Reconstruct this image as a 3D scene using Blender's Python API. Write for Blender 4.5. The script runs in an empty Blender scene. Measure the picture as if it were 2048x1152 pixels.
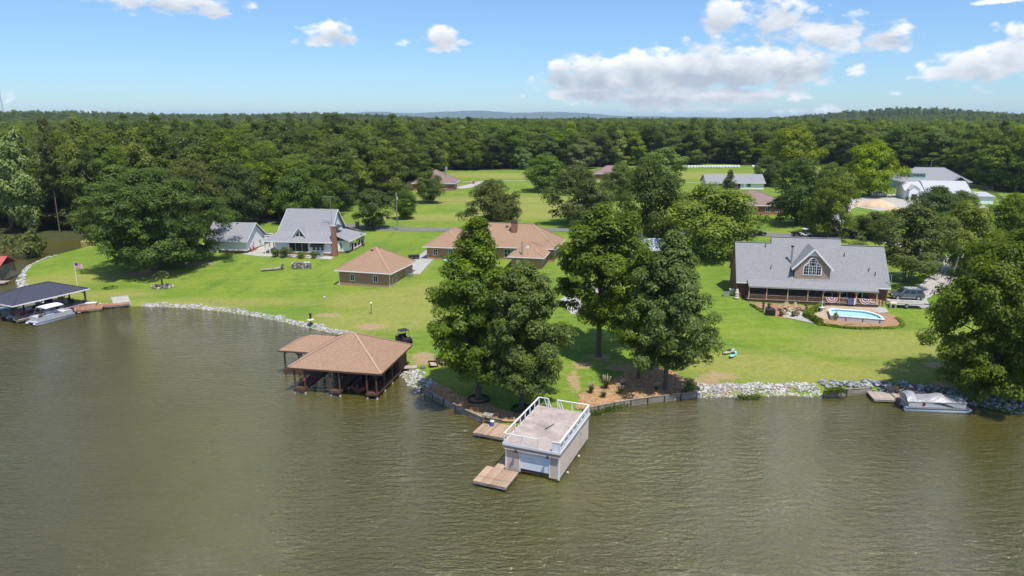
import bpy, math, random
import numpy as np
from mathutils import Vector, Matrix

scene = bpy.context.scene
COL = scene.collection
random.seed(7)
rng = np.random.default_rng(7)

# ------------------------------------------------------------------ camera
CAM_H = 33.0
PITCH = math.atan(341 / 1400)
FPX = 1400.0
cam_data = bpy.data.cameras.new('camera')
cam_data.sensor_width = 36.0
cam_data.lens = FPX / 2048 * 36.0
cam_data.clip_start = 0.5
cam_data.clip_end = 60000.0
cam = bpy.data.objects.new('camera', cam_data)
COL.objects.link(cam)
cam.location = (0, 0, CAM_H)
cam.rotation_euler = (math.pi / 2 - PITCH, 0, 0)
scene.camera = cam

# ------------------------------------------------------------------ sun, sky, exposure
SUN_EL = math.radians(66.0)
SUN_AZ = math.atan2(0.50, -0.86)          # direction to the sun: right of the camera and behind it
sun_data = bpy.data.lights.new('sun', 'SUN')
sun_data.energy = 4.2
sun_data.angle = math.radians(0.53)
sun_data.color = (1.0, 0.965, 0.90)
sun = bpy.data.objects.new('sun', sun_data)
COL.objects.link(sun)
to_sun = Vector((math.sin(SUN_AZ) * math.cos(SUN_EL), math.cos(SUN_AZ) * math.cos(SUN_EL), math.sin(SUN_EL)))
sun.rotation_euler = to_sun.to_track_quat('Z', 'Y').to_euler()
sun.location = (60, -60, 220)

scene.view_settings.view_transform = 'Standard'
scene.view_settings.look = 'None'
scene.view_settings.exposure = 0.32
scene.view_settings.gamma = 1.0
scene.view_settings.use_curve_mapping = False
scene.cycles.use_denoising = True
scene.cycles.max_bounces = 8
scene.cycles.diffuse_bounces = 4
scene.cycles.glossy_bounces = 3
scene.cycles.transmission_bounces = 4
scene.cycles.transparent_max_bounces = 8
scene.cycles.volume_bounces = 0
scene.cycles.caustics_reflective = False
scene.cycles.caustics_refractive = False


def build_world():
    w = bpy.data.worlds.new('World')
    scene.world = w
    w.use_nodes = True
    nt = w.node_tree
    N, L = nt.nodes, nt.links
    N.clear()

    def nd(t, **k):
        n = N.new(t)
        for a, b in k.items():
            setattr(n, a, b)
        return n

    def m(op, a, b=None, c=None, clamp=False):
        n = nd('ShaderNodeMath', operation=op, use_clamp=clamp)
        for i, q in enumerate((a, b, c)):
            if q is None:
                continue
            if isinstance(q, (int, float)):
                n.inputs[i].default_value = q
            else:
                L.new(q, n.inputs[i])
        return n.outputs[0]

    out = nd('ShaderNodeOutputWorld')
    sky = nd('ShaderNodeTexSky', sky_type='NISHITA')
    sky.sun_disc = False
    sky.sun_elevation = SUN_EL
    sky.sun_rotation = SUN_AZ
    sky.altitude = 0
    sky.air_density = 1.0
    sky.dust_density = 0.15
    sky.ozone_density = 3.0
    tc = nd('ShaderNodeTexCoord')
    sep = nd('ShaderNodeSeparateXYZ')
    L.new(tc.outputs['Generated'], sep.inputs[0])
    X, Y, Z = sep.outputs
    az = m('ARCTAN2', X, Y)                               # 0 straight ahead of the camera's heading
    el = m('ARCSINE', Z)
    comb = nd('ShaderNodeCombineXYZ')
    L.new(az, comb.inputs[0]); L.new(el, comb.inputs[1])
    # warp with noise so that every cloud edge breaks up into cauliflower lobes
    cs = nd('ShaderNodeVectorMath', operation='MULTIPLY')
    L.new(comb.outputs[0], cs.inputs[0]); cs.inputs[1].default_value = (1.0, 1.7, 1.0)
    n1 = nd('ShaderNodeTexNoise'); n1.inputs['Scale'].default_value = 17.0
    n1.inputs['Detail'].default_value = 9.0; n1.inputs['Roughness'].default_value = 0.60
    n1.inputs['Distortion'].default_value = 0.3
    L.new(cs.outputs[0], n1.inputs['Vector'])
    fbm = n1.outputs['Fac']
    off = nd('ShaderNodeVectorMath', operation='ADD')
    L.new(cs.outputs[0], off.inputs[0]); off.inputs[1].default_value = (0.010, 0.022, 0.0)
    n2 = nd('ShaderNodeTexNoise'); n2.inputs['Scale'].default_value = 17.0
    n2.inputs['Detail'].default_value = 6.0; n2.inputs['Roughness'].default_value = 0.60
    n2.inputs['Distortion'].default_value = 0.3
    L.new(off.outputs[0], n2.inputs['Vector'])

    # cloud bodies, as (pixel x, pixel y, half width, half height, weight) of the sky in view
    def azel(px, py):
        x = (px - 1024) / FPX; y = -(py - 576) / FPX
        d = Vector((x, math.cos(PITCH) + y * math.sin(PITCH), -math.sin(PITCH) + y * math.cos(PITCH))).normalized()
        return math.atan2(d.x, d.y), math.asin(d.z)
    bodies = [(330, 6, 150, 22, 1.0), (430, 26, 42, 16, .95), (672, 70, 54, 24, 1.0), (650, 84, 40, 14, .9), (888, 78, 40, 24, 1.0), (880, 96, 40, 12, .9),
              (796, 86, 24, 16, .70), (1016, 106, 12, 9, .6), (1120, 152, 56, 32, 1.15), (1190, 145, 70, 36, 1.2), (1270, 150, 90, 42, 1.25),
              (1390, 138, 110, 50, 1.35), (1480, 140, 100, 46, 1.3), (1580, 140, 90, 40, 1.25), (1640, 135, 46, 22, 1.0), (1180, 182, 110, 22, 1.15), (1300, 192, 170, 24, 1.2), (1450, 190, 150, 22, 1.1),
              (1330, 214, 180, 12, .8), (1712, 146, 32, 22, .85), (1450, 30, 60, 48, .98), (1560, 36, 100, 44, 1.0), (1660, 62, 110, 38, .98), (1760, 82, 100, 30, .95), (1520, 72, 70, 20, .85),
              (1950, 130, 96, 44, 1.0), (1890, 145, 50, 22, .9), (2030, 105, 70, 50, 1.0), (2020, 60, 60, 20, .8), (1640, 222, 120, 13, .85), (1730, 192, 60, 10, .58),
              (2000, 2, 80, 8, .8), (10, 215, 46, 24, .72), (180, 228, 60, 10, .58), (1045, 190, 14, 6, .5), (590, 82, 24, 10, .52)]
    dens = None
    shade = None
    for (px, py, rx, ry, wgt) in bodies:
        a, e = azel(px, py)
        a2, _ = azel(px + rx, py); _, e2 = azel(px, py - ry)
        sub = nd('ShaderNodeVectorMath', operation='SUBTRACT')
        L.new(comb.outputs[0], sub.inputs[0]); sub.inputs[1].default_value = (a, e, 0)
        mul = nd('ShaderNodeVectorMath', operation='MULTIPLY')
        L.new(sub.outputs[0], mul.inputs[0]); mul.inputs[1].default_value = (1 / max(abs(a2 - a), 1e-4), 1 / max(abs(e2 - e), 1e-4), 0)
        ln = nd('ShaderNodeVectorMath', operation='LENGTH')
        L.new(mul.outputs[0], ln.inputs[0])
        r2 = m('MULTIPLY', ln.outputs['Value'], ln.outputs['Value'])
        g = m('MULTIPLY', m('EXPONENT', m('MULTIPLY', r2, -0.75)), wgt)
        dens = g if dens is None else m('MAXIMUM', dens, g)
        if wgt >= 0.95:                                        # how deep below the top of a body
            se = nd('ShaderNodeSeparateXYZ'); L.new(mul.outputs[0], se.inputs[0])
            k = m('MULTIPLY', g, m('MULTIPLY_ADD', se.outputs[1], -0.5, 0.5))
            shade = k if shade is None else m('MAXIMUM', shade, k)
    # the same kind of fair weather cumulus all round, away from the bodies above
    gen = nd('ShaderNodeTexNoise'); gen.inputs['Scale'].default_value = 3.4
    gen.inputs['Detail'].default_value = 2.0
    dv = nd('ShaderNodeVectorMath', operation='MULTIPLY')
    L.new(tc.outputs['Generated'], dv.inputs[0]); dv.inputs[1].default_value = (1, 1, 2.2)
    L.new(dv.outputs[0], gen.inputs['Vector'])
    away = m('SMOOTH_MIN', m('MULTIPLY', m('MAXIMUM', m('SUBTRACT', m('ABSOLUTE', az), 0.70), 0), 6.0), 1.0, 0.1)
    high = m('MULTIPLY', m('MAXIMUM', m('SUBTRACT', el, 0.22), 0), 6.0, clamp=True)
    where = m('MAXIMUM', away, high, clamp=True)
    gd = m('MULTIPLY', m('MULTIPLY_ADD', gen.outputs['Fac'], 3.0, -1.2, clamp=True), m('MULTIPLY', where, 0.95))
    dens = m('MAXIMUM', dens, gd)
    vo = nd('ShaderNodeTexVoronoi', feature='SMOOTH_F1'); vo.inputs['Scale'].default_value = 34.0; vo.inputs['Smoothness'].default_value = .6
    vo.inputs['Detail'].default_value = 2.0
    wv = nd('ShaderNodeVectorMath', operation='ADD'); L.new(cs.outputs[0], wv.inputs[0])
    wn = nd('ShaderNodeTexNoise'); wn.inputs['Scale'].default_value = 22.0; L.new(cs.outputs[0], wn.inputs['Vector'])
    ws = nd('ShaderNodeVectorMath', operation='SCALE'); L.new(wn.outputs['Color'], ws.inputs[0]); ws.inputs['Scale'].default_value = .03
    L.new(ws.outputs[0], wv.inputs[1]); L.new(wv.outputs[0], vo.inputs['Vector'])
    puff = m('MULTIPLY_ADD', vo.outputs['Distance'], -.70, .44)
    raw = m('ADD', m('ADD', dens, puff), m('MULTIPLY_ADD', fbm, 1.25, -0.62))
    mr = nd('ShaderNodeMapRange', interpolation_type='SMOOTHSTEP')
    L.new(raw, mr.inputs[0])
    mr.inputs[1].default_value = 0.30; mr.inputs[2].default_value = 0.74
    above = m('GREATER_THAN', el, -0.02)
    alpha = m('MULTIPLY', m('MULTIPLY', mr.outputs[0], above), 0.95)
    # cloud light: white tops, blue-grey undersides
    lit = m('MULTIPLY_ADD', m('SUBTRACT', fbm, n2.outputs['Fac']), 1.2, 0.98)
    lit = m('SUBTRACT', lit, m('MULTIPLY', shade, 1.2), clamp=True)
    cr = nd('ShaderNodeMix', data_type='RGBA')
    L.new(lit, cr.inputs['Factor'])
    cr.inputs['A'].default_value = (3.5, 3.95, 4.6, 1); cr.inputs['B'].default_value = (8.0, 8.1, 8.3, 1)
    mix = nd('ShaderNodeMix', data_type='RGBA')
    L.new(alpha, mix.inputs['Factor'])
    hs = nd('ShaderNodeHueSaturation'); hs.inputs['Saturation'].default_value = 1.0
    tint = nd('ShaderNodeMix', data_type='RGBA', blend_type='MULTIPLY'); tint.inputs['Factor'].default_value = 1.0
    band = nd('ShaderNodeMapRange', interpolation_type='SMOOTHSTEP')
    L.new(el, band.inputs[0]); band.inputs[1].default_value = -.02; band.inputs[2].default_value = .30
    tc2 = nd('ShaderNodeMix', data_type='RGBA')
    L.new(band.outputs[0], tc2.inputs['Factor'])
    tc2.inputs['A'].default_value = (.56, .77, 1.03, 1); tc2.inputs['B'].default_value = (.80, .92, 1.10, 1)
    L.new(tc2.outputs['Result'], tint.inputs['B'])
    L.new(sky.outputs[0], tint.inputs['A'])
    L.new(tint.outputs['Result'], hs.inputs['Color'])
    L.new(hs.outputs[0], mix.inputs['A']); L.new(cr.outputs['Result'], mix.inputs['B'])
    bg = nd('ShaderNodeBackground'); bg.inputs['Strength'].default_value = 0.115
    L.new(mix.outputs['Result'], bg.inputs['Color'])
    L.new(bg.outputs[0], out.inputs['Surface'])
    w.cycles.sampling_method = 'MANUAL'
    w.cycles.sample_map_resolution = 1024


build_world()

# ------------------------------------------------------------------ lie of the land
# BEGIN MATH
def ray(px, py):
    x = (px - 1024) / FPX
    y = -(py - 576) / FPX
    return (x, math.cos(PITCH) + y * math.sin(PITCH), -math.sin(PITCH) + y * math.cos(PITCH))


def at(px, py, z=0.0):
    """point of the photograph at a known height above the lake"""
    d = ray(px, py)
    t = (z - CAM_H) / d[2]
    return (t * d[0], t * d[1], z)


def zat(px, py, Y):
    """height of a photographed point whose distance from the camera is known"""
    d = ray(px, py)
    return CAM_H + Y / d[1] * d[2]


SHORE_PX = [(-320, 486), (-150, 484), (0, 483), (60, 482), (85, 482), (150, 481), (205, 485), (200, 494), (165, 504), (130, 512), (89, 522),
            (52, 537), (38, 556), (40, 575), (58, 592), (82, 603), (156, 611), (228, 617), (262, 613), (330, 614), (400, 618),
            (480, 627), (560, 643), (640, 661), (700, 675), (760, 706), (815, 762), (838, 784), (852, 788), (905, 816), (967, 845),
            (1010, 853), (1080, 848), (1130, 838), (1180, 826), (1250, 812), (1320, 803), (1392, 794), (1430, 794), (1500, 793),
            (1560, 791), (1645, 793), (1735, 788), (1800, 790), (1860, 797), (1930, 806), (2000, 822), (2100, 838), (2300, 850)]
SHORE = [at(a, b)[:2] for a, b in SHORE_PX]
LAKE = [(-900.0, -400.0), (-900.0, SHORE[0][1])] + SHORE + [(300.0, 66.0), (900.0, 60.0), (900.0, -400.0)]


def seg_dist(x, y, pts, closed=True):
    x = np.asarray(x, float); y = np.asarray(y, float)
    d = np.full(x.shape, 1e9)
    n = len(pts)
    for i in range(n if closed else n - 1):
        ax, ay = pts[i]; bx, by = pts[(i + 1) % n]
        vx, vy = bx - ax, by - ay
        t = np.clip(((x - ax) * vx + (y - ay) * vy) / (vx * vx + vy * vy + 1e-12), 0, 1)
        d = np.minimum(d, np.hypot(x - ax - t * vx, y - ay - t * vy))
    return d


def inside(x, y, pts):
    x = np.asarray(x, float); y = np.asarray(y, float)
    r = np.zeros(x.shape, bool)
    n = len(pts)
    for i in range(n):
        ax, ay = pts[i]; bx, by = pts[(i + 1) % n]
        if ay == by:
            continue
        c = ((ay > y) != (by > y)) & (x < (bx - ax) * (y - ay) / (by - ay) + ax)
        r ^= c
    return r


def shore_sd(x, y):
    """distance to the water's edge, positive on land"""
    d = seg_dist(x, y, LAKE)
    return np.where(inside(x, y, LAKE), -d, d)


def sstep(a, b, v):
    t = np.clip((np.asarray(v, float) - a) / (b - a), 0, 1)
    return t * t * (3 - 2 * t)


HILLS = [(60, 1500, 250, 240, 19), (330, 1750, 160, 260, 8), (640, 2000, 300, 300, 20), (1800, 2100, 300, 260, 36), (2040, 1500, 300, 250, 14),
         (1180, 1300, 500, 260, 4), (1450, 1000, 300, 200, 1)]


def land(x, y):
    x = np.asarray(x, float); y = np.asarray(y, float)
    s = shore_sd(x, y)
    up = 0.55 * sstep(0, 1.6, s) + 2.0 * sstep(1.0, 42, s) + 1.4 * sstep(135, 200, y) + 2.4 * sstep(200, 460, y)
    up = up + 0.16 * np.sin(x * 0.11 + 1.3) * np.sin(y * 0.085) * sstep(3, 25, s)
    up = up + 0.6 * sstep(500, 1500, np.hypot(x, y)) * (1 + 0.5 * np.sin(x * .004 + 1) * np.sin(y * .003))
    for (px, dist, wx, wy, hh) in HILLS:
        cx = (px - 1024) / FPX * dist
        up = up + hh * np.exp(-((x - cx) / wx) ** 2 - ((y - dist) / wy) ** 2)
    down = -1.6 * sstep(0, 6, -s) - 0.12
    return np.where(s > 0, up - 0.12 * (1 - sstep(0, .5, s)), down)


def hgt(x, y):
    return float(land(np.array([x]), np.array([y]))[0])


def G(px, py):
    """ground point seen at a pixel"""
    z = 2.0
    for _ in range(12):
        p = at(px, py, z)
        z = 0.5 * z + 0.5 * hgt(p[0], p[1])
    p = at(px, py, z)
    return (p[0], p[1], hgt(p[0], p[1]))
# END MATH

# ------------------------------------------------------------------ materials
MATS = {}


class NT:
    def __init__(self, name):
        self.m = bpy.data.materials.new(name)
        self.m.use_nodes = True
        self.t = self.m.node_tree
        self.t.nodes.clear()
        self.out = self.n('ShaderNodeOutputMaterial')
        self.b = self.n('ShaderNodeBsdfPrincipled')
        self.t.links.new(self.b.outputs[0], self.out.inputs['Surface'])
        MATS[name] = self.m

    def n(self, t, **k):
        q = self.t.nodes.new(t)
        for a, b in k.items():
            setattr(q, a, b)
        return q

    def l(self, a, b):
        self.t.links.new(a, b)

    def math(self, op, a, b=None, c=None, clamp=False):
        q = self.n('ShaderNodeMath', operation=op, use_clamp=clamp)
        for i, v in enumerate((a, b, c)):
            if v is None:
                continue
            if isinstance(v, (int, float)):
                q.inputs[i].default_value = v
            else:
                self.l(v, q.inputs[i])
        return q.outputs[0]

    def coord(self, kind='Object', scale=(1, 1, 1), rot=(0, 0, 0)):
        tc = self.n('ShaderNodeTexCoord')
        mp = self.n('ShaderNodeMapping')
        mp.inputs['Scale'].default_value = scale
        mp.inputs['Rotation'].default_value = rot
        self.l(tc.outputs[kind], mp.inputs['Vector'])
        return mp.outputs[0]

    def noise(self, vec, scale, detail=3, rough=.55, dist=0.0):
        q = self.n('ShaderNodeTexNoise')
        q.inputs['Scale'].default_value = scale
        q.inputs['Detail'].default_value = detail
        q.inputs['Roughness'].default_value = rough
        q.inputs['Distortion'].default_value = dist
        if vec is not None:
            self.l(vec, q.inputs['Vector'])
        return q.outputs['Fac']

    def ramp(self, fac, a, b):
        q = self.n('ShaderNodeMapRange', interpolation_type='SMOOTHSTEP')
        self.l(fac, q.inputs[0])
        q.inputs[1].default_value = a
        q.inputs[2].default_value = b
        return q.outputs[0]

    def mix(self, fac, a, b, mode='MIX'):
        q = self.n('ShaderNodeMix', data_type='RGBA', blend_type=mode)
        for s, v in (('Factor', fac), ('A', a), ('B', b)):
            if isinstance(v, (int, float)):
                q.inputs[s].default_value = v
            elif isinstance(v, tuple):
                q.inputs[s].default_value = (*v[:3], 1)
            else:
                self.l(v, q.inputs[s])
        return q.outputs['Result']

    def color(self, c):
        if isinstance(c, tuple):
            self.b.inputs['Base Color'].default_value = (*c[:3], 1)
        else:
            self.l(c, self.b.inputs['Base Color'])

    def bump(self, h, strength=.4, dist=.05):
        q = self.n('ShaderNodeBump')
        q.inputs['Strength'].default_value = strength
        q.inputs['Distance'].default_value = dist
        self.l(h, q.inputs['Height'])
        self.l(q.outputs[0], self.b.inputs['Normal'])

    def set(self, **k):
        for a, b in k.items():
            self.b.inputs[a.replace('_', ' ')].default_value = b


def sc3(c, k):
    return tuple(min(1.0, v * k) for v in c)


def mat(name, col, rough=.65, var=.18, scale=2.5, bump=.0, bscale=30., metal=0., spec=.4, orand=0.0, stretch=(1, 1, 1), dirt=0.0):
    """a painted, woven, metal or wooden surface with uneven tone, optional relief and weathering"""
    t = NT(name)
    v = t.coord('Object', stretch)
    n1 = t.noise(v, scale, 4, .6)
    n2 = t.noise(v, scale * 7.3, 3, .6)
    f = t.math('ADD', t.math('MULTIPLY', n1, .6), t.math('MULTIPLY', n2, .4))
    c = t.mix(t.ramp(f, .3, .7), sc3(col, 1 - var), sc3(col, 1 + var))
    if orand:
        oi = t.n('ShaderNodeObjectInfo')
        k = t.math('MULTIPLY_ADD', oi.outputs['Random'], orand * 2, 1 - orand)
        cc = t.n('ShaderNodeCombineColor')
        for i in range(3):
            t.l(k, cc.inputs[i])
        c = t.mix(1.0, c, cc.outputs[0], 'MULTIPLY')
    if dirt:
        dn = t.ramp(t.noise(v, scale * .6, 6, .7), .45, .75)
        c = t.mix(t.math('MULTIPLY', dn, dirt), c, sc3(col, .45))
    t.color(c)
    t.set(Roughness=rough, Metallic=metal)
    t.b.inputs['Specular IOR Level'].default_value = spec
    if bump:
        t.bump(t.noise(v, bscale, 3), bump, .03)
    return t.m


def brick_mat(name, c1, c2, mortar):
    t = NT(name)
    tc = t.n('ShaderNodeTexCoord')
    s = t.n('ShaderNodeSeparateXYZ'); t.l(tc.outputs['Object'], s.inputs[0])
    cb = t.n('ShaderNodeCombineXYZ')
    t.l(t.math('ADD', s.outputs[0], s.outputs[1]), cb.inputs[0]); t.l(s.outputs[2], cb.inputs[1])
    b = t.n('ShaderNodeTexBrick')
    b.inputs['Scale'].default_value = 1.0
    b.inputs['Brick Width'].default_value = .42
    b.inputs['Row Height'].default_value = .15
    b.inputs['Mortar Size'].default_value = .013
    b.inputs['Color1'].default_value = (*c1, 1); b.inputs['Color2'].default_value = (*c2, 1); b.inputs['Mortar'].default_value = (*mortar, 1)
    t.l(cb.outputs[0], b.inputs['Vector'])
    n = t.noise(tc.outputs['Object'], 3.0, 5, .7)
    c = t.mix(t.math('MULTIPLY', t.ramp(n, .35, .75), .55), b.outputs['Color'], sc3(c2, .55))
    t.color(c); t.set(Roughness=.85)
    t.bump(b.outputs['Fac'], -.3, .01)
    return t.m


def shingle_mat(name, col, col2):
    t = NT(name)
    tc = t.n('ShaderNodeTexCoord')
    s = t.n('ShaderNodeSeparateXYZ'); t.l(tc.outputs['Object'], s.inputs[0])
    cb = t.n('ShaderNodeCombineXYZ')
    t.l(t.math('ADD', s.outputs[0], t.math('MULTIPLY', s.outputs[1], .77)), cb.inputs[0])
    t.l(t.math('MULTIPLY', s.outputs[2], 1.9), cb.inputs[1])
    b = t.n('ShaderNodeTexBrick')
    b.inputs['Scale'].default_value = 1.0
    b.inputs['Brick Width'].default_value = .5
    b.inputs['Row Height'].default_value = .22
    b.inputs['Mortar Size'].default_value = .012
    b.inputs['Color1'].default_value = (*col, 1); b.inputs['Color2'].default_value = (*col2, 1)
    b.inputs['Mortar'].default_value = (*sc3(col, .55), 1)
    t.l(cb.outputs[0], b.inputs['Vector'])
    n = t.noise(tc.outputs['Object'], .35, 5, .65)
    fine = t.noise(tc.outputs['Object'], 5.5, 3, .75)
    c = t.mix(t.ramp(n, .3, .7), sc3(col, .86), b.outputs['Color'])
    c = t.mix(t.math('MULTIPLY', t.ramp(fine, .46, .62), .75), c, sc3(col2, 1.42))
    st = t.ramp(t.noise(t.coord('Object', (.55, .55, 2.2)), 1.0, 6, .7), .56, .8)
    c = t.mix(t.math('MULTIPLY', st, .30), c, sc3(col, .5))
    t.color(c); t.set(Roughness=.9)
    t.b.inputs['Specular IOR Level'].default_value = .25
    t.bump(fine, .35, .02)
    return t.m


def leaf_mat(name, dark, light, glint=.35, trans=.25, orand=.22, hue=.028):
    t = NT(name)
    at_ = t.n('ShaderNodeAttribute'); at_.attribute_name = 'leafrand'
    v = t.coord('Object')
    nz = t.ramp(t.noise(v, .55, 2), .35, .68)
    f = t.math('ADD', t.math('MULTIPLY', at_.outputs['Fac'], .55), t.math('MULTIPLY', nz, .45))
    c = t.mix(f, dark, light)
    oi = t.n('ShaderNodeObjectInfo')
    hs = t.n('ShaderNodeHueSaturation')
    t.l(t.math('MULTIPLY_ADD', oi.outputs['Random'], hue, .501 - hue / 2), hs.inputs['Hue'])
    k = t.math('FRACT', t.math('MULTIPLY', oi.outputs['Random'], 7.31))
    t.l(t.math('MULTIPLY_ADD', k, orand * 2, 1 - orand), hs.inputs['Value'])
    t.l(t.math('MULTIPLY_ADD', t.math('FRACT', t.math('MULTIPLY', oi.outputs['Random'], 3.7)), .22, .92), hs.inputs['Saturation'])
    t.l(c, hs.inputs['Color'])
    t.l(hs.outputs[0], t.b.inputs['Base Color'])
    t.set(Roughness=.5)
    t.b.inputs['Specular IOR Level'].default_value = glint
    tr = t.n('ShaderNodeBsdfTranslucent')
    t.l(t.mix(.45, hs.outputs[0], (.27, .33, .03)), tr.inputs['Color'])
    mx = t.n('ShaderNodeMixShader'); mx.inputs[0].default_value = trans
    t.l(t.b.outputs[0], mx.inputs[1]); t.l(tr.outputs[0], mx.inputs[2])
    t.l(mx.outputs[0], t.out.inputs['Surface'])
    return t.m


leaf_mat('leaf_lakeside', (0.036, 0.076, 0.009), (0.224, 0.300, 0.040), .30, .38, .07, .008)
leaf_mat('leaf_oak', (.034, .064, .012), (.150, .195, .036), .24, .36)
leaf_mat('leaf_bright', (.095, .155, .012), (.330, .395, .040), .25, .42)
leaf_mat('leaf_mid', (.042, .082, .010), (.185, .255, .032), .26, .40)
leaf_mat('leaf_pale', (.100, .145, .034), (.320, .385, .130), .3, .40)
leaf_mat('leaf_willow', (.062, .092, .017), (.210, .250, .056), .2, .40)
leaf_mat('leaf_pine', (0.039, 0.068, 0.014), (0.165, 0.205, 0.043), .2, .28)
leaf_mat('leaf_wood_dark', (0.048, 0.087, 0.014), (0.199, 0.257, 0.043), .2, .36, .3)
leaf_mat('leaf_wood_mid', (0.066, 0.112, 0.014), (0.251, 0.314, 0.048), .2, .38, .3)
leaf_mat('leaf_wood_light', (0.100, 0.154, 0.016), (0.325, 0.382, 0.059), .2, .42, .25)
leaf_mat('leaf_shrub', (.070, .115, .014), (.220, .275, .050), .25, .36)
leaf_mat('leaf_hedge', (.090, .160, .012), (.250, .345, .034), .25, .34)

mat('bark', (.115, .092, .072), .9, .35, 1.2, .6, 14., stretch=(3, 3, .6))
mat('bark_pale', (.27, .235, .20), .9, .3, 1.2, .5, 14., stretch=(3, 3, .6))
mat('white_paint', (.80, .80, .79), .5, .04, 1.5, dirt=.18)
mat('white_trim', (.78, .78, .77), .5, .05, 2.5, dirt=.12)
mat('rail_white', (.74, .74, .74), .5, .10, 3., dirt=.35, orand=.06)
mat('white_siding', (.83, .83, .83), .55, .05, 1.2, .15, 12., stretch=(.3, .3, 9), dirt=.15)
mat('tan_siding', (.52, .43, .345), .6, .07, 1.5, dirt=.22, orand=.07)
mat('tan_fascia', (.44, .36, .29), .6, .1, 1.5, dirt=.35)
mat('door_white', (.70, .74, .80), .45, .05, 1.0, dirt=.12)
mat('deck_membrane', (.42, .35, .315), .75, .22, .55, .25, 6., dirt=.75)
mat('deck_plank', (.42, .29, .195), .8, .22, 2.0, .35, 25., orand=.22, stretch=(1, 1, 1), dirt=.35)
mat('deck_plank_grey', (.40, .33, .27), .85, .2, 2.0, .35, 25., orand=.18, dirt=.3)
mat('deck_plank_red', (.36, .17, .095), .8, .2, 2.0, .3, 25., orand=.16, dirt=.25)
mat('wood_stain', (.105, .058, .036), .7, .25, 2.0, .3, 18., orand=.18)
mat('wood_dark', (.085, .060, .045), .8, .3, 2.0, .3, 18.)
mat('wood_weathered', (.27, .235, .19), .9, .3, 1.5, .5, 14., orand=.2, dirt=.4)
mat('wood_raw', (.50, .35, .20), .75, .2, 2.0, .3, 18., orand=.1)
mat('pile_tip', (.62, .60, .54), .7, .2, 6.)
mat('concrete', (.40, .38, .345), .85, .12, .8, .25, 12., dirt=.35)
mat('concrete_white', (.42, .395, .35), .85, .10, .8, .2, 12., dirt=.25)
mat('asphalt', (.17, .165, .16), .9, .14, .5, .3, 22., dirt=.25)
mat('gravel', (.42, .38, .34), .95, .25, 1.5, .6, 10., dirt=.3)
mat('sand', (.56, .40, .26), .95, .2, .5, .6, 4.)
mat('glass_dark', (.018, .022, .028), .08, .2, 1., spec=.6)
mat('glass_green', (.03, .055, .045), .08, .2, 1., spec=.6)
mat('screen_dark', (.020, .020, .022), .5, .3, 2.)
mat('black_metal', (.022, .022, .024), .45, .25, 3.)
mat('black_cover', (.012, .012, .013), .6, .3, 3., .3, 8.)
mat('rubber', (.025, .025, .026), .8, .2, 5.)
mat('steel', (.55, .56, .58), .35, .12, 3., metal=.85)
mat('silver', (.55, .56, .58), .38, .08, 2., metal=.7, dirt=.2)
mat('aluminium_panel', (.58, .58, .59), .45, .06, 1., metal=.25, dirt=.15)
mat('tarp', (.36, .36, .37), .5, .18, 1.2, .5, 3.5, metal=.3, dirt=.45)
mat('canopy_white', (.80, .80, .84), .55, .05, 2., .1, 10.)
mat('boat_red', (.15, .028, .028), .4, .2, 3.)
mat('boat_black', (.03, .03, .034), .3, .2, 3.)
mat('boat_wrap', (.36, .44, .42), .6, .2, 2.)
mat('aqua', (.22, .62, .60), .35, .08, 2.)
mat('khaki', (.42, .43, .27), .45, .12, 2.)
mat('car_grey', (.17, .185, .20), .25, .05, 1., metal=.55)
mat('car_black', (.015, .016, .018), .18, .1, 1., metal=.2)
mat('car_white', (.78, .79, .80), .25, .04, 1.)
mat('red_metal_roof', (.45, .105, .095), .5, .12, 1., stretch=(1, 1, 1), dirt=.15)
mat('white_metal_roof', (.54, .54, .54), .38, .04, .5, metal=.15, dirt=.10)
mat('grey_metal_roof', (.36, .39, .44), .4, .1, 1., metal=.4)
mat('stucco', (.35, .27, .205), .85, .12, 1.5, .2, 20., dirt=.15)
mat('red_fabric', (.50, .05, .06), .8, .1, 4.)
mat('blue_fabric', (.035, .065, .22), .8, .2, 6.)
mat('white_fabric', (.78, .76, .74), .8, .06, 4.)
mat('pool_liner', (.05, .33, .47), .5, .08, 3.)
mat('pool_shell', (.74, .76, .78), .5, .06, 2., dirt=.15)
mat('pool_skirt', (.52, .51, .51), .6, .12, 2., dirt=.25)
mat('terracotta', (.42, .16, .08), .8, .2, 3.)
mat('stone_tan', (.50, .40, .30), .9, .2, 1.4, .5, 6., orand=.2)
mat('stone_white', (.60, .585, .57), .9, .2, 1.6, .6, 5., orand=.2)
mat('stone_dark', (.20, .18, .16), .95, .3, 1.6, .6, 5., orand=.25)
mat('bale_wrap', (.80, .80, .79), .5, .05, 1.)
mat('teal_siding', (.28, .42, .42), .6, .08, 2.)
mat('utility_wood', (.25, .22, .19), .9, .25, 1., .4, 12., stretch=(4, 4, .5))
mat('wire', (.10, .10, .10), .6, .1, 1.)
mat('cooler_blue', (.05, .16, .50), .4, .1, 4.)
mat('cushion_red', (.40, .10, .09), .8, .15, 4.)
mat('statue', (.62, .55, .46), .8, .2, 5.)
mat('green_rug', (.10, .16, .10), .9, .2, 5.)
brick_mat('brick_tan', (.430, .240, .140), (.340, .185, .110), (.48, .36, .26))
brick_mat('brick_red', (.230, .072, .052), (.175, .052, .040), (.26, .16, .12))
brick_mat('brick_chimney', (.330, .135, .085), (.260, .100, .066), (.36, .24, .17))
shingle_mat('shingle_brown', (.340, .216, .140), (.280, .174, .112))
shingle_mat('ridge_tan', (.43, .29, .205), (.38, .25, .175))
shingle_mat('shingle_mauve', (.265, .180, .160), (.215, .145, .130))
shingle_mat('shingle_grey', (.285, .285, .295), (.225, .225, .238))
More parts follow.
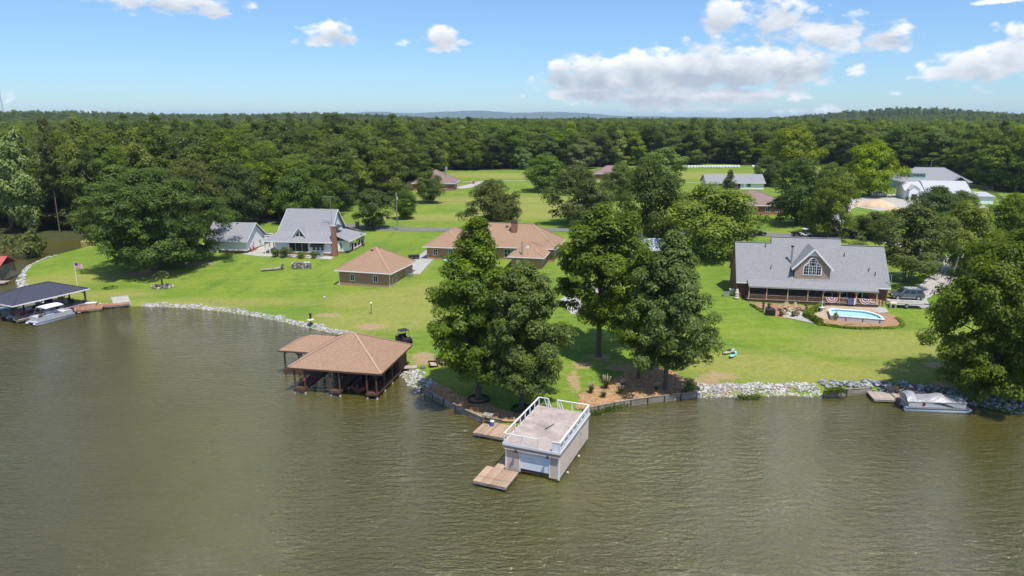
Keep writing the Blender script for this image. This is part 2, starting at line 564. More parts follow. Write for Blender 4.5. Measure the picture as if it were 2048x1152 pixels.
shingle_mat('shingle_house', (.268, .268, .270), (.218, .218, .222))
shingle_mat('shingle_dark', (.062, .065, .088), (.046, .049, .068))


# ------------------------------------------------------------------ mesh helpers
def link(name, data, parent=None):
    o = bpy.data.objects.new(name, data)
    COL.objects.link(o)
    if parent is not None:
        o.parent = parent
    return o


class MB:
    """collects shapes that belong to one part"""
    def __init__(self):
        self.v = []
        self.f = []

    def add(self, vs, fs):
        k = len(self.v)
        self.v += [tuple(p) for p in vs]
        self.f += [tuple(i + k for i in q) for q in fs]
        return self

    def box(self, x0, x1, y0, y1, z0, z1):
        vs = [(x0, y0, z0), (x1, y0, z0), (x1, y1, z0), (x0, y1, z0), (x0, y0, z1), (x1, y0, z1), (x1, y1, z1), (x0, y1, z1)]
        return self.add(vs, [(0, 3, 2, 1), (4, 5, 6, 7), (0, 1, 5, 4), (1, 2, 6, 5), (2, 3, 7, 6), (3, 0, 4, 7)])

    def cham(self, x0, x1, y0, y1, z0, z1, c):
        """box with chamfered upright edges and top edge"""
        def ring(a, z):
            return [(x0 + a + c, y0 + a, z), (x1 - a - c, y0 + a, z), (x1 - a, y0 + a + c, z), (x1 - a, y1 - a - c, z),
                    (x1 - a - c, y1 - a, z), (x0 + a + c, y1 - a, z), (x0 + a, y1 - a - c, z), (x0 + a, y0 + a + c, z)]
        return self.loft([ring(0, z0), ring(0, z1 - c), ring(c * .7, z1)])

    def beam(self, p0, p1, w, h=None):
        h = w if h is None else h
        p0, p1 = Vector(p0), Vector(p1)
        d = (p1 - p0).normalized()
        up = Vector((0, 0, 1)) if abs(d.z) < .95 else Vector((0, 1, 0))
        s = d.cross(up).normalized()
        u = s.cross(d).normalized()
        vs = []
        for p in (p0, p1):
            for a, b in ((-1, -1), (1, -1), (1, 1), (-1, 1)):
                vs.append(p + s * (a * w / 2) + u * (b * h / 2))
        return self.add(vs, [(0, 1, 2, 3), (7, 6, 5, 4), (0, 4, 5, 1), (1, 5, 6, 2), (2, 6, 7, 3), (3, 7, 4, 0)])

    def tube(self, p0, p1, r0, r1=None, n=8):
        return self.path([p0, p1], [r0, r0 if r1 is None else r1], n)

    def path(self, pts, rr, n=6):
        pts = [Vector(p) for p in pts]
        if isinstance(rr, (int, float)):
            rr = [rr] * len(pts)
        k = len(self.v)
        for i, p in enumerate(pts):
            d = (pts[min(i + 1, len(pts) - 1)] - pts[max(i - 1, 0)]).normalized()
            up = Vector((0, 0, 1)) if abs(d.z) < .9 else Vector((1, 0, 0))
            s = d.cross(up).normalized()
            u = s.cross(d)
            for j in range(n):
                a = 2 * math.pi * j / n
                self.v.append(tuple(p + (s * math.cos(a) + u * math.sin(a)) * rr[i]))
        for i in range(len(pts) - 1):
            for j in range(n):
                a, b = k + i * n + j, k + i * n + (j + 1) % n
                self.f.append((a, b, b + n, a + n))
        self.f.append(tuple(k + j for j in reversed(range(n))))
        self.f.append(tuple(k + (len(pts) - 1) * n + j for j in range(n)))
        return self

    def loft(self, rings, cap=True):
        k = len(self.v)
        n = len(rings[0])
        for r in rings:
            self.v += [tuple(p) for p in r]
        for i in range(len(rings) - 1):
            for j in range(n):
                a, b = k + i * n + j, k + i * n + (j + 1) % n
                self.f.append((a, b, b + n, a + n))
        if cap:
            self.f.append(tuple(k + j for j in reversed(range(n))))
            self.f.append(tuple(k + (len(rings) - 1) * n + j for j in range(n)))
        return self

    def prism(self, poly, z0, z1):
        return self.loft([[(x, y, z0) for x, y in poly], [(x, y, z1) for x, y in poly]])

    def sprism(self, poly, y0, y1):
        """side profile (x, z) drawn out along y"""
        return self.loft([[(x, y1, z) for x, z in poly], [(x, y0, z) for x, z in poly]])

    def slab(self, pts, t):
        """flat panel with thickness t below it"""
        return self.loft([[(p[0], p[1], p[2] - t) for p in pts], pts])

    def ball(self, c, r, n=10, m=6, jit=0.0, rnd=None):
        rx, ry, rz = (r, r, r) if isinstance(r, (int, float)) else r
        k = len(self.v)
        rnd = rnd or random
        self.v.append((c[0], c[1], c[2] - rz))
        for i in range(1, m):
            t = math.pi * i / m - math.pi / 2
            for j in range(n):
                a = 2 * math.pi * j / n
                q = 1 + rnd.uniform(-jit, jit)
                self.v.append((c[0] + rx * q * math.cos(t) * math.cos(a), c[1] + ry * q * math.cos(t) * math.sin(a), c[2] + rz * q * math.sin(t)))
        self.v.append((c[0], c[1], c[2] + rz))
        top = len(self.v) - 1
        for j in range(n):
            self.f.append((k, k + 1 + (j + 1) % n, k + 1 + j))
            self.f.append((top, top - n + j, top - n + (j + 1) % n))
        for i in range(m - 2):
            for j in range(n):
                a, b = k + 1 + i * n + j, k + 1 + i * n + (j + 1) % n
                self.f.append((a, b, b + n, a + n))
        return self

    def disc(self, c, r, axis='x', t=.02, n=14):
        a = {'x': (t / 2, 0, 0), 'y': (0, t / 2, 0), 'z': (0, 0, t / 2)}[axis]
        return self.tube([c[i] - a[i] for i in range(3)], [c[i] + a[i] for i in range(3)], r, r, n)

    def mesh(self, name):
        me = bpy.data.meshes.new(name)
        me.from_pydata(self.v, [], self.f)
        me.validate()
        return me

    def build(self, name, material, parent=None, smooth=False, label=None):
        me = self.mesh(name)
        me.materials.append(MATS[material])
        if smooth:
            me.polygons.foreach_set('use_smooth', [True] * len(me.polygons))
        o = link(name, me, parent)
        if label:
            o['label'] = label
        return o


def tag(o, label, cat, group=None, kind=None):
    if label:
        o['label'] = label
    if cat:
        o['category'] = cat
    if group:
        o['group'] = group
    if kind:
        o['kind'] = kind
    return o


def thing(name, label, cat, loc=(0, 0, 0), yaw=0.0, group=None):
    o = link(name, None)
    o.empty_display_size = .3
    o.location = loc
    o.rotation_euler = (0, 0, yaw)
    return tag(o, label, cat, group)


def copy_tree(root, loc, yaw, label, scale=None):
    c = root.copy()
    COL.objects.link(c)
    c.location = loc
    c.rotation_euler = (0, 0, yaw)
    if scale:
        c.scale = scale
    c['label'] = label
    for ch in root.children:
        d = ch.copy()
        COL.objects.link(d)
        d.parent = c
        for g in ch.children:
            e = g.copy()
            COL.objects.link(e)
            e.parent = d
    return c


def structure(o):
    o['kind'] = 'structure'
    return o


def np_mesh(name, verts, faces, material, smooth=False):
    """verts (n,3), faces (m,4) or (m,3)"""
    me = bpy.data.meshes.new(name)
    n, (m, k) = len(verts), faces.shape
    me.vertices.add(n)
    me.vertices.foreach_set('co', np.ascontiguousarray(verts, np.float32).ravel())
    me.loops.add(m * k)
    me.loops.foreach_set('vertex_index', np.ascontiguousarray(faces, np.int32).ravel())
    me.polygons.add(m)
    me.polygons.foreach_set('loop_start', np.arange(m, dtype=np.int32) * k)
    if smooth:
        me.polygons.foreach_set('use_smooth', np.ones(m, bool))
    me.materials.append(MATS[material])
    me.update(calc_edges=True)
    return me


def hip_roof(mb, x0, x1, y0, y1, z, rise, t=.16, cut=None):
    """hip roof over a rectangle; returns its hip and ridge lines"""
    w, d = x1 - x0, y1 - y0
    if w >= d:
        k = d / 2 if cut is None else cut
        a, b = (x0 + k, (y0 + y1) / 2, z + rise), (x1 - k, (y0 + y1) / 2, z + rise)
    else:
        k = w / 2 if cut is None else cut
        a, b = ((x0 + x1) / 2, y0 + k, z + rise), ((x0 + x1) / 2, y1 - k, z + rise)
    c = [(x0, y0, z), (x1, y0, z), (x1, y1, z), (x0, y1, z)]
    lo = [(p[0], p[1], z - t) for p in c]
    vs = c + lo + [a, b]
    if w >= d:
        fs = [(0, 1, 9, 8), (1, 2, 9), (2, 3, 8, 9), (3, 0, 8)]
        hips = [(c[0], a), (c[3], a), (c[1], b), (c[2], b)]
    else:
        fs = [(0, 1, 8), (1, 2, 9, 8), (2, 3, 9), (3, 0, 8, 9)]
        hips = [(c[0], a), (c[1], a), (c[2], b), (c[3], b)]
    fs += [(0, 4, 5, 1), (1, 5, 6, 2), (2, 6, 7, 3), (3, 7, 4, 0), (7, 6, 5, 4)]
    mb.add(vs, fs)
    if (Vector(a) - Vector(b)).length > .05:
        hips.append((a, b))
    return hips


def fascia(x0, x1, y0, y1, z0, z1, material, parent, t=.05):
    for q in ((x0 - t, x1 + t, y0 - t, y0 - .003), (x0 - t, x1 + t, y1 + .003, y1 + t), (x0 - t, x0 - .003, y0, y1), (x1 + .003, x1 + t, y0, y1)):
        MB().box(*q, z0, z1).build('fascia_board', material, parent)


def ridge_caps(hips, material, parent, w=.24):
    for a, b in hips:
        a, b = Vector(a), Vector(b)
        e = (b - a).normalized() * .1
        u = Vector((0, 0, .035))
        MB().beam(a + e + u, b + u, w, .05).build('ridge_cap', material, parent)


def window(parent, x, z, w, h, y, nx=1, ny=2, frame='white_trim', glass='glass_dark', face='front', fw=.09):
    """window on a wall that faces -y ('front') or +x ('right'); y is the wall face"""
    def put(mb, a0, a1, d0, d1, z0, z1):
        if face == 'front':
            mb.box(x + a0, x + a1, y - d1, y - d0, z0, z1)
        elif face == 'left':
            mb.box(y - d1, y - d0, x + a0, x + a1, z0, z1)
        else:
            mb.box(y + d0, y + d1, x + a0, x + a1, z0, z1)
    f = MB()
    put(f, -w / 2, w / 2, .004, .05, z + h - fw, z + h)
    put(f, -w / 2 - .04, w / 2 + .04, .004, .08, z, z + fw)
    put(f, -w / 2, -w / 2 + fw, .004, .05, z + fw, z + h - fw)
    put(f, w / 2 - fw, w / 2, .004, .05, z + fw, z + h - fw)
    for i in range(1, nx):
        c = -w / 2 + fw + (w - 2 * fw) * i / nx
        put(f, c - .03, c + .03, .004, .045, z + fw, z + h - fw)
    for j in range(1, ny):
        c = z + fw + (h - 2 * fw) * j / ny
        put(f, -w / 2 + fw, w / 2 - fw, .004, .040, c - .025, c + .025)
    o = f.build('window', frame, parent)
    for i in range(nx):
        g = MB()
        a0 = -w / 2 + fw + (w - 2 * fw) * i / nx + .02
        a1 = -w / 2 + fw + (w - 2 * fw) * (i + 1) / nx - .02
        put(g, a0, a1, .003, .02, z + fw, z + h - fw)
        g.build('pane', glass, o)
    return o

# ------------------------------------------------------------------ setting: ground
FOREST_PX = [(-420, 492), (-150, 490), (0, 478), (60, 476), (110, 475), (150, 474), (205, 470), (300, 462), (400, 448), (420, 441), (560, 443), (660, 436),
             (690, 408), (760, 398), (832, 376), (840, 352), (900, 339), (1030, 338), (1200, 334), (1370, 329), (1640, 331), (1700, 335),
             (1800, 342), (1885, 348), (1950, 368), (1985, 384), (2048, 386), (2300, 388), (2700, 388)]
FOREST_EDGE = [G(a, b)[:2] for a, b in FOREST_PX]
FOREST = FOREST_EDGE + [(900., 560.), (-900., 560.)]


def spot(px, py, rx, ry=None):
    p = G(px, py)
    return (p[0], p[1], rx, ry or rx)


DIRT = [spot(742, 654, 2.6, 2.0), spot(655, 630, 2.6, 1.2), spot(868, 722, 3.0, 2.0), spot(1165, 730, 1.6, 1.4), spot(1148, 762, .8, 4.0),
        spot(1410, 765, 2.2, 2.0), spot(1440, 752, 2.4, 1.6), spot(1868, 730, 2.2, 1.0), spot(1930, 765, 5, .8), spot(845, 712, 1.6, 1.6),
        spot(1290, 742, 3, 2), spot(300, 548, 6.5, 3.0), spot(385, 527, 5, 2.5), spot(1200, 714, 2.0, 1.2), spot(1250, 735, 3, 1.5), spot(640, 668, 2, 1), spot(1470, 774, 3, .9), spot(1560, 776, 2, .7), spot(1440, 788, 2, 1.0), spot(1870, 780, 6, 1.5)]
DRY = [spot(850, 435, 22, 9), spot(1000, 400, 40, 14), spot(1040, 430, 26, 10), spot(1090, 415, 30, 10), spot(950, 350, 50, 14), spot(1400, 350, 70, 22), spot(1150, 352, 60, 18),
       spot(1660, 345, 40, 18), spot(1900, 415, 16, 10), spot(1500, 730, 14, 5), spot(1640, 745, 20, 4), spot(760, 640, 14, 8), spot(830, 600, 10, 12), spot(200, 590, 12, 4),
       spot(120, 560, 12, 6), spot(440, 605, 20, 4), spot(1760, 690, 12, 6), spot(720, 600, 8, 6)]


def axis(lo, hi, step, far_lo, far_hi, g):
    a = list(np.arange(lo, hi + 1e-6, step))
    s, x = step, a[-1]
    while x < far_hi:
        s *= g; x += s; a.append(x)
    s, x = step, a[0]
    b = []
    while x > far_lo:
        s *= g; x -= s; b.append(x)
    return np.array(b[::-1] + a)


def build_ground():
    xs = axis(-104, 100, .95, -15000, 15000, 1.075)
    ys = axis(70, 205, .95, -2500, 15500, 1.05)
    X, Y = np.meshgrid(xs, ys)
    X, Y = X.ravel(), Y.ravel()
    Z = land(X, Y)
    nx, ny = len(xs), len(ys)
    i = np.arange(nx * ny).reshape(ny, nx)
    F = np.stack([i[:-1, :-1], i[:-1, 1:], i[1:, 1:], i[1:, :-1]], -1).reshape(-1, 4)
    t = NT('grass')
    v = t.coord('Object')
    zn = t.n('ShaderNodeAttribute'); zn.attribute_name = 'zone'
    sp = t.n('ShaderNodeSeparateColor'); t.l(zn.outputs['Color'], sp.inputs[0])
    big = t.noise(v, .045, 5, .6)
    midn = t.noise(t.coord('Object', (1, .5, 1), (0, 0, .25)), .20, 6, .68, .4)
    streak = t.noise(t.coord('Object', (.35, 2.0, 1), (0, 0, .12)), .42, 5, .65)
    fine = t.noise(v, 1.9, 6, .8)
    c = t.mix(t.ramp(big, .38, .62), (.142, .228, .022), (.212, .276, .032))
    c = t.mix(t.math('MULTIPLY', t.ramp(midn, .42, .66), .8), c, (.100, .190, .022))
    c = t.mix(t.math('MULTIPLY', t.ramp(streak, .46, .70), .7), c, (.262, .290, .058))
    d = t.math('ADD', sp.outputs[1], t.math('MULTIPLY_ADD', midn, 1.0, -.5))
    c = t.mix(t.math('MULTIPLY', t.ramp(d, .25, .85), .62), c, (.340, .295, .090))
    c = t.mix(t.math('MULTIPLY', t.ramp(fine, .40, .66), .75), c, t.mix(1.0, c, (.60, .70, .50), 'MULTIPLY'))
    mow = t.math('SINE', t.math('MULTIPLY', t.noise(t.coord('Object', (.05, 1, 1), (0, 0, .2)), .9, 1, .3, .2), 60.0))
    c = t.mix(t.math('MULTIPLY', t.ramp(mow, .0, .9), .16), c, (.30, .33, .07))
    tuft = t.ramp(t.noise(v, .9, 5, .7), .52, .70)
    c = t.mix(t.math('MULTIPLY', tuft, .45), c, (.100, .185, .020))
    bare = t.math('ADD', sp.outputs[0], t.math('MULTIPLY_ADD', t.noise(v, 1.3, 6, .75), 2.2, -1.16))
    c = t.mix(t.math('MULTIPLY', t.ramp(bare, .32, .66), .85), c, t.mix(t.ramp(fine, .3, .7), (.31, .20, .11), (.44, .31, .185)))
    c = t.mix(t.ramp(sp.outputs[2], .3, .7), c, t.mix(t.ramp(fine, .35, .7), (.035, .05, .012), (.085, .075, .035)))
    t.color(c)
    t.set(Roughness=.95)
    t.b.inputs['Specular IOR Level'].default_value = .15
    t.bump(t.math('ADD', t.noise(v, 3.5, 4, .7), t.math('MULTIPLY', midn, .6)), .9, .12)
    me = np_mesh('ground', np.stack([X, Y, Z], 1), F, 'grass', True)

    def spots(lst):
        r = np.zeros_like(X)
        for (cx, cy, rx, ry) in lst:
            r = np.maximum(r, np.exp(-(((X - cx) / rx) ** 2 + ((Y - cy) / ry) ** 2) * .8))
        return r
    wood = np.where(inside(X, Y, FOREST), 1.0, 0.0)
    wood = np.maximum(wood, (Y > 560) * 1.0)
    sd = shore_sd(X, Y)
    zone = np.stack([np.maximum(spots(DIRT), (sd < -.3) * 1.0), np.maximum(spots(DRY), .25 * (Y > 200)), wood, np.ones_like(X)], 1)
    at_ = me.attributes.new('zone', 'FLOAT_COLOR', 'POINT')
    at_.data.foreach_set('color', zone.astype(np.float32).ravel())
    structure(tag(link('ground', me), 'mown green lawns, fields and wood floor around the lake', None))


build_ground()


def build_lake():
    t = NT('lake_water')
    v = t.coord('Object')
    wind = t.noise(v, .022, 4, .6)
    w1 = t.noise(t.coord('Object', (.55, 1.6, 1), (0, 0, -.28)), 1.15, 3, .55, .3)
    w2 = t.noise(t.coord('Object', (.8, 1.5, 1), (0, 0, .35)), 2.9, 3, .6, .2)
    w3 = t.noise(t.coord('Object', (.6, 1.2, 1), (0, 0, -.1)), .33, 3, .5)
    h = t.math('ADD', t.math('MULTIPLY', w1, 1.0), t.math('ADD', t.math('MULTIPLY', w2, .50), t.math('MULTIPLY', w3, .8)))
    h = t.math('MULTIPLY', h, t.math('MULTIPLY_ADD', t.ramp(wind, .3, .7), .6, .62))
    mud = t.noise(v, .05, 3, .5)
    t.color(t.mix(t.ramp(mud, .3, .7), (.072, .063, .010), (.088, .076, .014)))
    t.set(Roughness=.05, IOR=1.95)
    t.bump(h, 1.0, .42)
    me = MB().add([(-900, -400, 0), (900, -400, 0), (900, 260, 0), (-900, 260, 0)], [(0, 1, 2, 3)]).mesh('lake_water')
    me.materials.append(MATS['lake_water'])
    structure(tag(link('lake_water', me), 'rippled olive green lake water', None))


build_lake()


def drape(name, poly, off, material, label=None, res=1.2):
    """sheet laid over the ground inside a polygon of world points"""
    import bmesh
    bm = bmesh.new()
    f = bm.faces.new([bm.verts.new((x, y, 0)) for x, y in poly])
    bmesh.ops.triangulate(bm, faces=[f])
    for _ in range(7):
        es = [e for e in bm.edges if e.calc_length() > res]
        if not es:
            break
        bmesh.ops.subdivide_edges(bm, edges=es, cuts=1)
        bmesh.ops.triangulate(bm, faces=[q for q in bm.faces if len(q.verts) > 3])
    P = np.array([v.co[:2] for v in bm.verts])
    Z = land(P[:, 0], P[:, 1])
    for v, z in zip(bm.verts, Z):
        v.co.z = max(z, .25) + off
    for q in bm.faces:
        if q.normal.z < 0:
            q.normal_flip()
        q.smooth = True
    me = bpy.data.meshes.new(name)
    bm.to_mesh(me); bm.free()
    me.materials.append(MATS[material])
    return structure(tag(link(name, me), label, None))


def wobble(poly, amp, step=1.0, seed=1):
    """polygon outline resampled and roughened"""
    r = random.Random(seed)
    out = []
    for i in range(len(poly)):
        a, b = Vector(poly[i]), Vector(poly[(i + 1) % len(poly)])
        n = max(1, int((b - a).length / step))
        for k in range(n):
            p = a.lerp(b, k / n)
            out.append((p.x + r.uniform(-amp, amp), p.y + r.uniform(-amp, amp)))
    return out


def smooth_line(pts, step):
    """Catmull-Rom through the points"""
    P = [Vector(p) for p in pts]
    P = [P[0] * 2 - P[1]] + P + [P[-1] * 2 - P[-2]]
    out = []
    for i in range(1, len(P) - 2):
        n = max(2, int((P[i + 1] - P[i]).length / step))
        for k in range(n):
            t = k / n
            a, b, c, d = P[i - 1], P[i], P[i + 1], P[i + 2]
            out.append(.5 * ((2 * b) + (c - a) * t + (2 * a - 5 * b + 4 * c - d) * t * t + (3 * b - a - 3 * c + d) * t ** 3))
    out.append(P[-2])
    return out


def strip(name, pts, width, off, material, label=None):
    L = smooth_line(pts, 2.0)
    r = random.Random(len(pts) + int(width * 10))
    vs = []
    for i, p in enumerate(L):
        d = (L[min(i + 1, len(L) - 1)] - L[max(i - 1, 0)]).normalized()
        s = Vector((-d.y, d.x))
        w = width / 2 + r.uniform(-.1, .1)
        for k in (-1, -.4, .4, 1):
            q = p + s * (w * k)
            vs.append((q.x, q.y))
    A = np.array(vs)
    Z = land(A[:, 0], A[:, 1]) + off
    V = [(a[0], a[1], z) for a, z in zip(A, Z)]
    F = [(i * 4 + j, i * 4 + j + 1, i * 4 + j + 5, i * 4 + j + 4) for i in range(len(L) - 1) for j in range(3)]
    F = [q[::-1] for q in F]
    me = MB().add(V, F).mesh(name)
    me.materials.append(MATS[material])
    me.polygons.foreach_set('use_smooth', [True] * len(me.polygons))
    return structure(tag(link(name, me), label, None))


def W(*pts):
    return [G(a, b)[:2] for a, b in pts]


strip('road', [(-95, 212), (-66, 200), (-46, 192), (-28, 186.5), (0, 185.5), (18, 185), (66, 178.5), (95, 175), (135, 170), (220, 150)], 5.4, .06, 'asphalt', 'grey paved road running behind the houses')
strip('road', [(92, 174), (95, 155), (90, 140), (84, 133), (74, 122), (66, 115.5)], 4.2, .075, 'gravel', 'pale driveway leading down to the parked car and trailer')
strip('road', [(84, 178), (88, 190), (100, 212), (112, 232), (131, 245)], 4.0, .075, 'gravel', 'gravel lane going up to the white barn')
strip('path', [G(925, 364)[:2], G(1010, 362)[:2], G(1100, 362)[:2], G(1250, 363)[:2], G(1345, 364)[:2], G(1430, 367)[:2]], 2.2, .06, 'gravel', 'thin pale lane across the far field')
drape('driveway', W((812, 528), (858, 497), (892, 500), (866, 520), (840, 549), (822, 549)), .06, 'concrete', 'pale concrete drive between the two brick buildings')
drape('driveway', W((905, 376), (960, 363), (985, 362), (975, 369), (925, 378)), .06, 'concrete_white', 'white concrete drive of the far brick house')
drape('driveway', W((1690, 398), (1760, 388), (1812, 390), (1900, 412), (1955, 408), (2010, 425), (1960, 432), (1840, 415), (1760, 422), (1700, 412)), .06, 'concrete_white', 'pale yard around the white barn')
drape('path', W((487, 509), (500, 492), (512, 470), (545, 466), (552, 500), (600, 506), (668, 514), (662, 519), (600, 515), (520, 513)), .05, 'concrete_white', 'pale concrete patio and path beside the white house')
drape('path', W((1120, 600), (1180, 560), (1205, 590), (1215, 634), (1180, 634), (1142, 628)), .05, 'concrete_white', 'pale concrete pad behind the lakeside trees')
drape('driveway', W((1772, 600), (1800, 590), (1850, 592), (1862, 618), (1800, 616)), .09, 'concrete', 'concrete pad under the trailer')
drape('path', W((1262, 500), (1280, 470), (1296, 470), (1288, 500), (1284, 520), (1262, 524)), .06, 'concrete_white', 'pale drive leading up past the dark oak')


def mulch_mat(name, c1, c2, c3):
    t = NT(name)
    v = t.coord('Object')
    vo = t.n('ShaderNodeTexVoronoi'); vo.inputs['Scale'].default_value = 5.0
    t.l(v, vo.inputs['Vector'])
    sp = t.n('ShaderNodeSeparateColor'); t.l(vo.outputs['Color'], sp.inputs[0])
    c = t.mix(sp.outputs[0], c1, c2)
    c = t.mix(t.ramp(t.noise(v, 1.2, 5, .7), .5, .75), c, c3)
    t.color(c); t.set(Roughness=.95)
    t.b.inputs['Specular IOR Level'].default_value = .1
    t.bump(vo.outputs['Distance'], .9, .12)
    return t.m


mulch_mat('mulch', (.30, .165, .075), (.50, .32, .165), (.20, .10, .05))
mulch_mat('mulch_red', (.30, .165, .095), (.43, .26, .155), (.36, .26, .17))
mulch_mat('flagstone', (.42, .31, .21), (.52, .40, .29), (.36, .24, .15))

drape('mulch_bed', wobble(W((1392, 789), (1396, 772), (1354, 748), (1304, 732), (1255, 741), (1222, 764), (1206, 773), (1177, 777), (1158, 789), (1150, 818), (1180, 821), (1250, 808), (1320, 799)), .25, 1.0, 3),
      .10, 'mulch', 'orange brown wood chip bed behind the timber wall')
drape('mulch_bed', wobble(W((848, 783), (852, 774), (880, 770), (925, 793), (955, 797), (985, 812), (1010, 824), (1052, 828), (1060, 842), (1010, 849), (967, 841), (905, 812)), .2, 1.0, 4),
      .10, 'mulch', 'brown wood chip bed along the left timber wall')

# far blue hills on the horizon
def build_hills():
    n = 90
    y0 = 13200.
    V, F = [], []
    peaks = [(790, 9.0, 70), (720, 4.5, 60), (895, 8.0, 55), (950, 6.0, 50), (1010, 8.2, 70), (1110, 8.8, 60), (1180, 4.0, 60), (620, 3.0, 90), (1300, 2.5, 100)]
    px = np.linspace(420, 1520, n)
    for k, (dy, f) in enumerate(((-1500, 0.0), (-700, .55), (0, 1.0), (900, .55), (1700, 0.0))):
        for p in px:
            e = sum(a * math.exp(-((p - c) / w) ** 2) for c, a, w in peaks) + .5 * math.sin(p * .06) + .3 * math.sin(p * .17)
            z = 16 + f * (max(e, 0) * (y0 / FPX) + 15)
            V.append(((p - 1024) / FPX * (y0 + dy) * 1.02, y0 + dy, z))
    for k in range(4):
        for i in range(n - 1):
            F.append((k * n + i, k * n + i + 1, (k + 1) * n + i + 1, (k + 1) * n + i))
    mat('far_forest', (.050, .075, .035), .95, .3, .004, stretch=(1, 1, 1))
    me = MB().add(V, F).mesh('distant_hills')
    me.materials.append(MATS['far_forest'])
    me.polygons.foreach_set('use_smooth', [True] * len(me.polygons))
    structure(tag(link('distant_hills', me), 'low blue hills on the horizon', None))


build_hills()

# ------------------------------------------------------------------ shore: stones
def stones(name, px_line, inland, out, size, density, material, label, seed, lift=.0):
    r = np.random.default_rng(seed)
    line = [Vector(at(a, b)[:2]) for a, b in px_line]
    tmpl = MB().ball((0, 0, 0), 1.0, 6, 4)
    T = np.array(tmpl.v)
    fq = [f if len(f) == 4 else (f[0], f[1], f[2], f[2]) for f in tmpl.f]
    V, F = [], []
    k = 0
    for a, b in zip(line[:-1], line[1:]):
        ln = (b - a).length
        d = (b - a) / ln
        s = Vector((-d.y, d.x))
        for _ in range(int(ln * (inland + out) * density)):
            u, w = r.uniform(0, 1), r.uniform(-out, inland)
            w = w * (1 - .25 * math.sin(u * 3 + seed))
            p = a + d * (u * ln) + s * w
            z = max(hgt(p.x, p.y), -.12) + lift
            q = size * r.uniform(.45, 1.25)
            sc = np.array([q * r.uniform(.8, 1.3), q * r.uniform(.8, 1.3), q * r.uniform(.5, .85)])
            th = r.uniform(0, 6.28)
            A = T * (1 + r.uniform(-.28, .28, (len(T), 1))) * sc
            c, sn = math.cos(th), math.sin(th)
            V.append(np.stack([A[:, 0] * c - A[:, 1] * sn + p.x, A[:, 0] * sn + A[:, 1] * c + p.y, A[:, 2] + z + q * .25], 1))
            F += [tuple(i + k for i in f[:3]) if f[2] == f[3] else tuple(i + k for i in f) for f in fq]
            k += len(T)
    me = bpy.data.meshes.new(name)
    me.from_pydata(np.concatenate(V).tolist(), [], F)
    me.materials.append(MATS[material])
    o = link(name, me)
    return tag(o, label, 'stones', kind='stuff')


def rock_mat(name, a, b, c):
    t = NT(name)
    v = t.coord('Object')
    vo = t.n('ShaderNodeTexVoronoi'); vo.inputs['Scale'].default_value = 2.2; t.l(v, vo.inputs['Vector'])
    sp = t.n('ShaderNodeSeparateColor'); t.l(vo.outputs['Color'], sp.inputs[0])
    k = t.mix(t.ramp(sp.outputs[0], .2, .8), a, b)
    t.color(t.mix(t.ramp(t.noise(v, 6, 4, .7), .52, .8), k, c)); t.set(Roughness=.9)
    t.bump(t.noise(v, 9, 3), .5, .04)


rock_mat('riprap', (.31, .295, .27), (.55, .53, .50), (.22, .19, .15))
rock_mat('riprap_shaded', (.16, .165, .17), (.40, .40, .40), (.12, .115, .11))  # darker copy of the riprap, shade put into the stone colour
stones('riprap_stones', [(282, 613), (330, 614), (400, 618), (480, 627), (560, 643), (640, 661), (700, 675), (752, 702)], 1.2, .3, .13, 34, 'riprap', 'band of white riprap stones curving along the left lawn shore', 1)
stones('riprap_stones', [(800, 748), (815, 762), (838, 784), (850, 788)], 2.0, .4, .18, 16, 'riprap', 'patch of white riprap stones between brown boathouse and timber wall', 2)
stones('riprap_stones', [(1396, 794), (1430, 794), (1500, 793), (1560, 791), (1645, 793)], 2.4, .3, .15, 26, 'riprap', 'pale riprap stones along the right lawn shore', 3)
stones('riprap_stones', [(1660, 790), (1735, 786), (1800, 789), (1860, 796), (1930, 805), (2000, 820), (2090, 836)], 2.4, .3, .20, 11, 'riprap_shaded', 'riprap stones in painted shade tones behind the covered pontoon boat', 4, .1)
stones('riprap_stones', [(110, 516), (89, 522), (52, 537), (38, 556), (40, 575), (58, 592), (82, 603), (156, 611), (222, 616)], 1.1, .3, .26, 6, 'riprap', 'pale stones along the shore behind the dark roofed dock', 5)

# ------------------------------------------------------------------ trees
SHAPES = {
    'ovate': lambda t: (.62 + .38 * t / .34) if t < .34 else (1 - ((t - .34) / .66) ** 1.9) ** .75,
    'round': lambda t: math.sqrt(max(0, 1 - (2 * t - 1) ** 2)) if t > .3 else .917 * (.55 + .45 * t / .3),
    'oak': lambda t: math.sqrt(max(0, 1 - ((t - .38) / .62) ** 2)) if t > .38 else .72 + .28 * t / .38,
    'cone': lambda t: (1 - t) ** .8 * min(1, t / .06 + .4),
    'pine': lambda t: (1 - t ** 2.2) ** .7 * min(1, .35 + t * 2.2),
    'column': lambda t: (1 - t ** 3) * min(1, .5 + t * 3),
}


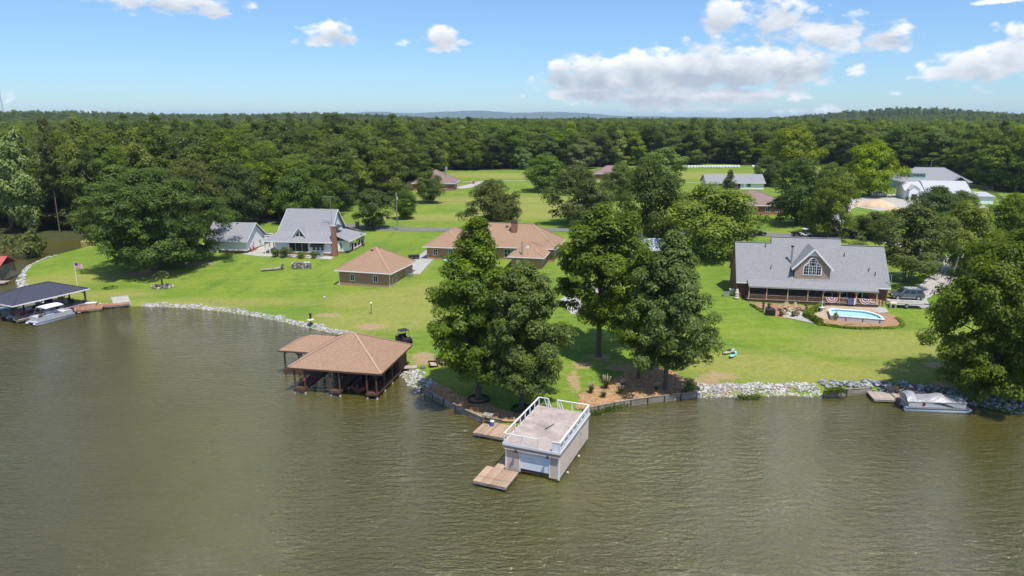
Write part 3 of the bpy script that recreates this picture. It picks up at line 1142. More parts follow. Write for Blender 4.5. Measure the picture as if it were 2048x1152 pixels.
def tree_meshes(name, seed, h, R, cb, shape, nclump, per, leaf, leafmat, bark='bark', clr=.2, trunk_r=None, gap=.12, limbs=9, aspect=.55, droop=0.0, lobes=.20, forks=1):
    """a tapered trunk with limbs and a crown of many leaf faces set in uneven clumps"""
    r = np.random.default_rng(seed)
    env = SHAPES[shape]
    z0 = h * cb
    ch = h - z0
    ph = r.uniform(0, 6.28, 6)
    cents, rads = [], []
    for _ in range(nclump):
        for _try in range(20):
            t = r.uniform(.02, .99)
            if r.uniform() < env(t) + .15:
                break
        th = r.uniform(0, 2 * math.pi)
        er = env(t) * R * (1 + lobes * math.sin(3 * th + ph[0] + 4 * t) + lobes * .7 * math.sin(5 * th + ph[1] - 6 * t) + lobes * .8 * math.sin(2 * th + ph[2] + 9 * t))
        rc = R * clr * r.uniform(.6, 1.3)
        q = r.uniform(.62, 1.02) if r.uniform() < .78 else r.uniform(.1, .62)
        rad = max(0.0, er * q - rc * .35)
        cents.append((rad * math.cos(th), rad * math.sin(th), z0 + t * ch - (droop * rad)))
        rads.append(min(rc, .35 * R))
    C = np.array(cents); Q = np.array(rads)
    keep = C[:, 2] - Q * .6 > .25
    C, Q = C[keep], Q[keep]
    w = (Q / Q.mean()) ** 2
    num = np.maximum(6, (per * w).astype(int))
    idx = np.repeat(np.arange(len(C)), num)
    n = len(idx)
    d = r.normal(size=(n, 3))
    d /= np.linalg.norm(d, axis=1)[:, None]
    flip = (d[:, 2] < -.15) & (r.uniform(size=n) < .55)
    d[flip, 2] *= -1
    rr = Q[idx] * r.uniform(.55, 1.12, n)
    P = C[idx] + d * rr[:, None] * np.array([1, 1, .72])
    out = P - np.array([0, 0, z0 + ch * .42])
    out /= np.linalg.norm(out, axis=1)[:, None] + 1e-6
    N = d * .80 + out * .45 + np.array([0, 0, .55]) + r.normal(size=(n, 3)) * .34
    N /= np.linalg.norm(N, axis=1)[:, None]
    T = np.cross(N, r.normal(size=(n, 3)))
    T /= np.linalg.norm(T, axis=1)[:, None] + 1e-6
    B = np.cross(N, T)
    L = leaf * (r.uniform(.45, 1.0, n) + .65 * r.uniform(0, 1, n) ** 4)[:, None]
    if droop:
        T[:, 2] -= .6; T /= np.linalg.norm(T, axis=1)[:, None]
    a, b = T * L * .5, B * L * .5 * aspect
    fold = N * L * .12
    V = np.stack([P - a, P + b + fold, P + a, P - b + fold], 1).reshape(-1, 3)
    F = np.arange(n * 4).reshape(n, 4)
    me = np_mesh(name + '_crown', V, F, leafmat)
    cl = r.uniform(0, 1, len(C))
    lr = np.clip(.5 * r.uniform(0, 1, n) + .5 * cl[idx], 0, 1)
    at_ = me.attributes.new('leafrand', 'FLOAT', 'FACE')
    at_.data.foreach_set('value', lr.astype(np.float32))
    # trunk and limbs
    tr = trunk_r or h * .017 + .05
    mb = MB()
    for fk in range(forks):
        lean = Vector((r.uniform(-.03, .03) * h, r.uniform(-.03, .03) * h, 0))
        base = Vector((0, 0, 0)) if forks == 1 else Vector((math.cos(fk * 6.28 / forks), math.sin(fk * 6.28 / forks), 0)) * tr * 4.5
        if forks > 1:
            lean = base * 2.2
        top = z0 + ch * .72
        pts = [base + Vector((0, 0, -.4)), base + Vector((0, 0, .0)), base + Vector((0, 0, h * .03 + .15)), base + lean * .3 + Vector((0, 0, top * .35)), base + lean * .7 + Vector((0, 0, top * .7)), base + lean + Vector((0, 0, top))]
        mb.path(pts, [tr * 1.7, tr * 1.5, tr * 1.05, tr * .85, tr * .55, tr * .16], 9)
        pick = r.permutation(len(C))[:max(3, limbs // forks)]
        for i in pick:
            e = Vector(C[i])
            zs = min(max(e.z * .62, z0 * .8), top * .93)
            f = zs / top
            s = base + lean * min(1, f) + Vector((0, 0, zs))
            mid = s.lerp(e, .5) + Vector((0, 0, (e - s).length * .10))
            q = tr * (1 - f * .75) * .5
            mb.path([s, mid, e], [q, q * .6, q * .2], 6)
    tm = mb.mesh(name + '_trunk')
    tm.materials.append(MATS[bark])
    tm.polygons.foreach_set('use_smooth', [True] * len(tm.polygons))
    return {'h': h, 'R': R, 'crown': me, 'trunk': tm}


def plant_tree(kind, name, pos, h, width, yaw, label, group=None, cat='tree'):
    o = thing(name, label, cat, pos, yaw, group)
    s = width / 2 / kind['R']
    o.scale = (s, s, h / kind['h'])
    link('trunk', kind['trunk'], o)
    link('crown', kind['crown'], o)
    return o


def px_tree(kind, name, base, top, wpx, label, group=None, sink=.15, yaw=None, minh=2.0):
    """tree whose foot, top and crown width are read off the photograph"""
    p = G(*base)
    z = zat(base[0], top, p[1])
    depth = p[1] * math.cos(PITCH) + (CAM_H - (z + p[2]) / 2) * math.sin(PITCH)
    w = wpx * depth / FPX
    return plant_tree(kind, name, (p[0], p[1], p[2] - sink), max(z - p[2] + sink, minh), w, random.uniform(0, 6.28) if yaw is None else yaw, label, group)


# the five lakeside trees, the big oak and the tree at the right each have a mesh of their own
H1 = tree_meshes('lakeside_a', 11, 21, 5.9, .13, 'ovate', 240, 240, .40, 'leaf_lakeside', clr=.18, trunk_r=.36, limbs=26, lobes=.17)
H2 = tree_meshes('lakeside_b', 12, 16, 5.6, .18, 'ovate', 190, 220, .38, 'leaf_lakeside', clr=.18, trunk_r=.26, limbs=22, lobes=.17)
H3 = tree_meshes('lakeside_c', 13, 20, 5.6, .24, 'ovate', 170, 240, .40, 'leaf_lakeside', clr=.19, trunk_r=.32, limbs=20, lobes=.22)
H4 = tree_meshes('lakeside_d', 14, 16, 4.2, .26, 'column', 110, 210, .38, 'leaf_lakeside', clr=.22, trunk_r=.22, limbs=14, lobes=.20)
H5 = tree_meshes('lakeside_e', 15, 18, 6.0, .15, 'column', 220, 230, .40, 'leaf_lakeside', clr=.18, trunk_r=.30, limbs=24, lobes=.18)
H6 = tree_meshes('shore_oak', 16, 19, 8.8, .04, 'oak', 300, 240, .44, 'leaf_mid', clr=.15, trunk_r=.5, limbs=20, lobes=.2)
HO = tree_meshes('lawn_oak', 17, 20, 12.5, .10, 'oak', 340, 210, .50, 'leaf_oak', clr=.13, trunk_r=.75, limbs=26, lobes=.18)
M1 = tree_meshes('yard_round', 21, 12, 6, .08, 'round', 90, 190, .50, 'leaf_mid', clr=.27, lobes=.14)
M2 = tree_meshes('yard_dark', 22, 14, 7, .05, 'oak', 105, 190, .52, 'leaf_oak', clr=.24, lobes=.14)
M3 = tree_meshes('yard_bright', 23, 12, 7, .06, 'oak', 105, 190, .52, 'leaf_bright', clr=.24, lobes=.14)
M4 = tree_meshes('yard_willow', 24, 12, 6, .04, 'oak', 120, 160, .54, 'leaf_willow', clr=.20, aspect=.34, droop=.12, bark='bark_pale', limbs=14)
M5 = tree_meshes('yard_pale', 25, 12, 5, .06, 'round', 80, 160, .52, 'leaf_pale', clr=.27, lobes=.14)
M6 = tree_meshes('yard_open', 26, 13, 6.5, .20, 'oak', 110, 140, .50, 'leaf_willow', clr=.19, trunk_r=.11, limbs=16, forks=4, lobes=.28)
M7 = tree_meshes('yard_cone', 27, 8, 2.6, .02, 'cone', 90, 80, .34, 'leaf_oak', clr=.26)
M8 = tree_meshes('magnolia', 28, 9, 4.2, .08, 'round', 110, 120, .45, 'leaf_oak', clr=.23)
B1 = tree_meshes('bush', 29, 2.0, 1.3, .0, 'round', 34, 60, .22, 'leaf_shrub', clr=.34, trunk_r=.04, limbs=5)
FK = [tree_meshes('wood_a', 31, 23, 6.6, .08, 'oak', 62, 150, .70, 'leaf_wood_dark', clr=.30, limbs=6, lobes=.10),
      tree_meshes('wood_b', 32, 24, 6.2, .10, 'round', 60, 150, .70, 'leaf_wood_dark', clr=.31, limbs=6, lobes=.12),
      tree_meshes('wood_c', 33, 22, 6.8, .05, 'oak', 62, 150, .70, 'leaf_wood_mid', clr=.30, limbs=6, lobes=.10),
      tree_meshes('wood_d', 34, 24, 6.0, .10, 'round', 58, 150, .70, 'leaf_wood_mid', clr=.31, limbs=6, lobes=.12),
      tree_meshes('wood_e', 35, 22, 6.2, .06, 'ovate', 60, 150, .68, 'leaf_wood_light', clr=.31, limbs=6, lobes=.10),
      tree_meshes('pine_a', 36, 26, 4.8, .34, 'pine', 48, 150, .70, 'leaf_pine', clr=.32, aspect=.36, limbs=8, trunk_r=.24, lobes=.14),
      tree_meshes('pine_b', 37, 27, 4.4, .38, 'pine', 44, 150, .70, 'leaf_pine', clr=.33, aspect=.36, limbs=8, trunk_r=.24, lobes=.14)]

LS = 'tall trees along the point'
px_tree(H1, 'lakeside_tree', (957, 799), 441, 196, 'tallest leafy dark green tree on the left of the lakeside group, ringed trunk', LS, yaw=.4)
px_tree(H2, 'lakeside_tree', (1043, 817), 530, 198, 'shorter dark green tree right behind the tan boathouse railing', LS, yaw=1.2)
px_tree(H3, 'lakeside_tree', (1197, 712), 406, 200, 'middle lakeside tree with a tall bare trunk standing on open lawn', LS, yaw=2.2)
px_tree(H4, 'lakeside_tree', (1277, 758), 496, 136, 'slim lakeside tree with a thin bare trunk in the wood chip bed', LS, yaw=.1)
px_tree(H5, 'lakeside_tree', (1330, 779), 470, 180, 'broad dark lakeside tree at the right end of the wood chip bed', LS, yaw=.9)
px_tree(H6, 'shore_tree', (1985, 792), 466, 268, 'big leafy tree overhanging the shore behind the covered pontoon boat', yaw=.5)
px_tree(HO, 'lawn_oak', (315, 538), 345, 268, 'huge spreading oak on the lawn left of the white garage', yaw=.3)
YT = 'yard trees'
for kd, nm, base, top, wp, lb in [
    (M3, 'yard_tree', (1420, 512), 378, 196, 'wide bright green tree left of the big grey roofed house'),
    (M2, 'yard_tree', (1297, 488), 318, 142, 'tall dark oak behind the lakeside trees beside the pale drive'),
    (M2, 'yard_tree', (1157, 448), 333, 134, 'dense dark round tree beyond the road behind the brown roofed house'),
    (M4, 'yard_tree', (987, 459), 358, 108, 'drooping willowy tree right behind the brown roofed house chimney'),
    (M1, 'yard_tree', (1087, 383), 314, 86, 'round dark tree standing alone in the green field'),
    (M8, 'magnolia_tree', (747, 458), 382, 76, 'compact dark magnolia beside the road right of the white house'),
    (M1, 'yard_tree', (810, 438), 384, 54, 'small round tree beside the roadside pole'),
    (M1, 'yard_tree', (860, 406), 346, 60, 'light green tree in front of the far brick house'),
    (M2, 'yard_tree', (1592, 449), 318, 128, 'dark spreading oak above the dark mailbox road left of the gravel lane'),
    (M4, 'yard_tree', (1655, 474), 352, 104, 'grey green tree with a thick trunk directly behind the big grey roof'),
    (M3, 'yard_tree', (1737, 393), 290, 104, 'bright round tree left of the white barn'),
    (M3, 'yard_tree', (1582, 352), 256, 100, 'tall bright green tree at the edge of the far field'),
    (M6, 'yard_tree', (1812, 566), 418, 168, 'airy multi stemmed tree at the right end of the grey roofed house'),
    (M3, 'yard_tree', (1918, 545), 412, 112, 'yellow green tree beside the right hand drive'),
    (M1, 'yard_tree', (1868, 452), 378, 96, 'dark bushy tree in front of the white shed'),
    (M1, 'yard_tree', (1915, 446), 386, 76, 'smaller dark bushy tree overlapping the white shed wall'),
    (M1, 'yard_tree', (2020, 482), 394, 96, 'dark round tree at the right edge of the far lawn'),
    (M5, 'yard_tree', (1163, 338), 281, 62, 'rounded pale green tree against the far wood'),
    (M5, 'yard_tree', (1059, 316), 267, 34, 'narrow pale tree in front of the far wood'),
    (M5, 'yard_tree', (1047, 339), 302, 38, 'small silvery pale tree at the field edge'),
    (M5, 'yard_tree', (1330, 372), 299, 84, 'broad pale green tree behind the tall dark oak'),
    (M3, 'yard_tree', (870, 341), 282, 66, 'yellow green tree behind the far brick house'),
    (M1, 'yard_tree', (936, 340), 291, 64, 'dull green tree at the wood edge right of the far brick house'),
    (M1, 'yard_tree', (600, 448), 344, 88, 'full green tree right behind the white house roof'),
    (M2, 'yard_tree', (487, 448), 332, 104, 'dark tree behind the white garage roof'),
    (M4, 'yard_tree', (385, 470), 318, 150, 'broad soft green tree behind the huge oak'),
    (M7, 'evergreen_tree', (1459, 379), 340, 34, 'small dark cone shaped evergreen in front of the far white house'),
    (M1, 'yard_tree', (1535, 372), 318, 62, 'grey green tree at the end of the far white house'),
    (M1, 'yard_tree', (1660, 392), 330, 60, 'tree behind the sand pile left of the bright round tree'),
    (M2, 'yard_tree', (640, 446), 360, 60, 'dark tree behind the right end of the white house'),
    (M3, 'yard_tree', (1985, 560), 470, 120, 'light green tree behind the right shore tree'),
    (M1, 'yard_tree', (1745, 478), 428, 90, 'leafy tree behind the right half of the grey roof'),
    (M1, 'yard_tree', (1240, 400), 330, 70, 'dark tree just left of the tall dark oak'),
]:
    px_tree(kd, nm, base, top, wp, lb, YT)

# shrubs
SH = 'shrubs'
px_tree(B1, 'shore_bush', (56, 528), 462, 72, 'yellow green bush at the water edge beside the inlet', SH)
for i, (bx, by, ty, wp, lb) in enumerate([
        (556, 513, 497, 24, 'shrub at the left corner of the white house'), (574, 514, 494, 26, 'spiky green shrub before the screened porch'),
        (604, 515, 503, 24, 'low flowering shrub before the white house wall'), (630, 516, 502, 18, 'round shrub before the house air units'),
        (722, 492, 468, 18, 'shrub at the far corner of the white house porch'), (1380, 790, 762, 30, 'dark bush at the right end of the timber wall'),
        (1815, 402, 392, 10, 'clipped round shrub beside the white barn door')]):
    px_tree(B1, 'shrub', (bx, by), ty, wp, lb, SH, minh=.8)


# ------------------------------------------------------------------ woods
def build_woods():
    r = np.random.default_rng(99)
    cand = []
    s = 9.8
    for gx in np.arange(-420, 430, s):
        for gy in np.arange(150, 556, s):
            cand.append((gx + r.uniform(-3, 3), gy + r.uniform(-3, 3)))
    C = np.array(cand)
    ok = inside(C[:, 0], C[:, 1], FOREST) & (np.abs(C[:, 0]) < .86 * C[:, 1] + 12)
    sd = shore_sd(C[:, 0], C[:, 1])
    C = C[ok & (sd > 1.5)]
    ed = seg_dist(C[:, 0], C[:, 1], FOREST_EDGE, False)
    sc = ed + .10 * np.hypot(C[:, 0], C[:, 1])
    order = np.argsort(sc)
    Z = land(C[:, 0], C[:, 1])
    infront = 0
    stuffpts = {i: [] for i in range(len(FK))}
    for n, i in enumerate(order):
        x, y = C[i]
        left = x < -35
        piney = left and y > 215 and -190 < x
        u = r.uniform()
        if piney and u < (.34 if y > 245 else .10):
            k = 5 + int(r.uniform() < .5)
        elif not left and u < .06:
            k = 5
        elif left:
            k = int(r.choice(5, p=[.30, .26, .18, .14, .12]))
        else:
            k = int(r.choice(5, p=[.20, .20, .26, .20, .14]))
        kd = FK[k]
        hh = r.uniform(.70, 1.10)
        if ed[i] < 7 and r.uniform() < .45:
            hh *= r.uniform(.55, .85)
        # the inner crowns reach about the horizon
        h = kd['h'] * hh * (.92 if left and y < 240 else 1.0)
        wd = 2 * kd['R'] * r.uniform(.95, 1.40)
        if n < 330:
            nm, what = ('pine_tree', 'dark pine') if k >= 5 else ('forest_tree', ['dark green', 'deep green', 'green', 'mid green', 'light green'][k] + ' tree')
            dep = y * math.cos(PITCH) + (CAM_H - 15) * math.sin(PITCH)
            pxx = 1024 + FPX * x / dep
            where = next(w for lim, w in ((30, 'at the left edge of the picture'), (110, 'beside the inlet'), (200, 'left of the huge oak'), (300, 'behind the left half of the huge oak'), (420, 'behind the right half of the huge oak'), (490, 'behind the white garage'), (560, 'left behind the white house'), (620, 'straight behind the white house'), (690, 'behind the white house gable'), (770, 'behind the magnolia'), (845, 'left of the far brick house'),
                                                (920, 'right behind the far brick house'), (1030, 'along the far lane'), (1120, 'behind the lone field tree'), (1220, 'behind the pale field trees'), (1330, 'behind the tall dark oak'), (1430, 'behind the first hay bales'), (1530, 'behind the last hay bales'), (1640, 'behind the tall bright tree'), (1730, 'right of the tall bright tree'), (1800, 'left of the grey farmhouse'), (1880, 'behind the grey farmhouse'), (1950, 'behind the board fence'), (2020, 'right of the thin lawn fence'), (9999, 'at the right edge of the picture')) if pxx < lim)
            row = 'front row ' if ed[i] < 6 else ('second row ' if ed[i] < 14 else 'inner ')
            size = 'tall ' if h > 24 else ('low ' if h < 18 else '')
            plant_tree(kd, nm, (x, y, Z[i] - .2), h, wd, r.uniform(0, 6.28), row + size + what + ' ' + where, f'wood trees {where}')
        else:
            stuffpts[k].append((x, y, Z[i] - .2, h / kd['h']))
    # beyond: woods that read as one mass
    rr = 400.
    while rr < 2900:
        st = max(8.5, rr / 88)
        for a in np.arange(-.78, .78, st / rr):
            q = rr + r.uniform(-st, st) * .6
            b = a + r.uniform(-.5, .5) * st / rr
            x, y = q * math.sin(b), q * math.cos(b)
            if y < 557:
                continue
            k = int(r.choice(7, p=[.22, .20, .24, .20, .12, .01, .01]))
            stuffpts[k].append((x, y, None, r.uniform(.72, 1.0)))
        rr += st * .85
    for k, pts in stuffpts.items():
        A = np.array([(p[0], p[1]) for p in pts])
        zz = land(A[:, 0], A[:, 1]) - .4
        me = bpy.data.meshes.new('distant_wood')
        me.from_pydata([(a[0], a[1], z) for a, z in zip(A, zz)], [], [])
        at_ = me.attributes.new('size', 'FLOAT', 'POINT')
        at_.data.foreach_set('value', [p[3] for p in pts])
        o = link('distant_wood', me)
        tag(o, ['far dark broadleaf woods', 'far deep green woods', 'far green woods', 'far mid green woods', 'far light green tree crowns', 'far pine woods', 'far dark pine crowns'][k] + ' reaching to the horizon', 'wood', kind='stuff')
        src = next(q for q in bpy.data.objects if q.data is not None and q.type == 'MESH' and q.data == FK[k]['crown'])
        ng = bpy.data.node_groups.new('wood_scatter', 'GeometryNodeTree')
        ng.interface.new_socket('Geometry', in_out='INPUT', socket_type='NodeSocketGeometry')
        ng.interface.new_socket('Geometry', in_out='OUTPUT', socket_type='NodeSocketGeometry')
        gi, go = ng.nodes.new('NodeGroupInput'), ng.nodes.new('NodeGroupOutput')
        oi = ng.nodes.new('GeometryNodeObjectInfo'); oi.transform_space = 'ORIGINAL'
        oi.inputs['Object'].default_value = src
        oi.inputs['As Instance'].default_value = True
        ip = ng.nodes.new('GeometryNodeInstanceOnPoints')
        na = ng.nodes.new('GeometryNodeInputNamedAttribute'); na.data_type = 'FLOAT'; na.inputs['Name'].default_value = 'size'
        rv = ng.nodes.new('FunctionNodeRandomValue'); rv.data_type = 'FLOAT_VECTOR'
        rv.inputs[0].default_value = (0, 0, 0); rv.inputs[1].default_value = (0, 0, 6.28)
        ng.links.new(gi.outputs[0], ip.inputs['Points'])
        ng.links.new(oi.outputs['Geometry'], ip.inputs['Instance'])
        ng.links.new(rv.outputs[0], ip.inputs['Rotation'])
        ng.links.new(na.outputs[0], ip.inputs['Scale'])
        ng.links.new(ip.outputs[0], go.inputs[0])
        md = o.modifiers.new('scatter', 'NODES')
        md.node_group = ng


build_woods()
# a few standouts at the edge of the left wood
px_tree(M5, 'forest_tree', (62, 474), 266, 100, 'pale green tall tree with a bare trunk in the left wood', None)
px_tree(FK[4], 'forest_tree', (290, 452), 262, 76, 'yellow green crown rising behind the huge oak', None)
px_tree(FK[4], 'forest_tree', (180, 460), 236, 62, 'pale crown poking above the left wood skyline', None)
px_tree(FK[5], 'pine_tree', (120, 466), 226, 52, 'dark pine poking above the left skyline', None)
px_tree(FK[6], 'pine_tree', (330, 440), 232, 60, 'tall dark pine behind the yellow green crown', None)

# ------------------------------------------------------------------ tan boathouse with a roof deck
def lap_siding(parent, x0, x1, y, z0, z1, material, face, step=.2):
    """horizontal boards, each its own piece, leaning out at the foot"""
    n = int(round((z1 - z0) / step))
    h = (z1 - z0) / n
    proto = None
    for i in range(n):
        if proto is None:
            mb = MB()
            prof = [(0, .048), (h - .004, .010), (h - .004, .004), (0, .004)]
            if face in ('front', 'back'):
                s = -1 if face == 'front' else 1
                mb.loft([[(x0, y + s * d, z) for z, d in prof], [(x1, y + s * d, z) for z, d in prof]])
            else:
                s = 1 if face == 'right' else -1
                mb.loft([[(y + s * d, x0, z) for z, d in prof], [(y + s * d, x1, z) for z, d in prof]])
            me = mb.mesh('siding_board')
            me.materials.append(MATS[material])
            proto = me
        o = link('siding_board', proto, parent)
        o.location.z = z0 + i * h


def planks(parent, poly_x, y0, y1, z, material, axis='y', w=.15, gap=.012, t=.04, rnd=.0):
    """boards laid side by side; share one mesh"""
    x0, x1 = poly_x
    n = max(1, int((x1 - x0) / (w + gap)))
    ww = (x1 - x0 - gap * (n - 1)) / n
    mb = MB()
    if axis == 'y':
        mb.box(0, ww, y0, y1, z - t, z)
    else:
        mb.box(y0, y1, 0, ww, z - t, z)
    me = mb.mesh('plank')
    me.materials.append(MATS[material])
    for i in range(n):
        o = link('plank', me, parent)
        v = x0 + i * (ww + gap)
        j = random.uniform(-rnd, rnd)
        o.location = (v, j, random.uniform(-.004, .004)) if axis == 'y' else (j, v, random.uniform(-.004, .004))


BH_O = at(1012, 938, .25)
BH_YAW = math.radians(-22.5)


def build_tan_boathouse():
    Wd, Ln, zb, zt = 5.35, 9.25, .25, 2.95
    t = thing('boathouse', 'tan sided boathouse with white railed roof deck standing in the lake', 'boathouse', (BH_O[0], BH_O[1], 0), BH_YAW)
    # piles and floor frame
    for x in (.25, Wd - .25):
        for y in (.25, 3.2, 6.2, Ln - .25):
            MB().tube((x, y, -1.6), (x, y, .3), .13, .13, 8).build('pile', 'wood_dark', t)
    MB().box(.03, 1.42, .03, Ln - .03, .12, .26).box(4.45, Wd - .03, .03, Ln - .03, .12, .26).build('floor_frame', 'wood_dark', t)
    # walls
    MB().box(0, .1, .1, Ln - .1, zb, zt).build('wall', 'tan_siding', t)
    MB().box(Wd - .1, Wd, .1, Ln - .1, zb, zt).build('wall', 'tan_siding', t)
    MB().box(0, Wd, Ln - .1, Ln, zb, zt).build('wall', 'tan_siding', t)
    fl = MB().box(0, 1.45, 0, .1, zb, zt - .42).build('wall', 'tan_siding', t)
    fr = MB().box(4.42, Wd, 0, .1, zb, zt - .42).build('wall', 'tan_siding', t)
    lap_siding(fl, .08, 1.38, 0, zb, zt - .42, 'tan_siding', 'front', .19)
    lap_siding(fr, 4.5, Wd - .08, 0, zb, zt - .42, 'tan_siding', 'front', .19)
    lap_siding(t, .08, Ln - .08, Wd, zb - .05, zt - .2, 'tan_siding', 'right', .19)
    lap_siding(t, .08, Ln - .08, 0, zb - .05, zt - .2, 'tan_siding', 'left', .19)
    for x, y in ((0, 0), (Wd, 0), (Wd, Ln), (0, Ln)):
        sx, sy = (-1 if x == 0 else 1), (-1 if y == 0 else 1)
        MB().box(min(x + sx * .05, x - sx * .09), max(x + sx * .05, x - sx * .09), min(y + sy * .05, y - sy * .09), max(y + sy * .05, y - sy * .09), zb - .07, zt - .05).build('corner_trim', 'white_trim', t)
    for x in (1.38, 4.38):
        MB().box(x, x + .11, -.045, .02, zb + .02, zt - .36).build('door_trim', 'white_trim', t)
    # overhead door of five leaves
    d = MB().box(1.5, 4.37, .07, .09, .62, zt - .36).build('garage_door', 'door_white', t)
    ph = (zt - .36 - .62) / 5
    for i in range(5):
        MB().box(1.5, 4.37, .03, .068, .62 + i * ph + .008, .62 + (i + 1) * ph - .008).build('door_panel', 'door_white', d)
    MB().box(1.5, 4.37, .1, .16, .26, .6).build('dark_gap_board', 'wood_dark', t)  # dark board painted as the shade in the open gap below the door
    # sloped drip board over the front, then the white fascia of the deck
    MB().loft([[(-.12, -.30, zt - .42), (Wd + .10, -.30, zt - .42), (Wd + .10, -.10, zt - .02), (-.12, -.10, zt - .02)],
               [(-.12, -.26, zt - .43), (Wd + .10, -.26, zt - .43), (Wd + .10, .02, zt - .02), (-.12, .02, zt - .02)]]).build('drip_board', 'tan_fascia', t)
    MB().box(Wd + .004, Wd + .12, .0, Ln + .02, zt - .22, zt + .0).build('fascia_board', 'tan_fascia', t)
    dk = MB().box(-.16, Wd + .16, -.30, Ln + .12, zt, zt + .14).build('roof_deck', 'deck_membrane', t)
    MB().box(-.22, Wd + .22, -.36, -.302, zt - .04, zt + .20).build('fascia_board', 'rail_white', dk)
    MB().box(-.22, -.162, -.30, Ln + .12, zt - .04, zt + .20).build('fascia_board', 'rail_white', dk)
    MB().box(Wd + .162, Wd + .22, -.30, Ln + .12, zt - .02, zt + .20).build('fascia_board', 'rail_white', dk)
    for (x0, y0, x1, y1) in ((.1, 3.1, 5.3, 3.13), (.1, 6.2, 5.3, 6.23)):
        MB().box(x0, x1, y0, y1, zt + .138, zt + .146).build('deck_seam', 'tan_fascia', dk)
    # railing
    z0, z1 = zt + .14, zt + 1.08
    xl, xr, yf, yb = -.08, Wd + .08, -.20, Ln + .02

    def post(x, y, a=.09):
        MB().box(x - a / 2, x + a / 2, y - a / 2, y + a / 2, z0, z1).build('post', 'rail_white', t)

    def rail(p, q, z, w=.15, h=.05):
        MB().beam((p[0], p[1], z), (q[0], q[1], z), w, h).build('rail', 'rail_white', t)
    for i in range(8):
        post(xl, yf + (yb - yf) * i / 7)
        post(xr, yf + (yb - yf) * i / 7)
    rail((xl, yf - .06), (xl, yb + .06), z1 + .03, .17, .06)
    rail((xr, yf - .06), (xr, yb + .06), z1 + .03, .17, .06)
    # the lake side has boards with slots between the posts
    for i in range(7):
        a, b = yf + (yb - yf) * i / 7 + .06, yf + (yb - yf) * (i + 1) / 7 - .06
        MB().box(xr - .012, xr + .016, a, b, z0 + .06, z0 + .34).build('rail_board', 'rail_white', t)
        MB().box(xr - .012, xr + .016, a, b, z0 + .62, z1 - .004).build('rail_board', 'rail_white', t)
        MB().box(xr - .012, xr + .016, a, a + .16, z0 + .345, z0 + .615).box(xr - .012, xr + .016, b - .16, b, z0 + .345, z0 + .615).build('rail_board', 'rail_white', t)
    for x in (1.72, 3.3):
        post(x, yf)
    rail((xl + .09, yf), (3.36, yf), z1 + .025, .11, .05)
    rail((xl + .06, yf), (3.28, yf), z0 + .09, .05, .09)
    post(4.75, yf)
    rail((4.70, yf), (xr - .09, yf), z1 + .025, .11, .05)
    MB().box(4.80, xr - .05, yf - .02, yf + .02, z0 + .02, z1 - .05).build('rail_board', 'rail_white', t)
    # back rail with a gap where the walkway arrives, sloping braces beside it
    post(.95, yb); post(2.0, yb); post(3.6, yb)
    rail((xl + .09, yb), (1.0, yb), z1 + .025, .15, .05)
    rail((1.95, yb), (xr - .09, yb), z1 + .025, .15, .05)
    for x, s in ((.95, 1), (.5, 1), (2.0, 1), (2.3, 1)):
        MB().beam((x, yb, z1 - .02), (x + .32 * s, yb + .02, z0 + .02), .07).build('brace', 'rail_white', t)
    # floodlights, vent and switch box
    for x in (1.15, 4.3):
        MB().box(x - .07, x + .07, -.40, -.28, zt - .46, zt - .34).tube((x, -.38, zt - .4), (x - .12, -.52, zt - .5), .05, .09, 8).tube((x, -.38, zt - .4), (x + .14, -.50, zt - .5), .05, .09, 8).build('floodlight', 'black_metal', t)
    MB().box(Wd + .03, Wd + .07, 6.3, 6.62, 1.75, 2.35).build('vent', 'white_trim', t)
    MB().box(Wd + .072, Wd + .08, 6.36, 6.56, 1.82, 2.28).build('vent_slats', 'black_metal', t)
    MB().box(Wd + .002, Wd + .056, .1, Ln - .1, .10, .30).box(-.02, 1.36, -.056, -.002, .12, .28).box(4.52, Wd - .1, -.056, -.002, .12, .28).build('waterline_band', 'wood_dark', t)
    for y in (2.0, 5.6):
        MB().ball((Wd + .2, y, .05), (.13, .13, .11), 8, 5).build('mooring_float', 'pile_tip', t)
    # hoist lever left lying on the deck
    h = MB().beam((2.55, 4.1, zt + .17), (2.95, 5.5, zt + .17), .07, .05).box(2.45, 2.72, 4.05, 4.15, zt + .145, zt + .2).build('hoist_lever', 'black_metal')
    h.location = (BH_O[0], BH_O[1], 0); h.rotation_euler = (0, 0, BH_YAW)
    tag(h, 'dark metal lever lying on the tan boathouse roof deck', 'lever')


build_tan_boathouse()


def plank_dock(name, label, rects, z, material, origin, yaw, axis='y', pile_mat='wood_dark', skirt='wood_weathered', pw=.17):
    """dock made of rectangular bays (x0, x1, y0, y1) in its own frame"""
    t = thing(name, label, 'dock', (origin[0], origin[1], 0), yaw)
    for (x0, x1, y0, y1) in rects:
        planks(t, (x0, x1) if axis == 'y' else (y0, y1), *((y0, y1) if axis == 'y' else (x0, x1)), z, material, axis, w=pw, rnd=.02)
        for q in ((x0 + .02, x1 - .02, y0 + .02, y0 + .07), (x0 + .02, x1 - .02, y1 - .07, y1 - .02), (x0 + .02, x0 + .07, y0 + .08, y1 - .08), (x1 - .07, x1 - .02, y0 + .08, y1 - .08)):
            MB().box(*q, z - .27, z - .045).build('rim_board', skirt, t)
        for x in (x0 + .25, x1 - .25):
            for y in (y0 + .25, y1 - .25):
                MB().tube((x, y, -1.6), (x, y, z - .05), .1, .1, 8).build('pile', pile_mat, t)
    return t


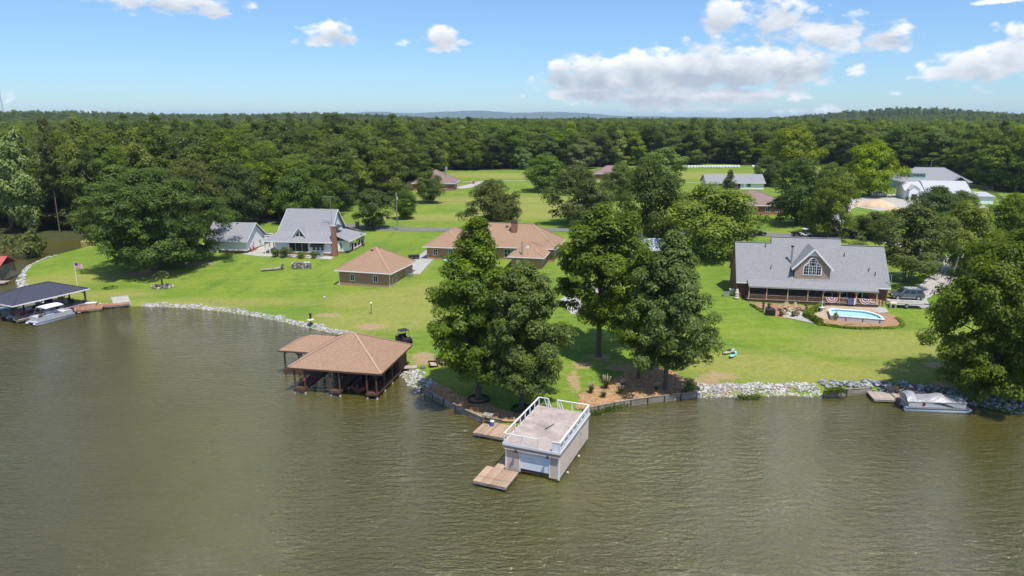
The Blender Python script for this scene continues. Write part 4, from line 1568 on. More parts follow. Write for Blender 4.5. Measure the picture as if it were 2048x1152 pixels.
plank_dock('dock', 'low weathered plank dock in front of the tan boathouse corner', [(-1.75, 1.55, -3.7, -.62), (-.95, -.06, -.60, 2.1)], .55, 'deck_plank', BH_O, BH_YAW)
plank_dock('dock', 'plank dock between the left timber wall and the tan boathouse', [(-6.1, -2.55, 5.4, 8.6), (-2.53, -.06, 5.75, 8.0)], .58, 'deck_plank', BH_O, BH_YAW)


# ------------------------------------------------------------------ brown roofed boathouse
def build_brown_boathouse():
    o = at(570.6, 735, 3.4)
    yaw = math.radians(-11.0)
    t = thing('covered_dock', 'brown hip roofed double slip boathouse on stained posts', 'boathouse', (o[0] + .15, o[1] + .1, 0), yaw)
    Wd, Dp, ze, rise = 12.15, 11.3, 3.4, 3.05
    mb = MB()
    hips = hip_roof(mb, 0, Wd, 0, Dp, ze, rise, .10)
    rf = mb.build('roof', 'shingle_brown', t)
    ridge_caps(hips[:4], 'ridge_tan', rf, .26)
    fascia(0, Wd, 0, Dp, ze - .22, ze - .02, 'wood_stain', rf)
    # lower roof over the swim platform, hipped at its outer end
    x0, x1, y0, y1, zr = -4.2, 3.2, 5.55, 11.1, 3.45
    ap = (-1.0, 8.6, 4.85)
    mb = MB()
    mb.add([(x0, y0, zr), (x1, y0, zr), (x1, y1, zr), (x0, y1, zr), ap, (4.6, 8.6, 4.85), (x0, y0, zr - .1), (x1, y0, zr - .1), (x1, y1, zr - .1), (x0, y1, zr - .1)],
           [(0, 1, 5, 4), (2, 3, 4, 5), (3, 0, 4), (0, 6, 7, 1), (2, 8, 9, 3), (3, 9, 6, 0), (9, 8, 7, 6)])
    r2 = mb.build('roof', 'shingle_brown', t, label='lower brown roof on the left')
    MB().box(x0 - .05, x0 - .003, y0, y1, zr - .2, zr - .02).build('fascia_board', 'wood_stain', r2)
    MB().box(x0 - .05, .6, y0 - .05, y0 - .003, zr - .2, zr - .02).build('fascia_board', 'wood_stain', r2)
    # three finger docks, cross dock at the back
    zd = .75
    for a, b, ya in ((.65, 2.2, .1), (5.35, 6.75, .1), (10.05, 11.5, .1)):
        planks(t, (ya, 8.6), a, b, zd, 'wood_stain', 'x', w=.19)
        MB().box(a + .02, b - .02, ya, ya + .06, zd - .3, zd - .045).build('rim_board', 'wood_stain', t)
        MB().box(b - .06, b - .01, ya + .07, 8.6, zd - .3, zd - .045).build('rim_board', 'wood_stain', t)
        MB().box(a + .01, a + .06, ya + .07, 8.6, zd - .3, zd - .045).build('rim_board', 'wood_stain', t)
        for y in (.3, 2.9, 5.5, 8.2):
            for x in (a + .12, b - .12):
                q = MB().box(x - .075, x + .075, y - .075, y + .075, -.1, ze - .1).build('post', 'wood_stain', t)
                MB().box(x - .095, x + .095, y - .095, y + .095, -1.5, .22).build('post_foot', 'pile_tip', q)
    planks(t, (.6, 11.55), 8.62, 10.9, zd, 'wood_stain', 'y', w=.19)
    MB().box(.6, 11.55, 10.85, 10.9, -.6, zd - .05).build('rim_board', 'wood_stain', t)
    # swim platform under the lower roof
    planks(t, (-3.9, .5), 6.0, 10.7, zd, 'wood_stain', 'y', w=.19)
    MB().box(-3.95, .5, 5.94, 5.99, zd - .55, zd - .01).build('rim_board', 'wood_stain', t)
    for x in (-3.7, -1.7, .2):
        for y in (6.15, 10.5):
            MB().box(x - .075, x + .075, y - .075, y + .075, -1.5, zr - .1).build('post', 'wood_stain', t)
    for x in (-1.7, .2):
        for s in (-1, 1):
            MB().beam((x, 6.15, 2.6), (x + s * .6, 6.15, 3.3), .1).build('brace', 'wood_stain', t)
    for x in (-3.7,):
        MB().beam((x, 6.15, 2.7), (x + .55, 6.15, 3.3), .1).build('brace', 'wood_stain', t)
    # header beams
    for y in (.3, 5.5, 8.2):
        MB().box(.5, 11.65, y - .06, y + .06, ze - .36, ze - .12).build('beam', 'wood_stain', t)
    # store room at the back right corner, of upright boards
    n = 22
    for i in range(n):
        a = 8.0 + 2.9 * i / n
        MB().box(11.40, 11.44 + .008 * (i % 2), a + .006, a + 2.9 / n - .006, zd, ze - .12).build('wall_board', 'wood_stain', t)
    for i in range(26):
        a = 7.9 + 3.5 * i / 26
        MB().box(a + .006, a + 3.5 / 26 - .006, 7.96 - .008 * (i % 2), 8.0, zd, ze - .12).build('wall_board', 'wood_stain', t)
    MB().box(7.9, 11.38, 10.86, 10.9, zd, ze - .12).build('wall', 'wood_stain', t)
    MB().box(7.9, 7.94, 8.02, 10.85, zd, ze - .12).build('wall', 'wood_stain', t)
    # life ring on a front post, ladder at the swim platform
    ring = MB()
    pts = [(2.08 + .15 * math.cos(a), .19, 1.85 + .15 * math.sin(a)) for a in [i * math.pi / 8 for i in range(17)]]
    ring.path(pts, .045, 6).build('life_ring', 'red_fabric', t)
    MB().path([(3.0, 6.4, .8), (3.1, 6.2, 1.5), (3.3, 5.9, 1.4), (3.4, 5.8, .0)], .03, 6).path([(3.5, 6.4, .8), (3.6, 6.2, 1.5), (3.8, 5.9, 1.4), (3.9, 5.8, .0)], .03, 6).build('ladder', 'steel', t)
    # gangway to the lawn
    MB().beam((11.6, 9.6, .75), (13.2, 9.9, .80), 1.1, .08).build('gangway', 'deck_plank_grey', t)

    def inside_pt(x, y, z):
        c, s = math.cos(yaw), math.sin(yaw)
        return (o[0] + .15 + x * c - y * s, o[1] + .1 + x * s + y * c, z)
    return inside_pt, yaw


BB, BB_YAW = build_brown_boathouse()


# ------------------------------------------------------------------ brick outbuilding
def build_brick_outbuilding():
    p = G(680, 570)
    yaw = math.radians(-15.5)
    t = thing('brick_outbuilding', 'small square brick building with brown hip roof on the lawn', 'building', (p[0], p[1], p[2] - .1), yaw)
    Wd, Dp, ze = 10.5, 10.9, 3.15
    MB().box(0, Wd, 0, Dp, -.4, ze - .02).build('wall', 'brick_tan', t)
    mb = MB()
    hips = hip_roof(mb, -.65, Wd + .65, -.65, Dp + .65, ze, 3.75, .06)
    rf = mb.build('roof', 'shingle_brown', t)
    ridge_caps(hips[:4], 'ridge_tan', rf, .22)
    fascia(-.65, Wd + .65, -.65, Dp + .65, ze - .20, ze - .015, 'white_trim', rf, .07)
    MB().ball((5.0, 4.35, 6.6), (.32, .32, .2), 10, 6).tube((5.0, 4.35, 6.0), (5.0, 4.35, 6.6), .16, .16, 10).build('roof_vent', 'terracotta', rf)
    window(t, 2.75, 1.1, .95, 1.35, 0, 2, 1)
    window(t, 7.6, 1.1, .95, 1.35, 0, 2, 1)
    window(t, 2.9, 1.1, .95, 1.35, Wd, 2, 1, face='right')
    window(t, 7.6, 1.1, .95, 1.35, Wd, 2, 1, face='right')
    for x, y in ((-.06, -.06), (Wd + .06, -.06)):
        MB().tube((x, y, .05), (x, y, ze - .2), .055, .055, 6).build('downspout', 'white_trim', t)
    MB().box(Wd + .01, Wd + .05, 1.0, 1.5, .9, 1.9).build('meter_box', 'steel', t)
    MB().path([(8.9, .9, 4.2), (8.9, .9, 4.95), (8.6, .9, 5.2)], .025, 5).build('antenna', 'steel', rf)
    c, s = math.cos(yaw), math.sin(yaw)

    def wp(x, y, z=0):
        return (p[0] + x * c - y * s, p[1] + x * s + y * c, p[2] + z)
    return wp, yaw


BO, BO_YAW = build_brick_outbuilding()


# ------------------------------------------------------------------ white garage
def gable(parent, x, y0, y1, yr, z0, z1, material, t=.12, name='gable_wall'):
    return MB().loft([[(x, y0, z0), (x, y1, z0), (x, yr, z1)], [(x + t, y0, z0), (x + t, y1, z0), (x + t, yr, z1)]]).build(name, material, parent)


def build_garage():
    p = G(416, 505)
    yaw = math.radians(-8.0)
    t = thing('white_garage', 'white garage with a grey gable roof left of the white house', 'garage', (p[0], p[1], p[2] - .1), yaw)
    Wd, Dp, ze, zr, yr = 9.6, 8.6, 3.2, 6.6, 4.3
    MB().box(0, Wd, 0, Dp, .75, ze).build('wall', 'white_siding', t)
    MB().box(-.03, Wd + .03, -.03, Dp + .03, -.4, .748).build('foundation', 'wood_dark', t)
    gable(t, Wd - .12, 0, Dp, yr, ze + .002, zr - .15, 'white_siding')
    gable(t, 0, 0, Dp, yr, ze + .002, zr - .15, 'white_siding')
    rf = MB().slab([(-.5, -.55, ze - .25), (Wd + .5, -.55, ze - .25), (Wd + .5, yr, zr), (-.5, yr, zr)], .14).build('roof', 'shingle_grey', t)
    MB().slab([(-.5, yr + .002, zr - .002), (Wd + .5, yr + .002, zr - .002), (Wd + .5, Dp + .3, ze + .1), (-.5, Dp + .3, ze + .1)], .14).build('roof_slope', 'shingle_grey', rf)
    MB().slab([(Wd - 4, Dp + .302, ze + .08), (Wd + .5, Dp + .302, ze + .08), (Wd + .9, Dp + 2.6, ze - .55), (Wd - 4, Dp + 2.6, ze - .55)], .12).build('lean_to', 'shingle_grey', rf)
    MB().beam((Wd + .53, -.55, ze - .32), (Wd + .53, yr, zr - .07), .05, .2).beam((Wd + .53, yr, zr - .07), (Wd + .53, Dp + .3, ze + .03), .05, .2).build('barge_board', 'white_trim', rf)
    MB().box(-.5, Wd + .5, -.62, -.56, ze - .42, ze - .26).build('gutter', 'white_trim', rf)
    d = MB().box(.25, 2.75, -.10, -.04, .05, 2.5).build('sliding_door', 'white_paint', t)
    MB().box(.25, 4.3, -.16, -.11, 2.5, 2.6).build('door_track', 'black_metal', d)
    MB().box(2.70, 2.76, -.125, -.102, .05, 2.45).build('door_edge', 'wood_dark', d)
    MB().ball((Wd + .1, 3.2, 2.0), (.06, .22, .3), 8, 6).build('wall_ornament', 'steel', t)
    window(t, 6.3, 1.3, .9, 1.1, Wd, 2, 2, face='right')
    # pergola post behind
    MB().box(Wd + 2.4, Wd + 2.55, 6.0, 6.15, 0, 3.2).box(Wd + .8, Wd + 2.55, 6.0, 6.15, 3.0, 3.15).box(Wd + .8, Wd + 2.4, 6.03, 6.11, 1.9, 2.0).build('arbour_post', 'wood_dark', t)


build_garage()


# ------------------------------------------------------------------ white house
def build_white_house():
    p = G(550, 508)
    yaw = math.radians(-7.4)
    t = thing('white_house', 'white house with steep flared grey roof and tall brick chimney', 'house', (p[0], p[1], p[2] - .1), yaw)
    Wd, Dp, ze = 13.6, 12.6, 3.1
    yr, zr = 6.4, 9.7
    MB().box(.2, Wd, 0, Dp, .6, ze).build('wall', 'white_siding', t)
    MB().box(.17, Wd + .03, -.03, Dp + .03, -.4, .598).build('foundation', 'brick_chimney', t)
    # upper walls under the steep roof
    gable(t, 12.35, 1.6, 11.2, yr, ze + .6, zr - .2, 'white_siding')
    gable(t, .75, 1.6, 11.2, yr, ze + .6, zr - .2, 'white_siding')
    zk = 5.1
    rf = MB().slab([(.2, 2.0, zk), (12.95, 2.0, zk), (12.95, yr, zr), (.9, yr, zr)], .14).build('roof', 'shingle_grey', t)
    MB().slab([(-2.4, -.65, ze + .05), (Wd + .35, -.65, ze + .05), (13.3, 2.0, zk - .004), (.2, 2.0, zk - .004)], .12).build('roof_slope', 'shingle_grey', rf, label='flared lower roof towards the lake')
    MB().slab([(.9, yr + .002, zr - .002), (12.95, yr + .002, zr - .002), (12.95, 10.9, zk), (.2, 10.9, zk)], .14).build('roof_slope', 'shingle_grey', rf)
    MB().slab([(.2, 10.902, zk - .004), (13.3, 10.902, zk - .004), (Wd + 3.2, Dp + 1.0, ze + .05), (-2.4, Dp + 1.0, ze + .05)], .12).build('roof_slope', 'shingle_grey', rf)
    # right side skirt roof over the bay and the porch
    MB().slab([(Wd - 1.3, 2.4, 4.75), (Wd + 3.3, 1.9, ze - .1), (Wd + 3.3, Dp + .98, ze - .1), (Wd - 1.3, 10.88, 4.75)], .12).build('roof_slope', 'shingle_grey', rf)
    MB().slab([(-2.4, -.62, ze + .02), (.19, 2.0, zk - .02), (.19, 10.9, zk - .02), (-2.4, Dp + .98, ze + .02)], .12).build('roof_slope', 'shingle_grey', rf)
    MB().beam((13.0, 2.0, zk - .1), (13.0, yr, zr - .08), .06, .24).beam((13.0, yr, zr - .08), (13.0, 10.9, zk - .1), .06, .24).build('barge_board', 'white_trim', rf)
    MB().beam((.8, yr - .1, zr - .08), (.12, 2.0, zk - .06), .06, .2).build('barge_board', 'white_trim', rf)
    MB().box(-2.4, Wd + .35, -.74, -.66, ze - .16, ze + .04).build('gutter', 'white_trim', rf)
    MB().box(Wd + 3.31, Wd + 3.38, 1.9, Dp + .98, ze - .32, ze - .10).build('gutter', 'white_trim', rf)
    # eyebrow awning on the gable
    MB().slab([(12.5, 4.6, 6.1), (13.5, 4.4, 5.6), (13.5, 7.6, 5.6), (12.5, 7.4, 6.1)], .08).build('awning', 'shingle_dark', t)
    window(t, 6.0, 4.7, 1.5, .85, 12.47, 2, 1, face='right')
    # triangular dormer
    dx, dy, dz = 5.9, .55, 4.05
    d = MB().loft([[(dx - 1.45, dy, dz), (dx + 1.45, dy, dz), (dx, dy, dz + 1.95)], [(dx - 1.45, dy + .1, dz), (dx + 1.45, dy + .1, dz), (dx, dy + .1, dz + 1.95)]]).build('dormer', 'white_trim', t)
    for s in (-1, 1):
        MB().slab([(dx + s * 1.75, dy - .25, dz - .12), (dx, dy - .25, dz + 2.2), (dx, dy + 2.6, dz + 2.2), (dx + s * 1.75, dy + .7, dz - .12)] if s < 0 else
                  [(dx, dy - .25, dz + 2.2), (dx + s * 1.75, dy - .25, dz - .12), (dx + s * 1.75, dy + .7, dz - .12), (dx, dy + 2.6, dz + 2.2)], .1).build('dormer_roof', 'shingle_grey', d)
        MB().beam((dx + s * 1.75, dy - .28, dz - .17), (dx + s * .03, dy - .28, dz + 2.13), .05, .16).build('barge_board', 'white_trim', d)
        q = [(dx + s * .09, dy - .012, dz + .16), (dx + s * 1.0, dy - .012, dz + .16), (dx + s * .09, dy - .012, dz + 1.42)]
        MB().loft([q, [(a, b - .02, c) for a, b, c in q]]).build('pane', 'glass_dark', d)
    # lake front: screened porch, window trio, awning
    MB().box(3.5, 8.1, -.03, -.003, .75, 3.0).build('porch_frame', 'white_trim', t)
    for i in range(3):
        MB().box(3.62 + i * 1.49, 3.62 + i * 1.49 + 1.40, -.05, -.032, .85, 2.92).build('screen', 'screen_dark', t)
    for x in (9.35, 10.35, 11.35):
        window(t, x, 1.15, .8, 1.15, 0, 1, 2, glass='glass_green')
    MB().slab([(8.75, -.9, 2.35), (11.95, -.9, 2.35), (11.95, -.02, 2.75), (8.75, -.02, 2.75)], .05).box(8.75, 11.95, -.9, -.87, 2.05, 2.30).build('awning', 'black_cover', t)
    MB().box(.25, .35, -.05, -.01, .6, 3.0).box(3.3, 3.4, -.05, -.01, .6, 3.0).build('wall_trim', 'white_trim', t)
    # left porch posts
    for x, y in ((-2.1, -.3), (-1.0, -.3), (-2.1, 4), (-2.1, 8)):
        MB().box(x - .09, x + .09, y - .09, y + .09, 0, ze + .1).build('porch_post', 'white_trim', t)
    # bay and right porch
    MB().prism([(Wd, 2.6), (Wd + 1.6, 2.9), (Wd + 2.5, 4.0), (Wd + 2.5, 5.6), (Wd, 5.6)], .55, ze - .12).build('bay', 'white_siding', t)
    MB().prism([(Wd, 2.55), (Wd + 1.62, 2.86), (Wd + 2.54, 3.98), (Wd + 2.54, 5.62), (Wd, 5.62)], -.4, .548).build('foundation', 'brick_chimney', t)
    window(t, Wd + .85, 1.1, .9, 1.4, 2.78, 2, 2)
    window(t, 4.8, 1.1, .9, 1.4, Wd + 2.5, 2, 2, face='right')
    MB().box(Wd + .02, Wd + 3.1, 5.64, Dp + .6, -.4, .55).build('porch_floor', 'brick_chimney', t)
    for y in (5.8, 8.0, 10.4, Dp + .4):
        MB().box(Wd + 2.9, Wd + 3.06, y - .08, y + .08, .55, ze - .1).build('porch_post', 'white_trim', t)
    MB().box(Wd + 2.92, Wd + 3.04, 5.9, Dp + .3, .7, .85).build('porch_rail', 'white_trim', t)
    # chimney and aerial
    c = MB().box(Wd + .05, Wd + 1.2, -.55, .45, -.3, 3.2).box(Wd + .15, Wd + 1.1, -.45, .4, 3.2, 6.7).build('chimney', 'brick_chimney', t)
    MB().box(Wd + .08, Wd + 1.17, -.52, .47, 6.7, 6.9).build('chimney_cap', 'stone_tan', c)
    a = MB().tube((Wd - .4, 1.6, 3.5), (Wd - .4, 1.6, 13.2), .05, .03, 6)
    for k in range(9):
        a.beam((Wd - 1.9 + k * .28, 1.6 - .8 + k * .05, 13.1), (Wd - 1.9 + k * .28, 1.6 + .8 - k * .05, 13.1), .03)
    a.beam((Wd - 2.0, 1.6, 13.1), (Wd + .6, 1.6, 13.1), .05).build('aerial', 'steel', t)
    for x in (10.0, 11.4):
        q = MB().cham(x - .45, x + .45, -1.3, -.45, 0, .85, .06).build('air_unit', 'steel', t)
    for x, y, z in ((2.2, .6, 4.25), (9.6, 3.0, 6.3), (10.9, 1.2, 4.65)):
        MB().tube((x, y, z - .2), (x, y, z + .35), .05, .05, 6).build('vent_pipe', 'white_trim', rf)


build_white_house()


# ------------------------------------------------------------------ long brick house with the brown roof
def build_brown_house():
    p = G(857, 516)
    yaw = math.radians(-12.5)
    t = thing('brick_house', 'long brick house with brown hip roofs behind the lakeside trees', 'house', (p[0], p[1], p[2] - .1), yaw)
    ze = 3.0
    MB().box(.0, 27.6, 2.0, 13.5, -.4, ze - .02).build('wall', 'brick_tan', t)
    MB().box(.0, 8.0, -1.0, 1.98, -.4, ze - .02).build('wall', 'brick_tan', t)
    MB().box(20.0, 26.3, -5.2, 1.98, -.4, ze - .62).build('wall', 'brick_tan', t)
    mb = MB()
    hips = hip_roof(mb, 5.4, 28.4, 1.3, 14.2, ze, 4.3, .06)
    rf = mb.build('roof', 'shingle_brown', t)
    ridge_caps(hips, 'ridge_tan', rf, .24)
    fascia(5.4, 28.4, 1.3, 14.2, ze - .2, ze - .015, 'white_trim', rf, .06)
    mb = MB()
    h2 = hip_roof(mb, -.7, 8.7, -1.7, 13.0, ze - .03, 3.0, .06)
    r2 = mb.build('roof', 'shingle_brown', t)
    ridge_caps(h2, 'ridge_tan', r2, .24)
    fascia(-.7, 8.7, -1.7, 13.0, ze - .23, ze - .045, 'white_trim', r2, .06)
    mb = MB()
    h3 = hip_roof(mb, 19.3, 27.0, -5.9, 3.6, ze - .6, 2.25, .06)
    r3 = mb.build('roof', 'shingle_brown', t)
    ridge_caps(h3[:3], 'ridge_tan', r3, .24)
    fascia(19.3, 27.0, -5.9, 1.2, ze - .8, ze - .615, 'white_trim', r3, .06)
    c = MB().box(17.6, 18.9, 5.1, 6.1, 5.0, 7.9).build('chimney', 'brick_chimney', rf)
    MB().box(17.5, 19.0, 5.0, 6.2, 7.9, 8.1).box(17.8, 18.7, 5.3, 5.9, 8.1, 8.4).build('chimney_cap', 'wood_dark', c)
    MB().ball((16.4, 6.6, 6.95), (.36, .36, .2), 10, 6).build('roof_vent', 'steel', rf)
    MB().disc((23.0, -3.4, 4.0), .42, 'y', .06).tube((23.0, -3.2, 3.6), (23.0, -3.35, 4.0), .03, .03, 6).build('satellite_dish', 'white_trim', r3)
    for x, y, z in ((26.6, 3.0, 4.4),):
        MB().path([(x, y, z), (x, y, z + 1.3), (x - .5, y, z + .6)], .03, 5).build('antenna', 'steel', rf)
    for y in (4.5, 8.5):
        window(t, y, 1.0, 1.0, 1.4, 27.6, 2, 2, face='right')
    for y in (-3.6, -.6):
        window(t, y, .8, 1.0, 1.2, 26.3, 2, 2, face='right')
    for x in (2.0, 5.5):
        window(t, x, 1.0, 1.1, 1.4, -1.0, 2, 2)
    for x in (21.5,):
        MB().tube((x - .0, -5.22, 1.2), (x, -5.27, 1.2), .5, .5, 12).build('round_window', 'white_trim', t)
    for x in (11, 14, 17.5):
        window(t, x, .6, 1.6, 1.9, 2.0, 2, 2)
    c_, s_ = math.cos(yaw), math.sin(yaw)
    return lambda x, y, z=0: (p[0] + x * c_ - y * s_, p[1] + x * s_ + y * c_, p[2] + z)


BRH = build_brown_house()


# ------------------------------------------------------------------ big house with the grey roof
GH_P = G(1475, 600)
GH_YAW = math.radians(-11.2)


def GH(x, y, z=None):
    c, s = math.cos(GH_YAW), math.sin(GH_YAW)
    X, Y = GH_P[0] + x * c - y * s, GH_P[1] + x * s + y * c
    return (X, Y, hgt(X, Y) if z is None else GH_P[2] + z)


def build_grey_house():
    t = thing('grey_roofed_house', 'large dark brick house with grey roof, arched dormer window and lake porch', 'house', (GH_P[0], GH_P[1], GH_P[2] - .05), GH_YAW)
    Wd, y0, y1, ze = 24.2, 2.0, 13.2, 2.95
    MB().box(0, Wd, y0, y1, -.5, ze).build('wall', 'brick_red', t)
    yr, zr = 7.6, 8.9
    sl = (zr - ze) / (yr - 1.45)
    rc = .95                                             # how much the middle ridge stands above the others
    yc, zc = yr + rc / sl, zr + rc
    e = ze - .05

    def z_at(y):
        return e + (y - 1.45) * (zr - e) / (yr - 1.45)
    rf = MB().slab([(-.25, 1.45, e), (6.0, 1.45, e), (6.0, yr, zr), (-.25, yr, zr)], .16).build('roof', 'shingle_house', t)
    MB().slab([(6.002, 1.45, e), (17.6, 1.45, e), (17.6, yc, z_at(yc)), (6.002, yc, z_at(yc))], .16).build('roof_slope', 'shingle_house', rf)
    MB().slab([(17.602, 1.45, e), (Wd + .3, 1.45, e), (Wd + .3, yr, zr), (17.602, yr, zr)], .16).build('roof_slope', 'shingle_house', rf)
    for a, b, yy, zz in ((-.25, 6.0, yr, zr), (6.002, 17.6, yc, z_at(yc)), (17.602, Wd + .3, yr, zr)):
        MB().slab([(a, yy + .002, zz - .003), (b, yy + .002, zz - .003), (b, y1 + .6, e + (.5 if yy == yc else 0)), (a, y1 + .6, e + (.5 if yy == yc else 0))], .16).build('roof_slope', 'shingle_house', rf)
        MB().beam((a, yy, zz + .03), (b, yy, zz + .03), .3, .06).build('ridge_cap', 'shingle_house', rf)
    gable(t, Wd - .2, y0, y1, yr, ze + .002, zr - .25, 'brick_red', .2)
    gable(t, 0, y0, y1, yr, ze + .002, zr - .25, 'brick_red', .2)
    gable(t, 6.1, yr - .8, yr + 2.2, yc, zr - .9, z_at(yc) - .2, 'white_trim', .1)
    gable(t, 17.4, yr - .8, yr + 2.2, yc, zr - .9, z_at(yc) - .2, 'white_trim', .1)
    MB().box(-.25, 1.6, 1.36, 1.44, e - .18, e - .01).box(22.1, Wd + .3, 1.36, 1.44, e - .18, e - .01).build('gutter', 'white_trim', rf)
    # porch
    MB().box(1.5, 22.3, -.35, 1.98, -.5, .42).build('porch_floor', 'wood_dark', t)
    MB().box(1.45, 22.35, -.42, 1.98, .422, .52).build('porch_deck', 'deck_plank_grey', t)
    MB().slab([(1.6, -.55, 2.72), (22.1, -.55, 2.72), (22.1, 1.9, 3.45), (1.6, 1.9, 3.45)], .12).build('porch_roof', 'shingle_house', t)
    MB().box(1.6, 22.1, -.62, -.555, 2.50, 2.70).build('porch_gutter', 'steel', t)
    for x in (1.75, 4.6, 8.0, 11.2, 13.6, 16.2, 18.8, 21.95):
        MB().box(x - .08, x + .08, -.36, -.20, .52, 2.60).build('porch_post', 'wood_raw', t)
    for x0, x1 in ((1.83, 4.52), (4.68, 7.92), (8.08, 11.12), (11.28, 13.52)):
        MB().box(x0, x1, -.32, -.24, .52, 1.18).build('knee_wall', 'wood_stain', t)
        MB().box(x0, x1, -.34, -.20, 1.182, 1.24).build('sill_rail', 'wood_weathered', t)
        MB().box(x0, x1, -.285, -.27, 1.242, 2.58).build('screen', 'screen_glass', t)
    for x0, x1 in ((13.68, 16.12), (16.28, 18.72), (18.88, 21.87)):
        MB().box(x0, x1, -.33, -.23, 1.28, 1.36).build('rail', 'wood_raw', t)
        MB().box(x0, x1, -.32, -.24, .64, .72).build('rail', 'wood_raw', t)
        n = 4
        for k in range(n):
            a, b = x0 + (x1 - x0) * k / n, x0 + (x1 - x0) * (k + 1) / n
            MB().beam((a, -.28, .72), (b, -.28, 1.28), .04).build('cross_bar', 'wood_raw', t)
            MB().beam((a, -.30, 1.28), (b, -.30, .72), .04).build('cross_bar', 'wood_raw', t)
        for k in range(1, n):
            a = x0 + (x1 - x0) * k / n
            MB().box(a - .03, a + .03, -.345, -.325, .72, 1.28).build('baluster', 'wood_raw', t)
    for x in (13.6, 16.2, 18.8, 21.95):
        for s in (-1, 1):
            if 13.5 < x + s * .6 < 22.0:
                MB().beam((x + s * .08, -.28, 2.05), (x + s * .6, -.28, 2.55), .09).build('brace', 'wood_raw', t)
    # doors and windows behind the porch
    for x in (3.6, 6.4, 9.4, 14.9, 17.2):
        window(t, x, .9, 1.5, 1.6, y0, 2, 2, fw=.10)
    d = MB().box(19.3, 20.4, y0 - .06, y0 - .004, .52, 2.6).build('door', 'white_trim', t)
    MB().box(19.5, 20.2, y0 - .085, y0 - .062, .8, 2.4).build('pane', 'glass_dark', d)
    MB().ball((20.28, y0 - .1, 1.5), .05, 6, 4).build('handle', 'steel', d)
    d = MB().box(12.0, 13.0, y0 - .06, y0 - .004, .52, 2.6).build('door', 'white_trim', t)
    MB().box(12.2, 12.8, y0 - .085, y0 - .062, .8, 2.4).build('pane', 'glass_dark', d)
    # dormer with the three part arched window
    x0, x1, yd = 9.3, 14.9, 2.35
    xm = (x0 + x1) / 2
    zb, zs, zp = 3.55, 5.75, 8.75
    poly = [(x0, zb), (x1, zb), (x1, zs), (xm, zp), (x0, zs)]
    d = MB().loft([[(a, yd + .15, b) for a, b in poly], [(a, yd, b) for a, b in poly]]).build('dormer', 'stucco', t)
    MB().box(x0, x0 + .12, yd + .16, 5.6, zb - .4, zs - .05).build('dormer_side', 'shingle_dark', d)
    MB().box(x1 - .12, x1, yd + .16, 5.6, zb - .4, zs - .05).build('dormer_side', 'shingle_dark', d)
    ov = .5
    k = (zp - zs) / (xm - x0)
    for s in (-1, 1):
        xe = xm + s * (xm - x0 + ov)
        zz = zs - ov * k + .25
        q = [(xe, yd - .35, zz), (xm, yd - .35, zp + .28), (xm, 8.2, zp + .28), (xe, 5.2, zz)]
        if s > 0:
            q = [q[1], q[0], q[3], q[2]]
        MB().slab(q, .14).build('dormer_roof', 'shingle_house', d)
        MB().beam((xe + s * .04, yd - .40, zz - .10), (xm + s * .02, yd - .40, zp + .17), .08, .30).build('barge_board', 'white_trim', d)
    MB().loft([[(xm - .75, yd - .05, 7.75), (xm + .75, yd - .05, 7.75), (xm, yd - .05, 8.5)], [(xm - .75, yd - .02, 7.75), (xm + .75, yd - .02, 7.75), (xm, yd - .02, 8.5)]]).build('gable_panel', 'white_trim', d)
    MB().box(x0 - .02, x1 + .02, yd - .09, yd - .004, zb - .02, zb + .22).build('sill_band', 'tan_fascia', d)
    # arched window: outline with a raised middle arch
    zw = 4.55

    def arch(grow):
        pts = [(xm - 1.38 - grow, zw - grow), (xm + 1.38 + grow, zw - grow), (xm + 1.38 + grow, zw + 1.0)]
        for i in range(1, 6):
            a = math.radians(90 * i / 6)
            pts.append((xm + .62 + (.76 + grow) * math.cos(a), zw + 1.0 + (.85 + grow) * math.sin(a)))
        for i in range(0, 9):
            a = math.radians(10 + 160 * i / 8)
            pts.append((xm + (.66 + grow) * math.cos(a), zw + 2.05 + (.72 + grow) * math.sin(a)))
        for i in range(5, 0, -1):
            a = math.radians(90 * i / 6)
            pts.append((xm - .62 - (.76 + grow) * math.cos(a), zw + 1.0 + (.85 + grow) * math.sin(a)))
        pts.append((xm - 1.38 - grow, zw + 1.0))
        return pts
    w = MB().loft([[(a, yd - .004, b) for a, b in arch(.15)], [(a, yd - .07, b) for a, b in arch(.15)]]).build('window', 'white_trim', d)
    MB().loft([[(a, yd - .072, b) for a, b in arch(-.02)], [(a, yd - .085, b) for a, b in arch(-.02)]]).build('pane', 'glass_dark', w)
    for x, za, zb2, wd in ((-.62, 0, 2.1, .10), (.62, 0, 2.1, .10), (-.02, 0, 1.45, .09), (-1.0, 0, 1.7, .035), (1.0, 0, 1.7, .035), (-.31, 0, 2.6, .035), (.31, 0, 2.6, .035)):
        MB().box(xm + x - wd / 2, xm + x + wd / 2, yd - .12, yd - .086, zw + za, zw + zb2).build('mullion', 'white_trim', w)
    for z, hw, wd in ((.5, 1.36, .035), (1.0, 1.36, .035), (1.5, 1.22, .06), (2.05, .62, .05), (2.4, .58, .03)):
        MB().box(xm - hw, xm + hw, yd - .135, yd - .122, zw + z - wd / 2, zw + z + wd / 2).build('mullion', 'white_trim', w)
    # flue, vents, meter mast
    f = MB().tube((9.0, 4.6, 5.6), (9.0, 4.6, 8.8), .17, .17, 10).build('flue', 'steel', rf)
    MB().tube((9.0, 4.6, 8.8), (9.0, 4.6, 9.05), .24, .24, 10).build('flue_cap', 'black_metal', f)
    MB().box(8.7, 9.4, 4.1, 4.7, 5.3, 5.62).build('flashing', 'aluminium_panel', f)
